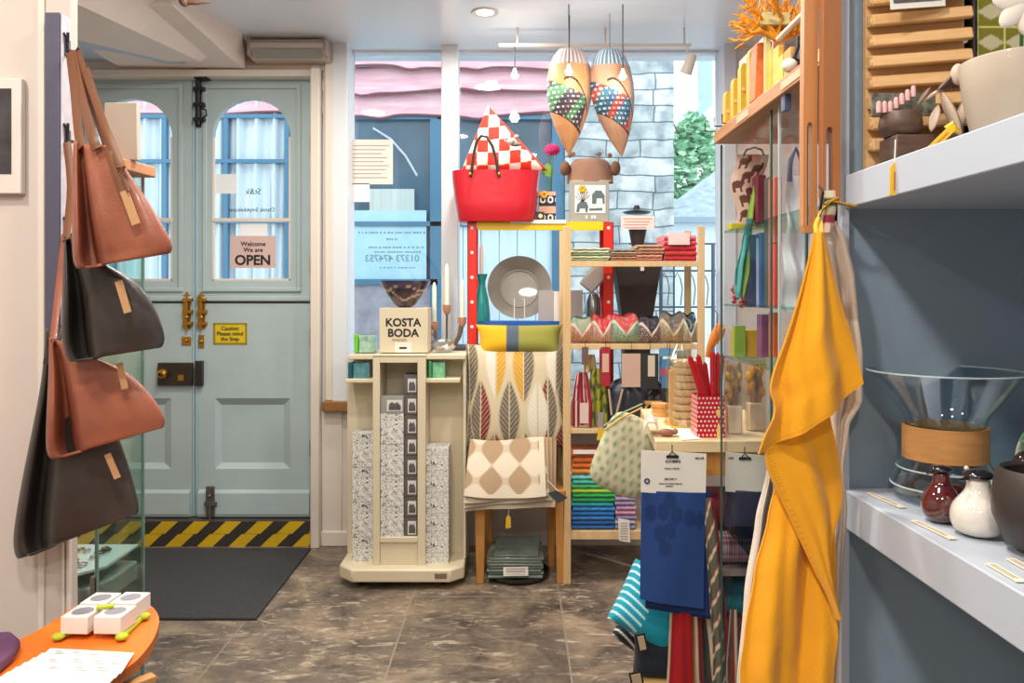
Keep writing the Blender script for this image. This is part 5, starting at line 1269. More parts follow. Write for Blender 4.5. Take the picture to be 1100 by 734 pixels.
for (a, b) in [((-.70, 1.36), (-.655, 1.37)), ((-.86, 1.55), (-.84, 1.62)), ((-1.05, 1.25), (-1.1, 1.25))]:
    G().cyl((a[0], a[1], TZ-.02), (b[0], b[1], 0), .018, r2=.012).build('leg', OAKW, t)
G().obox((-.668, 1.40, .655), (.07, .022, .022), rot('Z', 50)).build('brace', mat('brace_oak', '#b5834c', .5), t, bevel=.003)
# trays and boxes
t = thing('lime_trivet', 'lime green felt trivet with rounded feet under the four white boxes', 'trivet', FL(110, 675, TZ))
LG = mat('lime_felt', '#a9b82a', .8)
g = G(); z = TZ+.0015
for (a, b) in (((64, 684), (124, 652)), ((131, 684), (90, 652)), ((64, 684), (100, 672)), ((131, 684), (155, 661))):
    g.cyl(FL(*a, z+.004), FL(*b, z+.004), .006, 8)
for a in ((63, 684), (131, 684), (155, 662)):
    g.ball(FL(*a, z+.007), .012, (1, 1, .55), n=8)
g.build('trivet', LG, t)
def wbox(px, py, label):
    z = TZ+.012; c = FL(px, py, z); o = thing('white_gift_box', label, 'box', c, 'white boxes with round lids cut-outs on the orange table'); s = .052
    Rz = rot('Z', -3)
    G().obox(c+Vector((0, s/2, .016)), (s, s*1.1, .032), Rz).build('box', mat('white_box_card', '#e3dcd4', .6), o, bevel=.001)
    G().lathe([(.019, .0005), (.0205, .0012), (.0205, 0)], c+Vector((0, s/2, .032)), n=28).build('rim', mat('white_box_card'), o)
    G().lathe([(0, .0006), (.0195, .0006)], c+Vector((0, s/2, .032)), n=28).build('insert', mat('mauve_insert', '#8d8890', .35, coat=.3), o, smooth=0)
    return o
wbox(81, 681, 'white box at the front left of the four on the orange table')
wbox(116.5, 681, 'white box at the front right of the four on the orange table')
wbox(101, 665.5, 'white box at the back left of the four, with a lime scrap on it')
wbox(133.5, 665, 'white box at the back right of the four on the orange table')
tag(G().obox(FL(113, 652, TZ+.048), (.03, .012, .004), rot('Z', 20)).build('lime_ribbon', LG), 'scrap of lime green ribbon lying on the back left white box', 'ribbon')
# papers
random.seed(2)
wds = ['topmost sheet of the white leaflets fanned on the orange table', 'second leaflet of the fan on the orange table, shifted left', 'third leaflet of the fan on the orange table, nearer the edge', 'fourth leaflet of the fan, sticking out at the lower left', 'lowest white leaflet of the fan on the orange table', 'leaflet under the fan reaching toward the table front']
for i in range(6):
    k = 5-i; z = TZ+.001+i*.0012; a = (FL(54-k*9, 697+k*5, z), FL(144-k*3, 702+k*4.5, z), FL(130-k*6, 724+k*5, z), FL(26-k*12, 722+k*6, z))
    o = G().prism(a, (0, 0, .0008)).build('leaflet', mat('white_leaflet', '#e9e6e2', .6), smooth=0); tag(o, wds[k], 'leaflet', 'leaflets on the orange table')
    if i == 5:
        g = G(); zz = z+.001
        random.seed(1)
        def mark(u, v, w_, h_):
            p = lambda u, v: a[0].lerp(a[1], u).lerp(a[3].lerp(a[2], u), v)+Vector((0, 0, .0009))
            g.prism([p(u, v), p(u+w_, v), p(u+w_, v+h_), p(u, v+h_)], (0, 0, .0002))
        for (u, v) in [(.1, .1), (.3, .08), (.52, .12), (.75, .1), (.12, .45), (.38, .42), (.62, .47), (.8, .45), (.2, .75), (.5, .78), (.72, .76)]:
            for q in range(3): mark(u+.01*q, v+q*.06, .07+.02*((q*7) % 3), .024)
        g.build('printed_marks', mat('grey_print', '#6f6a6a', .7), o, smooth=0)
# purple pouch
g = G(); z = TZ+.002
a = [FL(-10, 733, z), FL(15, 712, z), FL(22, 699, z), FL(12, 690, z), FL(-60, 694, z), FL(-90, 730, z)]
tag(g.prism(a, (0, 0, .022)).build('purple_pouch', mat('purple_leather', '#5b3557', .6, var=.15), bevel=.006), 'purple leather pouch on the orange table at the left edge', 'pouch')
# ------------------------------------------------------------- right foreground shelf unit
SX = .478; SE = 1.16
GB = mat('grey_blue_shelf_paint', '#7d90a0', .5, bump=.05, bscale=40, var=.03, vscale=3)
PB = mat('pale_blue_shelf_edge', '#b3bcc9', .4)
xb_ = .90
t = thing('blue_shelf_unit', 'tall grey blue shelf unit in the right foreground', 'shelf unit', (.66, .9, 0))
G().box(SX, xb_, SE, SE+.03, 0, CEIL-.2).build('end_panel', GB, t, bevel=.002)
G().box(xb_, xb_+.02, .1, SE+.03, 0, CEIL-.2).build('back_panel', GB, t)
G().box(SX-.0, SX+.012, SE-.012, SE+.03, 0, CEIL-.2).build('front_stile', mat('pale_lilac_stile', '#a7acb8', .4), t, bevel=.001)
z1t, z1b = Z(190, SE), Z(225, SE); z2t, z2b = Z(524, SE), Z(565, SE)
G().box(SX+.005, xb_, .12, SE-.0, z1b, z1t).build('upper_shelf', PB, t, bevel=.002)
G().box(SX+.005, xb_, .12, SE-.0, z2b, z2t).build('lower_shelf', PB, t, bevel=.002)
G().box(SX+.005, xb_, .12, SE-.0, CEIL-.22, CEIL-.2).build('top_board', PB, t, bevel=.002)
G().box(SX+.02, xb_, .12, SE-.0, .08, .12).build('bottom_shelf', PB, t, bevel=.002)
# --- upper shelf things
z = z1t+.001
o = thing('slatted_rack', 'birch wood wall rack with angled slats on the upper blue shelf', 'rack', Vector((X(990, 1.1), 1.13, z)))
BI = mat('birch_ply', '#d6ab76', .5, col2='#c79a62', vscale=7, stretch=(2, 2, 14))
D = 1.10
DL, DR_ = 1.128, 1.092
g = G(); g.prism([(X(936, DL), DL+.018, z), (X(1044, DR_), DR_+.018, z), (X(1044, DR_), DR_+.018, Z(-160, D)), (X(936, DL), DL+.018, Z(-160, D))], (0, .01, 0)); g.build('back', BI, o, bevel=.001)
for k in range(14):
    zt_, zb__ = Z(160-k*22.6-15.5, 1.11), Z(160-k*22.6, 1.11); g = G(); vs = []; xa_, xb2 = X(936, DL), X(1043, DR_)
    pf = [(.016, zt_), (.008, zt_), (-.004, zt_-.004), (-.008, zb__+.001), (-.002, zb__-.001), (.016, zb__+.004)]
    for q in range(2):
        for (dy, zz_) in pf: vs.append(((xa_, xb2)[q], (DL, DR_)[q]+dy, zz_))
    n_ = len(pf); g.add(vs, [tuple(range(n_)), tuple(range(2*n_-1, n_-1, -1))]+[(i, i+n_, (i+1) % n_+n_, (i+1) % n_) for i in range(n_)])
    g.build('slat', BI, o, bevel=.0015)
    G().ball((xa_, DL-.001, (zt_+zb__)/2-.003), .0065, (.5, .6, 1)).build('rounded_end', BI, o)
G().cyl(P(1037, 44, D-.004), P(1037, 44, D), .003).build('screw', CARD, o)
tag(G().obox(P(985, -8, D-.012), (.075, .002, .042), rot('Y', -4)).build('slat_card', CARD), 'white card with a dark photo tucked in the top of the birch rack', 'card')
G().obox(P(985, -10, D-.0135), (.066, .001, .03), rot('Y', -4)).build('printed_photo', mat('dark_photo'), bpy.data.objects['slat_card'])
# dark knitted band with pink tips
g = G().box(X(937, 1.07), X(1005, 1.07), 1.07, 1.075, Z(124, 1.07), Z(100, 1.07)); 
tag(g.build('woven_band', mat('dark_green_tweed', '#3f413a', .8, col2='#8a8878', vscale=90)), 'dark green flecked band across the lower slats of the birch rack', 'band')
nm = ['far left', 'second from the left', 'third from the left', 'fourth from the left', 'fifth from the left', 'sixth from the left', 'rightmost']
for k in range(7):
    c = P(944+k*6.2, 121-max(0, k-2)*4.2, 1.06)
    tag(G().lathe([(0, 0), (.003, 0), (.0034, .008), (.0028, .014), (0, .016)], c, n=10).build('pink_peg', mat('pink_wood', '#dcb0ae', .5)), f'small pink wooden peg, {nm[k]} of the row before the birch rack', 'peg', 'pink pegs on the upper blue shelf')
WAL = mat('walnut', '#5f4638', .45, col2='#42302a', vscale=9, stretch=(3, 3, 12))
D = 1.04; zc = z
o = thing('walnut_block', 'dark walnut block standing on the upper blue shelf by the yellow tag', 'wood block', Vector((X(985, D), D, zc)))
G().box(X(963, D), X(1043, D), D, D+.05, zc, Z(144, D)).build('block', WAL, o, bevel=.002)
o = thing('walnut_cup', 'round dark walnut bowl perched on the walnut block', 'bowl', P(979, 144, D))
c = Vector((X(978.5, D), D+.028, Z(144, D)+.001)); s = D/F
G().lathe([(0, 0), (17*s, 0), (21.5*s, 5*s), (22.5*s, 14*s), (21*s, 24*s), (19.5*s, 26.5*s), (17*s, 25*s), (17*s, 8*s), (0, 6*s)], c, n=36).build('bowl', WAL, o)
# carved wooden bird with feather leaves
o = thing('wooden_bird', 'carved wooden bird with brown fan wing next to the pale pot', 'ornament', P(1015, 140, D))
PW = mat('pale_carved_wood', '#cdb6a3', .55, var=.08, vscale=12); DW = mat('dark_brown_feather', '#6d5547', .6)
def pod(pts, w_, m, nm_, D=D-.004):
    g = G(); a = P(*pts[0], D); b = P(*pts[1], D); ax = (b-a); L_ = ax.length; R = ax.to_track_quat('Z', 'Y').to_matrix()
    pr = [(w_*D/F*math.sin(PI*min(1, q/10))**.75, L_*q/10) for q in range(11)]
    g2 = G(); g2.lathe(pr, (0, 0, 0), n=16)
    g.add([a+R@Vector((v.x, v.y*.5, v.z)) for v in g2.v], g2.f); g.build(nm_, m, o)
pod([(1000, 142), (1008, 112)], 8, PW, 'pale_leaf'); pod([(1034, 150), (1010, 96)], 9, PW, 'pale_leaf'); pod([(1030, 142), (1036, 106)], 9, PW, 'pale_leaf', D+.01)
pod([(985, 114), (1000, 93)], 5, DW, 'feather'); pod([(988, 110), (1012, 95)], 4.5, PW, 'feather')
for k in range(6): pod([(1006+k*4.5, 98-k*.5), (1024, 80)], 4, DW, 'feather', D-.008+k*.003)
G().ball(P(1029, 80, D-.01), .010, (.9, .8, 1.4)).build('head', PW, o)
g = G().tube([P(1017, 138, D-.03), P(1022, 133, D-.034), P(1028, 141, D-.03)], .004); g.tube([P(1010, 152, D-.03), P(1028, 138, D-.03)], .005, flat=.0015); g.build('yellow_ribbon', mat('tag_yellow'), o)
# price tags over the edge
def ytag(a, b, w_, D, label):
    p, q = P(*a, D), P(*b, D); d = q-p; n_ = Vector((d.z, 0, -d.x)).normalized()*w_/2*D/F; o = thing('price_tag', label, 'tag', q)
    G().prism([p, p+(d*.15)+n_, q+n_, q-n_, p+(d*.15)-n_], (0, .0012, 0)).build('tag', mat('tag_yellow'), o, smooth=0)
    p2 = p.lerp(q, .3)-Vector((0, .0008, 0)); q2 = p.lerp(q, .85)-Vector((0, .0008, 0)); nn = n_*.1; G().prism([p2+nn, q2+nn, q2-nn, p2-nn], (0, .0005, 0)).build('tag_print', mat('red_print', '#c24a3a', .7), o, smooth=0); return o
o_ = ytag((961, 174), (960.5, 210), 9, .997, 'yellow price tag dangling over the front edge of the upper blue shelf')
G().tube([P(962, 150, 1.0), P(961, 176, .998)], .0008, n=5).build('string', CARD, o_)
ytag((1027, 134), (997, 163), 8, .96, 'yellow price tag slanting beside the carved wooden bird')
# pale stoneware pot
D = .97; c = Vector((X(1098, D)+.0, D, z)); s = D/F
o = thing('stoneware_pot', 'large pale stoneware pot at the right end of the upper blue shelf', 'pot', c)
G().lathe([(0, 0), (.044, 0), (.053, .016), (.064, .070), (.0690, .110), (.068, .113), (.065, .110), (.060, .07), (.046, .016), (0, .012)], c, n=64).build('pot', mat('pale_stoneware', '#ad9f8e', .55, var=.05, vscale=14, coat=.15), o)
# framed lime glass tile behind
D = 1.1; o = thing('patterned_tile', 'olive glass panel with pale diamond leaves in a dark frame behind the pale pot', 'panel', P(1080, 40, D))
G().box(X(1045, D), X(1200, D), D, D+.02, z, Z(-80, D)).build('frame', mat('near_black_frame', '#2f2a26', .4), o, bevel=.002)
def dia(u, v):
    x = (u*5) % 1; y = (v*4) % 1; d = abs(x-.5)*1.0+abs(y-.5)*1.7
    return lin('#b9b08c') if d < .48 else (lin('#d8cf7a') if x < .05 or y < .05 else lin('#756f14'))
g = G().sheet(lambda u, v: P(lerp(1050, 1196, u), lerp(62, -70, v), D-.002), 90, 80, dia); g.build('glass', colmat('printed_glass', .15, 0), o, smooth=0)
# pale flower ornament at the top right
c = P(1098, 4, .93); o = thing('paper_flower', 'pale folded paper flower lolling out of the stoneware pot', 'flower', c)
for k in range(7):
    a = k*2*PI/7+.3; g = G(); e = c+Vector((.034*math.cos(a), -.01, .034*math.sin(a)-.003)); g.ball(c.lerp(e, .5), .022, (1.0, .3, .55), n=8, R=Matrix.Rotation(-a, 3, 'Y')); g.build('petal', mat('pale_paper_petal', '#ded2c4', .6), o)
G().tube([c, c+Vector((.012, .02, -.04)), (X(1098, .97), .97, z+.08)], .002).build('stem', mat('stem_green'), o)
# --- lower shelf
z = z2t+.001
c = Vector((X(1008, 1.085), 1.085, z)); s = 1.085/F
o = thing('glass_carafe', 'flared clear glass coffee carafe with a wooden collar on the lower blue shelf', 'carafe', c)
D = 1.085
zz = lambda py: Z(py, D)
base = zz(530); 
pr = [(0, .004), (.052, .004), (.064, .012), (.068, .026), (.062, .046), (.050, .066), (.047, .080), (.048, .11), (.055, .128), (.078, .160), (.098, .188), (.1, .190)]
sc = (zz(398)-z)/.190
pr = [(r, h*sc) for r, h in pr]; pr2 = pr+[(r-.0028, h) for r, h in reversed(pr[1:])]+[(0, .008)]
cc_ = Vector((X(1023, D), D, z)); cc_.x = X(1015, D)
G().lathe(pr2, cc_, n=72).build('glass', glass('carafe_glass', '#e9f0f3', .03, edge=.8, pwr=1.9), o)
wood = mat('turned_cherry', '#c8935a', .4, col2='#b47f48', vscale=6, stretch=(3, 3, 22))
RIM = film('glass_rim_highlight', '#dfe9ee', .55, .05)
for rr_, hh_ in ((.0985, sc*.189), (.0680, .022), (.0600, .045)): G().tube([cc_+Vector((rr_*math.cos(a_), rr_*math.sin(a_), hh_)) for a_ in [2*PI*q_/72 for q_ in range(72)]], .0013, n=6, closed=True).build('glass_glint', RIM, o)  # pale film rings stand in for bright glints along the glass edges
h0, h1 = zz(492)-z, zz(457)-z
G().lathe([(.0500, h0), (.0535, h0), (.0535, h1), (.0500, h1), (.0500, h0)], cc_, n=56).build('wooden_collar', wood, o)
G().ball(cc_+Vector((-.002, -.055, h0-.002)), .003).build('bead', mat('pale_bead', '#e8e4da', .3), o)
def bird(px, r, D, m, label, beak, hpy, op):
    c = Vector((X(px, D), D, z)); o = thing('glass_bird_bottle', label, 'bottle', c, 'glass bird bottles on the lower blue shelf')
    zt = Z(hpy, D)-z
    pr = [(0, 0), (r*.5, 0), (r*.8, zt*.05), (r*.96, zt*.16), (r, zt*.29), (r*.94, zt*.42), (r*.76, zt*.54), (r*.54, zt*.63), (r*.43, zt*.71), (r*.40, zt*.80), (r*.42, zt*.87), (0, zt*.88)]
    G().lathe(pr, c, n=40).build('body', m, o, smooth=180, sub=1)
    k = c+Vector((0, 0, zt*.92)); g = G(); g.ball(k, r*.52, (1.05, 1.0, .42)); g.tube([k+Vector((-r*.2, -.003, -.001)), k+Vector((-r*.85, -.004, -.005))], .004, r2=.001); g.build('stopper', mat('black_glass', '#181216', .06, coat=1), o)
    return o
DR = mat('oxblood_glass', '#4d0f12', .04, coat=1, spec=.8); 
bird(1011, .0235, .985, DR, 'dark oxblood glass bird bottle with black stopper in front of the carafe', 1, 499, 1)
g = G().ball((X(1024, 1.0), 1.005, z+.026), .018, (1.3, .8, .9)); g.build('tail', DR, bpy.data.objects['glass_bird_bottle'])
o = bird(1051, .031, .93, mat('white_speckled_glass', '#d9d4cb', .08, coat=1, var=.06, vscale=40), 'pearly white glass bird bottle with black stopper beside the black bowl', 1, 505, 1)
# black bowl at the right edge
D = .86; c = Vector((X(1128, D), D, z))
tag(G().lathe([(0, 0), (.025, 0), (.044, .012), (.055, .04), (.056, .062), (.051, .086), (.047, .092), (.044, .088), (.049, .06), (.04, .02), (0, .01)], c, n=56).build('black_bowl', mat('matt_black_ceramic', '#36302e', .45), org=c), 'round matt black bowl cut by the right edge on the lower blue shelf', 'bowl')
# striped cup
D = 1.03; c = Vector((X(1070, D), D, z))
CU = colmat('glazed_stripes', .3, 0)
def cupf(u, v):
    a = u*2*PI; r = .019+.004*v+.0008*math.sin(a*26); return c+Vector((r*math.cos(a), r*math.sin(a), v*.046))
tag(G().sheet(cupf, 104, 10, lambda u, v: lin('#e5ddd0') if math.sin(u*2*PI*26) > 0 else lin('#a89c8e'), .002).build('ribbed_cup', CU, org=c), 'small ribbed cream cup behind the white bird bottle', 'cup')
# green patterned plate
D = 1.08; c = P(1124, 437, D); c.z = z+.055
def plc(u, v):
    x = (u*4+.5*int(v*4)) % 1; y = (v*4) % 1; 
    return lin('#7faf84') if abs(x-.5)*2 < y else lin('#e2ddc8')
def plf(u, v):
    a = (u-.5)*2; b = (v-.5)*2; q = math.sqrt(max(1e-6, a*a+b*b)); m_ = max(abs(a), abs(b)); k = m_/q if q > 0 else 1
    a, b = a*k, b*k; return c+Vector((a*.048, .012*(a*a+b*b)*-1+.0, b*.058+.002))
tag(G().sheet(plf, 70, 70, plc, .003).build('patterned_plate', CU, smooth=60), 'upright oval plate with green and cream triangles at the right edge', 'plate')
o = thing('pepper_bird', 'dark brown glass stopper jar standing behind the black bowl', 'jar', (X(1106, .98), .98, z))
G().lathe([(0, 0), (.02, 0), (.022, .02), (.014, .045), (.012, .06), (.0, .062)], (X(1106, .98), .98, z), n=24).build('jar', mat('dark_brown_glass', '#2f1c14', .1, coat=1), o)
G().ball((X(1106, .98), .98, z+.07), .019).build('stopper', mat('dark_brown_glass'), o)
# shelf labels
for i, (a, b, lab) in enumerate([((930, 530), (966, 546), 'narrow price label at the far end of the lower blue shelf'), ((978, 560), (1020, 580), 'price label in front of the oxblood glass bird'), ((1058, 606), (1092, 626), 'price label in front of the black bowl, left one'), ((1080, 601), (1110, 618), 'price label in front of the black bowl, right one')]):
    p = FL(*a, z); q = FL(*b, z); d = q-p; n_ = Vector((-d.y, d.x, 0)).normalized()*.010
    o = G().prism([p, q, q+n_, p+n_], (0, 0, .0012)).build('price_label', mat('cream_label', '#e3d8c2', .6), smooth=0); tag(o, lab, 'label')
    g = G(); 
    for k in (.25, .55): g.prism([p+d*.08+n_*k, p+d*.85+n_*k, p+d*.85+n_*(k+.12), p+d*.08+n_*(k+.12)], (0, 0, .0014))
    g.build('label_print', mat('brown_print', '#7c6a52', .7), o, smooth=0)
# ------------------------------------------------------------- towels and wooden tongs on the unit end
D0 = 1.10
hk = thing('brass_hook', 'small brass double hook holding the towels on the end of the blue shelf unit', 'hook', (SX-.012, D0, Z(220, D0)))
G().tube([(SX, D0, Z(222, D0)), P(893, 216, D0), P(882, 226, D0), P(879, 236, D0-.004), P(877, 240, D0-.01)], .0025).build('hook', BRASS, hk)
G().tube([P(901, 213, D0), P(893, 216, D0), P(886, 219, D0)], .0025).build('hook', BRASS, hk)
G().tube([P(880, 200, D0), P(884, 206, D0-.01), P(881, 226, D0)], .002).build('wire', BLACK, hk)
YT = colmat('waffle_cotton', .85, .35, 700, .25)
YC = lin('#f0a616'); 
def rowsheet(tab, D, fold, nf, col, nu=70, nv=110, seed=0, th=.0025, dep=0, tw=None):
    ya, yb = tab[0][0], tab[-1][0]
    def fn(u, v):
        y = lerp(ya, yb, v); L_, R_ = interp(tab, y); px = lerp(L_, R_, u)
        amp = fold*min(1, .25+v*2.2); p = P(px, y, D)
        p.y += amp*math.sin(u*nf*PI+seed+v*1.3)+.4*amp*math.sin(u*nf*2.3*PI+seed*2-v*4)+dep*v+(tw(u, v) if tw else 0); return p
    return G().sheet(fn, nu, nv, col, th)
t = thing('yellow_tea_towel', 'mustard yellow waffle tea towel hanging from the hook in the right foreground', 'tea towel', P(860, 734, D0-.03))
low = [(500, 838, 890), (560, 826, 894), (620, 812, 895), (680, 801, 898), (722, 795.5, 893), (790, 800, 885)]
rowsheet(low, D0-.005, .009, 3, lambda u, v: YC, seed=1, nv=60).build('back_layer', YT, t)
def pathat(pts, v):
    q = v*(len(pts)-1); i = min(int(q), len(pts)-2); s = q-i
    p0 = pts[max(i-1, 0)]; p1 = pts[i]; p2 = pts[i+1]; p3 = pts[min(i+2, len(pts)-1)]
    return [.5*((2*b_)+(c_-a_)*s+(2*a_-5*b_+4*c_-d_)*s*s+(3*b_-a_-3*c_+d_)*s**3) for a_, b_, c_, d_ in zip(p0, p1, p2, p3)]
def twoedge(Lp, Rp, D, fold, nf, col, sag=0, seed=0, tw=None, nu=80, nv=80, th=.0025):
    def fn(u, v):
        a = pathat(Lp, v); b = pathat(Rp, v); p = P(lerp(a[0], b[0], u), lerp(a[1], b[1], u)+sag*v*math.sin(PI*u), D)
        am = fold*min(1, .3+1.6*v)
        p.y += am*math.sin(u*nf*PI+seed+.9*v)+.35*am*math.sin(u*nf*2.6*PI+seed*2-2*v)+(tw(u, v) if tw else 0); return p
    return G().sheet(fn, nu, nv, col, th)
LB = [(822, 462), (820, 492), (827, 514), (838, 536), (856, 575), (876, 617), (890, 645), (898, 664)]
RB_ = [(890, 420), (893, 450), (900, 480), (905, 515), (905, 545), (895, 580), (893, 620), (899, 655)]
def hemcol(u, v): return mixc(YC, lin('#c07c06'), .5) if .045 < u < .06 or (.05 < u < .13 and (v*46) % 1 < .25) else YC
twoedge(LB, RB_, D0-.022, .008, 2.2, hemcol, 0, 1.2, lambda u, v: -.012*(1-u)**3, nu=100, nv=160).build('middle_layer', YT, t)
LA = [(874, 250), (866, 285), (855, 325), (842, 365), (829, 400), (826, 420), (830, 440), (822, 468), (818, 490)]
RA = [(884, 250), (889, 270), (895, 292), (902, 317), (908, 340), (914, 362), (919, 382), (923, 398), (926, 412)]
twoedge(LA, RA, D0-.045, .010, 2.4, lambda u, v: mixc(YC, lin('#c07c06'), .35) if .955 < v < .965 else YC, 4, 0, lambda u, v: (.022*(1-u)**2.5)*max(0, v-.8)*5-.01*v, nu=90, nv=110).build('front_layer', YT, t)
G().tube([P(879, 234, D0-.012), P(876, 242, D0-.02), P(877, 254, D0-.03), P(882, 250, D0-.03), P(881, 238, D0-.012)], .003, flat=.0015).build('hanging_loop', mat('yellow_tape', '#e2a51d', .8), t)
GL = lin('#b8a89a'); WL = lin('#dcd3c8')
lt = [(238, 884, 897), (262, 884, 908), (300, 886, 916), (340, 890, 919), (380, 895, 923), (430, 893, 922), (455, 893, 908), (500, 893, 902), (545, 896, 906), (600, 889, 903), (734, 884, 898), (780, 884, 896)]
def lcol(u, v):
    y = lerp(238, 780, v); return GL if y < 345 else (WL if (u*5) % 1 < .8 else lin('#a89a90'))
tag(rowsheet(lt, D0+.015, .008, 3, lcol, seed=2, nv=130).build('linen_tea_towel', YT), 'beige and white linen tea towel hanging behind the yellow one', 'tea towel')
tag(rowsheet([(205, 883, 896), (222, 884, 897), (250, 884, 893)], D0+.005, .002, 2, lambda u, v: [lin('#d8cdb0'), lin('#4f5a3c'), lin('#b7b08c'), lin('#8e2436'), lin('#d8b8a8')][min(4, int(v*5))], nu=10, nv=20).build('striped_ribbon', YT), 'short ribbon striped green, red and cream on the brass hook', 'ribbon')
# white thin strip at lower left of the yellow towel (second hanging towel)
wt = [(505, 824, 832), (560, 812, 824), (640, 800, 811), (734, 792, 806), (780, 790, 806)]
tag(rowsheet(wt, D0+.03, .004, 2, lambda u, v: WL if u < .55 else lin('#4a4a50'), nu=16, nv=40, seed=1).build('grey_edged_towel', YT), 'white towel with dark edge showing left of the yellow one', 'tea towel')
# long wooden tongs / boards
def board(px0, px1, py1, s0, s1, sy, D, label, dk):
    o = thing('wooden_board', label, 'wooden paddle', P((px0+px1)/2, py1, D), 'long wooden paddles hanging on the unit end')
    m = mat('beech_'+dk, dk, .4, col2='#a5683a' if dk != '#c98d56' else '#b97a42', vscale=5, stretch=(8, 8, .6))
    sl = (s0+s1)/2; w_ = (s1-s0)/2
    n = 10; ar = [(sl-w_*math.cos(PI*i/n), sy-w_*1.6*math.sin(PI*i/n)) for i in range(n+1)]
    top = -330
    g = G(); d = .016
    g.poly([(px0+4, top), (px1+4, top)]+[(px1, sy)]+ar[::-1]+[(px0, sy)], D, d)
    g.poly([(px0, sy), (s0, sy), (s0, py1-8), (px0, py1-8)], D, d); g.poly([(s1, sy), (px1, sy), (px1, py1-8), (s1, py1-8)], D, d)
    g.poly([(px0, py1-8), (px1, py1-8), (px1-1.5, py1), (px0+1.5, py1)], D, d)
    g.build('paddle', m, o, smooth=25)
    return o
board(863, 878, 250, 867, 873, 136, 1.16, 'long pale beech paddle with a slot, left of the pair at the top right', '#c98d56')
board(884, 903, 217, 887.5, 895, 142, 1.135, 'long brown wooden paddle with a slot, right of the pair beside the blue unit', '#9a6136')
# ------------------------------------------------------------- glass cabinet
CX0 = .619
t = thing('glass_cabinet', 'tall glass sided cabinet with an oak plank top at the right', 'cabinet', (.85, 2.0, 0))
ya, yb = 1.66, 2.34
CG = glass('cabinet_pane', '#fdfefe', .02, edge=.12, refl=.5)
g = G().box(CX0, CX0+.005, ya, yb, .1, 1.79); g.build('side_pane', CG, t, smooth=0)
g = G().box(CX0, 1.05, yb, yb+.005, .1, 1.79); g.build('back_pane', CG, t, smooth=0)
GE = mat('dark_green_glass_edge', '#3e5a50', .2)
for yy in (yb-.004, 1.886, 1.827, ya): G().box(CX0-.0025, CX0+.0025, yy, yy+.007, .1, 1.79).build('pane_edge', GE if yy != 1.827 else mat('pale_glass_edge', '#a9b8ba', .2), t, smooth=0)
for zz in (Z(331, 2.0), .66, Z(246.5, 2.27)-.0065, Z(384.3, 2.24)-.0065): G().box(CX0+.006, 1.05, ya+.01, yb-.01, zz, zz+.006).build('glass_shelf', mat('shelf_glass_green', '#4f6f66', .1) if False else glass('shelf_pane', '#cfe6de', .02, ior=1.6), t, smooth=0)
zp0 = Z(155, 2.32)
OK = mat('planed_oak_plank', '#c58f63', .5, col2='#ae7648', vscale=5, stretch=(6, .6, 6))
G().box(.592, 1.06, 1.35, 2.32, zp0-.0, zp0+.035).build('plank_top', OK, t, bevel=.003)
for (y0_, y1_) in ((1.52, 1.74), (1.98, 2.08)): G().box(.5905, .592, y0_, y1_, zp0+.008, zp0+.026).build('shelf_label', mat('oak_label', '#dcb694', .6), t, smooth=0)
G().box(.598, .612, 1.735, 1.76, zp0-.035, zp0).build('lock', mat('blue_grey_lock', '#4a5570', .4), t)
for (xx, yy) in ((CX0, ya), (1.03, ya), (CX0, yb-.02), (1.03, yb-.02)): G().box(xx+.003, xx+.02, yy, yy+.017, 0, .1).build('foot', GE, t)
G().box(CX0, 1.05, ya, yb, .1, .12).build('base', mat('grey_base_tray'), t)
ZP = zp0+.036
# things on the plank
def onplank(px, D): return Vector((X(px, D), D, ZP))
YW = mat('yellow_painted_wood', '#c9ab32', .5)
for i, (px, D, h, wpx, lab) in enumerate([(783, 2.27, 40, 8, 'small yellow scalloped wooden figure, farthest on the plank'), (791, 2.17, 46, 7, 'narrow yellow scalloped wooden figure, second from the window'), (800, 2.06, 52, 9, 'wider yellow scalloped wooden figure, third from the window'), (809, 1.98, 60, 8, 'tallest yellow scalloped wooden figure, beside the orange book')]):
    c = onplank(px, D); s = D/F; o = thing('wooden_figure', lab, 'ornament', c, 'yellow wooden figures on the plank')
    hh = h*s; ww = wpx*s; pts_ = []
    n = 7; L_ = []; R_ = []
    for k in range(n*2+1):
        f = k/(n*2); wv = ww/2*(.95 if k % 2 else .72); R_.append((c.x+wv*.9, f*hh*.9)); L_.append((c.x-ww*.45, f*hh*.9))
    poly = R_+[(c.x+ww*.2, hh), (c.x-ww*.25, hh)]+L_[::-1]
    G().prism([(a, c.y, ZP+b) for a, b in poly], (0, .03, 0)).build('body', YW, o, smooth=0)
    G().ball(c+Vector((-ww*.1, -.002, hh*.45)), ww*.28, (1, .3, 1), n=8).build('painted_dot', mat('pale_orange_dot', '#e8b878', .6), o)
c = onplank(802, 2.0)
tag(G().box(.66, .69, 2.0, 2.3, ZP, ZP+.2).build('pink_print', mat('pink_cream_print', '#e6cfc3', .6, col2='#d9a798', vscale=16)), 'pink and cream printed card standing behind the yellow wooden figures', 'card')
tag(G().prism([onplank(811, 1.93)+Vector((0, 0, 0)), onplank(821, 1.93), P(830, 44, 1.93), P(813, 46, 1.93)], (0, .05, 0)).build('orange_book', mat('orange_cover', '#e0763c', .5, var=.15, vscale=20), bevel=.002), 'tall orange covered book leaning on the plank', 'book')
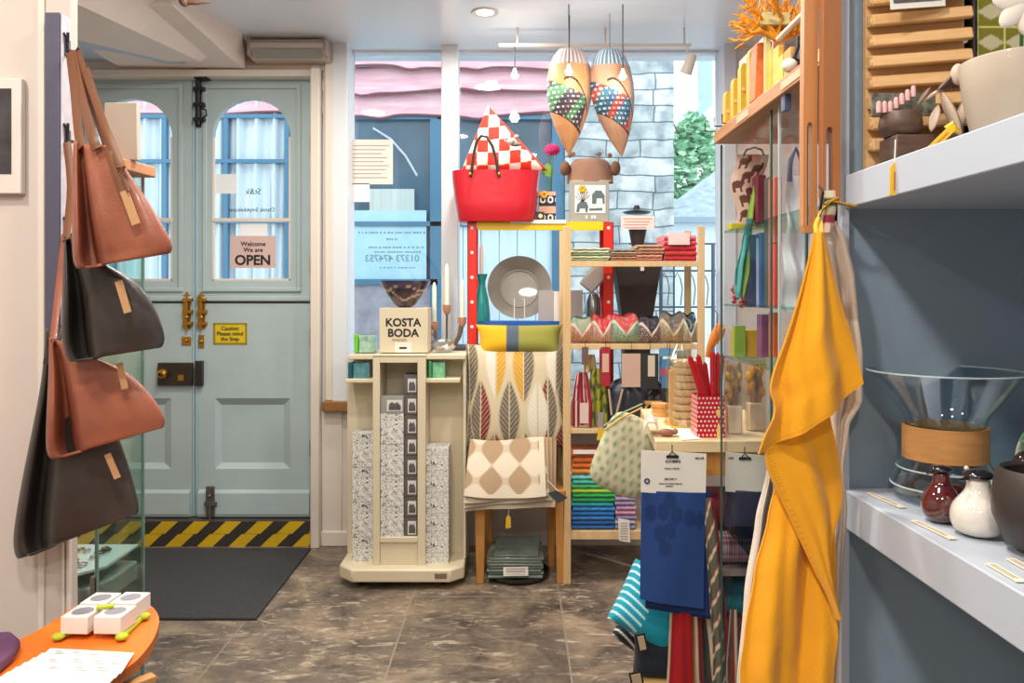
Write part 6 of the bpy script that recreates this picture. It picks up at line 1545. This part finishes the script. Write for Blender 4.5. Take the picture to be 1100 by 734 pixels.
for i, (px0, px1, top, col, lab) in enumerate([(829, 834, 52, '#c3b62a', 'olive yellow slim box right of the orange book'), (836, 840, 48, '#e8b84a', 'pale orange slim box in the row on the plank'), (841, 848, 58, '#b3bf3a', 'lime slim box in the row on the plank'), (849, 852, 50, '#e3a04a', 'narrow orange slim box before the black iron tool')]):
    D = 1.86-i*.05; tag(G().box(X(px0, D), X(px1, D)+.004, D, D+.04, ZP, Z(top, D)).build('slim_box', mat('slim'+col, col, .5, var=.15, vscale=30), bevel=.001), lab, 'box', 'slim boxes on the plank')
D = 1.70; 
o = thing('iron_tool', 'bent black iron bracket standing on the plank beside the beech paddle', 'tool', onplank(856, D))
G().tube([onplank(856, D), P(855, 84, D), P(858, 66, D), P(853, 62, D), P(857, 50, D), P(857, 41, D), P(872, 40, D)], .005).build('bracket', BLACK, o)
G().ball(onplank(848, D)+Vector((0, 0, .016)), .017, (1, .8, .9)).build('porcelain_knob', CARD, o)
# coral: orange paper spray
random.seed(9); D = 1.9; c = P(836, 44, D)
o = thing('paper_coral', 'spiky golden orange paper coral spray standing in a pale block on the plank', 'decoration', (c.x, c.y, ZP))
g = G()
def branch(p, d, L_, r, lev):
    e = p+d*L_; mid = p.lerp(e, .5)+Vector((random.uniform(-1, 1), random.uniform(-1, 1), random.uniform(-1, 1)))*L_*.12
    g.tube([p, mid, e], r, n=6, r2=r*.6)
    if lev == 0: return
    for k in range(3 if lev > 1 else 3):
        nd = (d+Vector((random.uniform(-1, 1), random.uniform(-1, 1), random.uniform(-.7, .9)))*.85).normalized(); branch(e if k else mid, nd, L_*.68, r*.72, lev-1)
for k in range(13):
    a = random.uniform(-1.35, 1.35); d = Vector((math.sin(a), random.uniform(-.5, .5), math.cos(a)*.9+.05)).normalized(); branch(c, d, .055, .0055, 3)
g.build('coral', mat('golden_orange_paper', '#f0a82c', .6), o)
G().box(X(816, D), X(846, D), D-.02, D+.04, ZP+.165, ZP+.195).build('block', mat('pale_olive_block', '#cfc489', .6), o, bevel=.002)
G().box(X(823, D), X(828, D), D, D+.02, ZP, ZP+.165).build('stem', mat('pale_olive_block'), o)
tag(G().cyl(P(836, 42, 1.78), P(868, 10, 1.66), .006, r2=.0065).build('white_pen', mat('white_plastic', '#e9dfd6', .3)), 'long white stick leaning diagonally in front of the orange coral', 'stick')
# small hooks at the far end of the plank
for i, (px, D) in enumerate([(776, 2.31), (786, 2.24), (795, 2.2)]):
    q = onplank(px, D)+Vector((-.02, 0, 0)); tag(G().tube([q, q+Vector((-.03, 0, 0)), q+Vector((-.03, 0, .025))], .002, n=6).build('wire_hook', BLACK), ['small black wire hook at the window end of the plank', 'small black wire hook second from the window end of the plank', 'small black wire hook under the yellow figures'][i], 'hook')
# --- inside the cabinet
D = 2.28
def dogs(u, v):
    base = lin('#dcbfae'); 
    for (x, y) in [(.25, .9), (.7, .8), (.45, .7), (.85, .62), (.2, .58), (.55, .48), (.85, .36), (.3, .38), (.65, .22), (.25, .18), (.5, .06)]:
        dx = (u-x)/.16; dy = (v-y)/.055
        if dx*dx+dy*dy < 1 or (abs(dx-.9) < .35 and -.2 < dy < 1.5) or (abs(dx+.7) < .2 and -1.9 < dy < 0) or (abs(dx-.5) < .2 and -1.9 < dy < 0): return lin('#5d4238')
    return base
zsh = Z(331, 2.0)+.007
o = thing('dog_print_bag', 'pink bag printed with brown dogs hanging in the glass cabinet', 'bag', P(803, 244, D))
def dfn(u, v):
    p = P(lerp(788, 822, u), lerp(244, 166, v), D); p.y += -.02*math.sin(PI*u)*math.sin(PI*v)**.5; p.x += .01*math.sin(v*8); return p
G().sheet(dfn, 50, 90, dogs, .012).build('body', CC, o)
G().tube([P(798, 168, D), P(802, 161, D), P(811, 158.5, D), P(818, 161, D), P(821, 168, D)], .006, flat=.003).build('handle', mat('brown_handle', '#8a6350', .7), o)
def slab(px0, px1, py0, py1, D, d, col, name, label, cat, grp=None, **k):
    return tag(G().pbox(px0, px1, py0, py1, D, d).build(name, mat('slab'+col, col, k.get('r', .5), var=.08, vscale=15), bevel=.001), label, cat, grp)
slab(786, 822, 240, 246, 2.27, .05, '#c9c12a', 'lime_box', 'flat lime yellow box under the dog print bag', 'box')
slab(814, 823, 188, 239.8, 2.2, .05, '#6a2637', 'maroon_book', 'maroon book upright beside the dog print bag', 'book')
slab(806, 812, 252, 330, 2.22, .05, '#2f3f66', 'navy_book', 'navy book on the cabinet glass shelf left of the pale books', 'book')
slab(812.5, 817, 256, 330, 2.22, .05, '#b9c7e0', 'pale_book', 'pale lilac blue book upright on the cabinet shelf', 'book')
slab(817.5, 824, 250, 330, 2.2, .05, '#3a5c9a', 'blue_book', 'bright blue book upright on the cabinet shelf', 'book')
slab(826, 829.5, 190, 330, 2.05, .04, '#234a44', 'dark_green_book', 'dark green tall folder behind the cabinet pane edge', 'folder')
slab(832, 838.5, 262, 330, 1.97, .05, '#d2452c', 'red_orange_box', 'red orange tall box on the cabinet shelf', 'box')
slab(832, 840, 190, 261, 1.97, .05, '#c9654c', 'terracotta_folder', 'terracotta folder above the red orange box in the cabinet', 'folder')
t_ = [(200, 809, 814), (230, 803, 812), (262, 797, 806), (290, 791, 804), (312, 790, 800), (320, 793, 798)]
tag(rowsheet(t_, 2.235, .008, 3, lambda u, v: lin('#8fb54a') if v < .3 or u > .7 else (lin('#4fa79f') if noise.noise(Vector((u*4, v*7, 1))) > -.1 else lin('#2f6f80')), nu=24, nv=60).build('teal_scarf', CC), 'lime and teal printed scarf hanging diagonally in the cabinet', 'scarf')
random.seed(4)
g = G()
for k in range(60): g.ball(P(random.uniform(788, 824), random.uniform(304, 328), 2.28+random.uniform(-.02, .03)), random.uniform(.006, .011), n=6)
tag(g.build('red_berries', mat('crimson_berries', '#b3263c', .5)), 'mass of crimson beaded berries on the cabinet glass shelf', 'garland', kind='stuff')
slab(792, 823, 355, 384, 2.24, .07, '#dba02c', 'amber_basket', 'amber yellow basket under the cabinet glass shelf', 'basket')
slab(789, 801, 350, 384, 2.215, .02, '#7fa03a', 'green_packet', 'small green packet before the amber basket', 'packet')
slab(818, 829, 338, 384, 2.08, .04, '#7a3f6a', 'plum_box', 'plum coloured box right of the amber basket', 'box')
slab(831, 838, 336, 384, 1.98, .04, '#d9571f', 'orange_packet', 'tall orange packet behind the cabinet pane edges', 'packet')
o = thing('plastic_bag', 'milky plastic carrier with blue handles hanging at the near end of the cabinet', 'bag', P(855, 335, 1.8))
def pfn(u, v):
    p = P(lerp(843, 868, u), lerp(335, 190, v), 1.8); p.y += .012*math.sin(u*8+v*6)+.01*math.sin(v*17); return p
G().sheet(pfn, 30, 60).build('sack', film('milky_film', '#c9d8e0', .62, .2), o)
G().tube([P(848, 195, 1.795), P(849, 172, 1.795), P(855, 160, 1.795), P(861, 172, 1.795), P(861, 197, 1.795)], .006, flat=.002).build('handle', mat('blue_grey_handle', '#3f5a74', .5), o)
# cellophane wrapped dried flowers (stand on the table behind the cabinet)
# ------------------------------------------------------------- pine counter table
TT = Z(474, 2.4); 
t = thing('counter_table', 'pale pine counter table crowded with goods in front of the window shelves', 'table', (.65, 2.75, 0))
PT = mat('light_birch_top', '#e2cda6', .45, col2='#d6bc90', vscale=4, stretch=(1, 6, 6))
pl = [(.435, 2.4), (.80, 2.4), (.90, 3.06), (.50, 3.08)]
G().prism([(a, b, TT-.035) for a, b in pl], (0, 0, .035)).build('table_top', PT, t, bevel=.002)
for (a, b) in ((.55, 2.43), (.76, 2.43), (.55, 3.0), (.84, 3.0)): G().box(a, a+.035, b, b+.035, 0, TT-.035).build('leg', OAKW, t, bevel=.002)
G().box(.56, .81, 2.44, 3.0, .48, .50).build('lower_shelf', mat('pale_grey_shelf', '#a79a92', .5), t)
G().box(.46, .79, 2.425, 2.44, TT-.11, TT-.035).build('apron', OAKW, t)
TZ2 = TT+.001
# polka dot tin with red tubes
D = 2.46; c = Vector((X(763.5, D), D+.04, TZ2))
o = thing('polka_dot_tin', 'square red tin with white polka dots on the pine counter', 'tin', c)
def pol(u, v):
    a = u*28; b = v*9; i = int(b); x = (a+.5*(i % 2)) % 1; y = b % 1
    return lin('#ecdcd2') if (x-.5)**2+(y-.5)**2 < .055 else lin('#b81c2c')
def tinf(u, v):
    hw = .042; per = u*4; k = int(per) % 4; f = per-int(per); s = hw*(1.05-.07*v)
    co = [(-s, -s), (s, -s), (s, s), (-s, s), (-s, -s)]; a, b = co[k], co[k+1]
    return (c.x+lerp(a[0], b[0], f), c.y+lerp(a[1], b[1], f), TZ2+v*.128)
G().sheet(tinf, 280, 100, pol).build('tin', colmat('enamel_dots', .3, 0), o, smooth=25)
G().box(c.x-.044, c.x+.044, c.y-.044, c.y+.044, TZ2, TZ2+.003).build('base', mat('tin_red', '#b81c2c', .35), o)
g = G().poly([(769, 441), (774, 440), (774.5, 447), (770, 447)], D-.006, .001); g.poly([(770, 473), (774, 473), (773.6, 458), (772, 454), (770.4, 458)], D-.006, .001); g.build('swing_tag', mat('pale_yellow_tag', '#e3c877', .6), o, smooth=0)
RT = mat('glossy_red_candle', '#b3101f', .22, coat=.5)
tl_ = [((757, 436), (741, 384)), ((760, 436), (750, 383)), ((763, 436), (757, 391)), ((766, 436), (765.5, 379)), ((769, 436), (771, 381)), ((771, 436), (775.5, 382)), ((761, 436), (746, 390))]
lb = ['leaning farthest left', 'second from the left', 'short, in the middle', 'tallest, standing upright', 'just right of the upright one', 'leaning rightmost', 'behind the leftmost ones']
for i, ((a, b), (cx_, d)) in enumerate(tl_):
    dd = D+.04+(i % 3-1)*.015; g = G(); p, q = P(a, b, dd), P(cx_, d, dd-.0); p = p.lerp(q, -.1)
    g.cyl(p, q, .0088 if i != 2 else .008, 16); g.cyl(q, q+(q-p).normalized()*.006, .004, 8)
    tag(g.build('red_candle', RT), f'glossy red candle in the polka dot tin, {lb[i]}', 'candle', 'red candles in the polka dot tin')
# stack of wrapped bowls
D = 2.62; o = thing('wrapped_bowl_stack', 'tapering stack of cream bowls in cellophane left of the polka dot tin', 'stack', Vector((X(738, D), D+.05, TZ2)))
zb0 = TZ2; cx_ = X(739, D)
for k in range(9):
    r = .048+.003*math.sin(k*1.1); zz = zb0+.004+k*.0245; G().lathe([(0, 0), (r*.8, 0), (r, .018), (r*1.02, .022), (r*.95, .022), (r*.75, .004)], (cx_+.003*k/4, D+.06, zz), n=28).build('bowl', mat('cream_bowl', '#e3d2ae', .5, var=.06), o)
G().box(X(721, D), X(758, D), D+.0, D+.13, zb0, zb0+.004).build('tray', YW, o)
def celf(u, v):
    a = u*2*PI; r = .062*(1-.05*v)*(1+.05*math.sin(a*7+v*9)); r *= 1 if v < .8 else (1-(v-.8)*2.6); return (cx_+r*math.cos(a), D+.06+r*math.sin(a), zb0+.004+v*.27)
G().sheet(celf, 60, 30).build('cellophane', glass('cellophane', '#f7f1e4', .08, fac=.16), o)
# kraft card box behind
slab(720, 732, 398, 458, 2.66, .03, '#dcb878', 'straw_box', 'straw coloured card box at the left end of the pine counter', 'box')
slab(727, 741, 377, 397, 2.74, .03, '#3e6a80', 'blue_card', 'small dark blue card above the straw box', 'card')
# cellophane bags of dried flowers
for i, (pa, pb, pt, D, lab, cc2) in enumerate([(781, 801, 388, 2.50, 'cellophane bag of dried flowers and wheat next to the red candles', '#c79a4c'), (803, 826, 392, 2.56, 'cellophane bag of golden dried flowers behind the yellow towel', '#d39a34')]):
    o = thing('dried_flower_bag', lab, 'wrapped flowers', Vector((X((pa+pb)/2, D), D+.03, TZ2)), 'cellophane flower bags on the pine counter')
    cxx = X((pa+pb)/2, D); hw = (pb-pa)/2*D/F; zt = Z(pt, D)
    def cf(u, v): a = u*2*PI; q = (1+.08*math.sin(a*5+i)+.04*math.sin(v*14)); return (cxx+hw*math.cos(a)*q, D+.03+hw*.5*math.sin(a)*q, lerp(TZ2, zt, v))
    G().sheet(cf, 50, 24).build('cellophane', glass('cellophane'), o)
    g = G(); random.seed(i+20)
    for k in range(26):
        x = cxx+random.uniform(-.7, .7)*hw; y = D+.03+random.uniform(-.3, .3)*hw; zc = random.uniform(TZ2+.12, zt-.02); g.tube([(lerp(cxx, x, .4), D+.03, TZ2+.01), (x, y, zc)], .0016, n=5); g.ball((x, y, zc), random.uniform(.007, .013), (1, 1, 1.6), n=6)
    g.build('dried_flowers', mat('dried'+cc2, cc2, .8, col2='#9a7448' if i == 0 else '#c98a2c', vscale=30), o)
    g = G().box(cxx-hw*.75, cxx+hw*.75, D+.01, D+.05, TZ2+.001, TZ2+.09); g.build('paper_sleeve', mat('cream_sleeve', '#e0cdb4', .6, var=.06), o, bevel=.004)
# orange leather gloves on top of the bags
D = 2.6
o = thing('orange_gloves', 'orange leather object hanging by the right pine post above the red candles', 'glove', P(767, 385, D))
OL = mat('orange_tan_leather', '#c9762c', .45, var=.15)
G().tube([P(760, 384, D), P(763, 372, D), P(768, 362, D), P(772, 354, D), P(774, 347, D)], [.008, .012, .018, .017, .008]).build('palm', OL, o)
for k in range(4): G().tube([P(767+k*2.6, 372-k*3, D-.006), P(769+k*2.8, 358-k*1.5, D-.012), P(770+k*2.2, 349+k*.8, D-.006)], [.006, .0065, .004]).build('finger', OL, o)
G().tube([P(770, 350, D), P(771, 338, D), (X(771, D), D+.05, Z(332, D))], .0015).build('cord', BLACK, o)
# things lying on the counter
D = 2.75
o = thing('wooden_spool', 'squat orange wood spool with pegs at the back left of the counter', 'spool', (X(709, 2.9), 2.9, TZ2))
G().lathe([(0, 0), (.034, 0), (.034, .008), (.028, .012), (.028, .03), (.033, .034), (.033, .045), (0, .045)], (X(709, 2.9), 2.9, TZ2), n=28).build('spool', mat('orange_wood', '#d39a5a', .45), o)
G().tube([(X(721, 2.85), 2.85, TZ2+.01), (X(733, 2.85), 2.86, TZ2+.01)], .012).build('roller', mat('orange_wood'), o)
g = G(); 
def npk(u, v): return (X(lerp(690, 706, u)+6*v, 2.5), 2.47+.12*v, TZ2+.012+.04*math.sin(PI*u)*(1-.4*v)+.02*v+.006*math.sin(u*9+v*5))
tag(G().sheet(npk, 24, 20, None, .004).build('folded_napkin', mat('pale_grey_linen', '#cfc2b4', .8, bump=.2)), 'pale grey napkin peaked at the front left corner of the counter', 'napkin')
o = thing('wooden_mouse', 'small brown wooden animal lying on the counter papers', 'ornament', FL(716, 468, TZ2))
q = FL(716, 469, TZ2)+Vector((0, 0, .012)); G().ball(q, .016, (1.7, .9, .75)).build('body', mat('brown_wood', '#8a5a3a', .5, var=.2), o); G().ball(q+Vector((.026, 0, .003)), .01).build('head', mat('brown_wood'), o); G().tube([q+Vector((-.02, 0, 0)), q+Vector((-.045, .005, -.004))], .002).build('tail', mat('brown_wood'), o)
for i, a in enumerate([[(716, 458), (738, 456), (747, 466), (720, 469)], [(728, 466), (748, 464), (752, 472), (733, 473.5)]]):
    tag(G().prism([FL(x_, y_, TZ2) for x_, y_ in a], (0, 0, .001+.001*i)).build('paper_slip', CARD, smooth=0), ['white paper slip lying in the middle of the pine counter', 'white paper slip at the foot of the polka dot tin'][i], 'paper')
slab(717, 730, 452, 458, 2.7, .03, '#e3c02c', 'yellow_packet', 'flat yellow packet on the counter beside the spool', 'packet')
# green patterned padded bag hanging at the counter's left side
R = rot('Y', -38)@rot('X', -6)
def gpat(u, v, side=1):
    i = int(v*8); x = (u*7+.5*i) % 1; y = (v*8) % 1; d = abs(x-.5)*1.3+abs(y-.5)*.9
    k = noise.noise(Vector((u*9, v*9, 5)))
    c0 = mixc(lin('#cfc5aa'), lin('#b9b896'), .5+k)
    if d < .22: return lin('#7f9672') if (i+int(u*7)) % 3 else lin('#b09a84')
    if d < .46 and (y*3+x) % .5 < .3: return lin('#93a582')
    return c0
RQ = rot('Y', 24)@rot('X', -6); cq = P(674, 489, 2.72)
def qf(sd, k=0):
    def fn(u, v):
        a = 2*u-1; b = 2*v-1; m_ = max(abs(a), abs(b), 1e-6); p_ = (abs(a)**4.5+abs(b)**4.5)**(1/4.5); p_ = max(p_, 1e-6); q = m_/p_
        x, z_ = a*q*.105, b*q*.135; e = max(0, 1-m_**4)**.5
        return cq+RQ@Vector((x, -sd*.035*e, z_))+Vector((-.004*k, .03*k, .012*k))
    return fn
gq = G().sheet(qf(1), 150, 170, gpat); gq.sheet(qf(-1), 20, 20, lambda u, v: lin('#a9b08c'))
tag(gq.build('quilted_bag', CC), 'padded green and beige leaf patterned cushion jammed against the left side of the counter', 'cushion')
for k in range(4):
    g = G(); dd = 2.70+k*.012
    g.tube([P(650-k*1.5, 462-k*4, dd), P(668, 449-k*5, dd), P(690, 438-k*4, dd)], .003); tag(g.build('piping_cord', mat('pipe%d' % (k % 2), ['#c9a94a', '#8fa07a'][k % 2], .7)), ['gold cord nearest the green padded cushion', 'sage cord second above the green padded cushion', 'gold cord third above the green padded cushion', 'sage cord topmost above the green padded cushion'][k], 'cord') if k < 2 else None
# carded tea towels on the counter front
def carded(px0, px1, py0, pc, py1, D, col, label, pat=None, lean=0, n=3):
    o = thing('carded_tea_towel', label, 'tea towel', P((px0+px1)/2, py1, D), 'carded tea towels hanging on the counter front')
    g = G().prism([P(px0, py0, D-.01), P(px1-2, py0+4, D-.01), P(px1-3, pc+3, D-.01), P(px0-.5, pc-1, D-.01)], (0, .003, 0)); g.build('header_card', CARD, o, smooth=0)
    tab = [(pc-4, px0, px1-3), (560, px0-1, px1-3), (pc+60, px0-1, px1-3), (py1, px0-2, px1-4)]
    def fn(u, v):
        p = P(lerp(px0, px1-4, u)-v*1.5, lerp(pc-3, py1, v)+u*9*v+u*2, D-.004); p.y += -.006*math.sin(PI*u)+.004*math.sin(u*6+v*3); return p
    G().sheet(fn, 40, 50, pat or (lambda u, v: lin(col)), .006).build('towel', CC, o)
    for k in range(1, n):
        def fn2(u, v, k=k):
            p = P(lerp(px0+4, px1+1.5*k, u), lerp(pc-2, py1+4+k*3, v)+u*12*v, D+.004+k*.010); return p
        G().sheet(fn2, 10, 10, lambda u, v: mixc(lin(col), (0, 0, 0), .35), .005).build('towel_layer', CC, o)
    G().tube([P((px0+px1)/2-3, py0-6, D-.012), P((px0+px1)/2-3, py0+2, D-.016)], .0016).build('hook', BLACK, o)
    g = G().pbox((px0+px1)/2-9, (px0+px1)/2+4, py0+5.5, py0+8.5, D-.014, .003); g.tube([P((px0+px1)/2-7, py0+6, D-.014), P((px0+px1)/2-3, py0+1, D-.016), P((px0+px1)/2+2, py0+6, D-.014)], .0018); g.build('clip', BLACK, o)
    return o
def hexes(u, v):
    b = lin('#23437f'); dk = lin('#1a346b')
    for (x, y) in [(.15, .2), (.35, .18), (.45, .07), (.55, .2), (.75, .22), (.92, .24), (.3, .38), (.46, .34), (.37, .5)]:
        dx = abs(u-x)/.088; dy = abs(v-y)/.075
        if max(dx, dx*.5+dy*.87) < 1: return dk
    return b
o = carded(689, 761, 484, 530, 643, 2.36, '#23437f', 'royal blue tea towel with hexagon print under a white header card', hexes)
D = 2.36-.012
random.seed(8)
def words(g, xa, xb, py, h, D):
    x = xa
    while x < xb: w_ = random.uniform(.5, 1.6); g.pbox(x, min(x+w_, xb), py, py+h, D, .0006); x += w_+random.choice((.4, .4, .9))
    g.build('lettering', INK, o, smooth=0)
words(G(), 715, 731, 494.5, 2.6, D-.0012); words(G(), 714, 730, 503, 1.2, D-.0012); words(G(), 714, 727, 514, 1.6, D-.0012); words(G(), 708, 733, 519.3, 1.1, D-.0012); words(G(), 715, 723, 522, 1, D-.0012); words(G(), 747, 756, 491.5, 2, D-.0012)
G().lathe([(.0045, 0), (.0085, 0), (.0085, .0006), (.0045, .0006)], P(695, 517, D-.0014), n=24, R=rot('X', 90)).build('round_badge', mat('navy_badge', '#232a5c', .5), o, smooth=0)
o = carded(780, 826, 486, 529, 566, 2.365, '#2f2f45', 'navy tea towel under a cream header card seen through the cabinet glass', None, n=2)
words(G(), 783, 788, 491.5, 1.5, 2.352)
# bundles on the counter's lower shelf
def roll(px0, px1, py0, py1, D, dp, col, label, name, cat='folded textile', z0=None):
    g = G(); a, b = X(px0, D), X(px1, D); z0 = Z(py1, D) if z0 is None else z0; z1 = Z(py0, D)
    def fn(u, v):
        an = v*2*PI; return (lerp(a, b, u), D+dp/2-dp/2*math.copysign(abs(math.cos(an))**.6, math.cos(an)), (z0+z1)/2+(z1-z0)/2*math.copysign(abs(math.sin(an))**.6, math.sin(an)))
    g.sheet(fn, 80, 64, col)
    for u in (0, 1): g.add([fn(u, v/24) for v in range(24)], [tuple(range(24))], [col(u, .1)]*24)
    return tag(g.build(name, CC, smooth=50), label, cat)
def ging(u, v): a = ((u*22) % 1) > .5; b = ((v*20) % 1) > .5; return lin('#8a3f62') if a and b else (lin('#a8788c') if a or b else lin('#d8c3c8'))
roll(763, 822, 573, 611.5, 2.46, .18, ging, 'rolled gingham cloth in plum and white on the counter lower shelf', 'gingham_roll', z0=.5005)
roll(764, 822, 532, 571, 2.47, .16, lambda u, v: lin('#7a2f3a') if u < .3 else lin('#37304a'), 'maroon and navy rolled cloth lying on the gingham roll', 'dark_roll')
roll(766, 815, 622, 664, 2.48, .16, lambda u, v: lin('#1f5a6c') if v < .6 else lin('#2f8fa3'), 'teal bundled cloth under the counter lower shelf', 'teal_roll')
roll(766, 800, 666, 705, 2.48, .16, lambda u, v: lin('#8a2430'), 'dark red bundled cloth below the teal one', 'red_roll')
roll(760, 800, 706, 790, 2.49, .16, lambda u, v: lin('#4a3038'), 'dark plum bundled cloth at the bottom under the counter', 'plum_roll', z0=.02)
# stacked cushions beside the counter foot
def stripe(a, b, n, q=.3): return lambda u, v, side=1: lin(b) if ((u*.55+v*.85)*n) % 1 < q else lin(a)
def stripecol(a, b, n, lim, q=.3): return lambda u, v, side=1: lin(b) if u < lim and ((u*.25+v)*n) % 1 < q else lin(a)
tag(G().cushion(P(699, 652, 2.52), .22, .21, .11, rot('Y', 33)@rot('X', -25), stripecol('#1795ae', '#bfe3e8', 9, .42), n=90, pinch=.05).build('striped_cushion', CC), 'turquoise cushion with white stripes on top of the cushion heap by the blue towel', 'cushion')
tag(G().cushion(P(704, 676, 2.64), .24, .21, .10, rot('Y', 38)@rot('X', -25), stripecol('#1f2736', '#d6d2c8', 10, .6), n=90, pinch=.05).build('striped_cushion', CC), 'navy cushion with white stripes under the turquoise one', 'cushion')
tag(G().cushion(P(712, 704, 2.50), .19, .13, .12, rot('Y', 4)@rot('X', -10), lambda u, v, side=1: lin('#1d2430'), n=30).build('black_cushion', CC), 'plain blue black cushion in the heap below the striped ones', 'cushion')
tag(G().cushion(P(712, 742, 2.50), .20, .12, .14, rot('X', -8), lambda u, v, side=1: lin('#c9a368') if v > .72 else lin('#272c3c'), n=40).build('tan_cushion', CC), 'tan and navy cushion at the bottom of the visible heap', 'cushion')
tag(G().box(X(680, 2.5), X(742, 2.5), 2.44, 2.62, 0, Z(762, 2.5)).build('cushion_basket', mat('dark_basket', '#4a3a2c', .8, var=.3, vscale=60), bevel=.02), 'dark basket under the cushion heap', 'basket')
for i, (a, b, c_, d) in enumerate([(684, 681, 695, 701), (677, 722, 691, 740)]):
    o = thing('cushion_label', ['black edged cream label on the navy striped cushion', 'black edged cream label on the lowest cushion of the heap'][i], 'label', P(a, d, 2.4))
    G().obox(P((a+c_)/2, (b+d)/2, 2.405), ((c_-a)*2.4/F, .002, (d-b)*2.4/F), rot('Y', -12)).build('card', BLACK, o, smooth=0)
    G().obox(P((a+c_)/2, (b+d)/2, 2.402), ((c_-a-4)*2.4/F, .002, (d-b-5)*2.4/F), rot('Y', -12)).build('print', mat('tan_card', '#b39a80', .6), o, smooth=0)
# hanging red runner and striped ties
tag(rowsheet([(560, 722, 742), (655, 720, 744), (700, 718, 744), (800, 712, 745)], 2.385, .006, 2, lambda u, v: lin('#c9b08c') if u < .1 else lin('#a3161f'), nu=40, nv=40).build('red_runner', CC), 'long red table runner hanging below the blue towel', 'runner')
tag(rowsheet([(560, 743, 757), (655, 743, 768), (700, 742, 776), (800, 742, 792)], 2.43, .010, 5, lambda u, v: [lin('#4a4840'), lin('#d3c3a8'), lin('#96202c'), lin('#4f5046')][int(u*8+.3*math.sin(v*3)) % 4], nu=64, nv=40).build('striped_runner', CC), 'runner striped charcoal, cream and red hanging right of the red one', 'runner')
def braid(u, v): k = (v*11+u*1.1) % 1; return lin('#cbb89c') if k < .22 else (lin('#5c5a4c') if k < .9 else lin('#8d3038'))
tag(rowsheet([(535, 756, 763), (580, 758, 770), (640, 762, 774), (700, 766, 778), (800, 766, 782)], 2.352, .006, 2, braid, nu=24, nv=160).build('striped_tie', CC), 'narrow olive and cream diagonal striped scarf hanging beside the blue towel', 'scarf')
tag(rowsheet([(535, 763, 767), (620, 771, 776), (700, 777, 784), (800, 780, 788)], 2.372, .005, 2, lambda u, v: lin('#8e1f2c'), nu=12, nv=40).build('crimson_tie', CC), 'crimson strip hanging behind the diagonal striped scarf', 'scarf')
tag(rowsheet([(655, 784, 792), (720, 780, 794), (800, 778, 794)], 2.36, .006, 2, lambda u, v: [lin('#cbb89c'), lin('#50504a'), lin('#93222c')][int(u*5) % 3], nu=24, nv=30).build('striped_tie', CC), 'striped scarf end hanging nearest the cabinet pane', 'scarf')
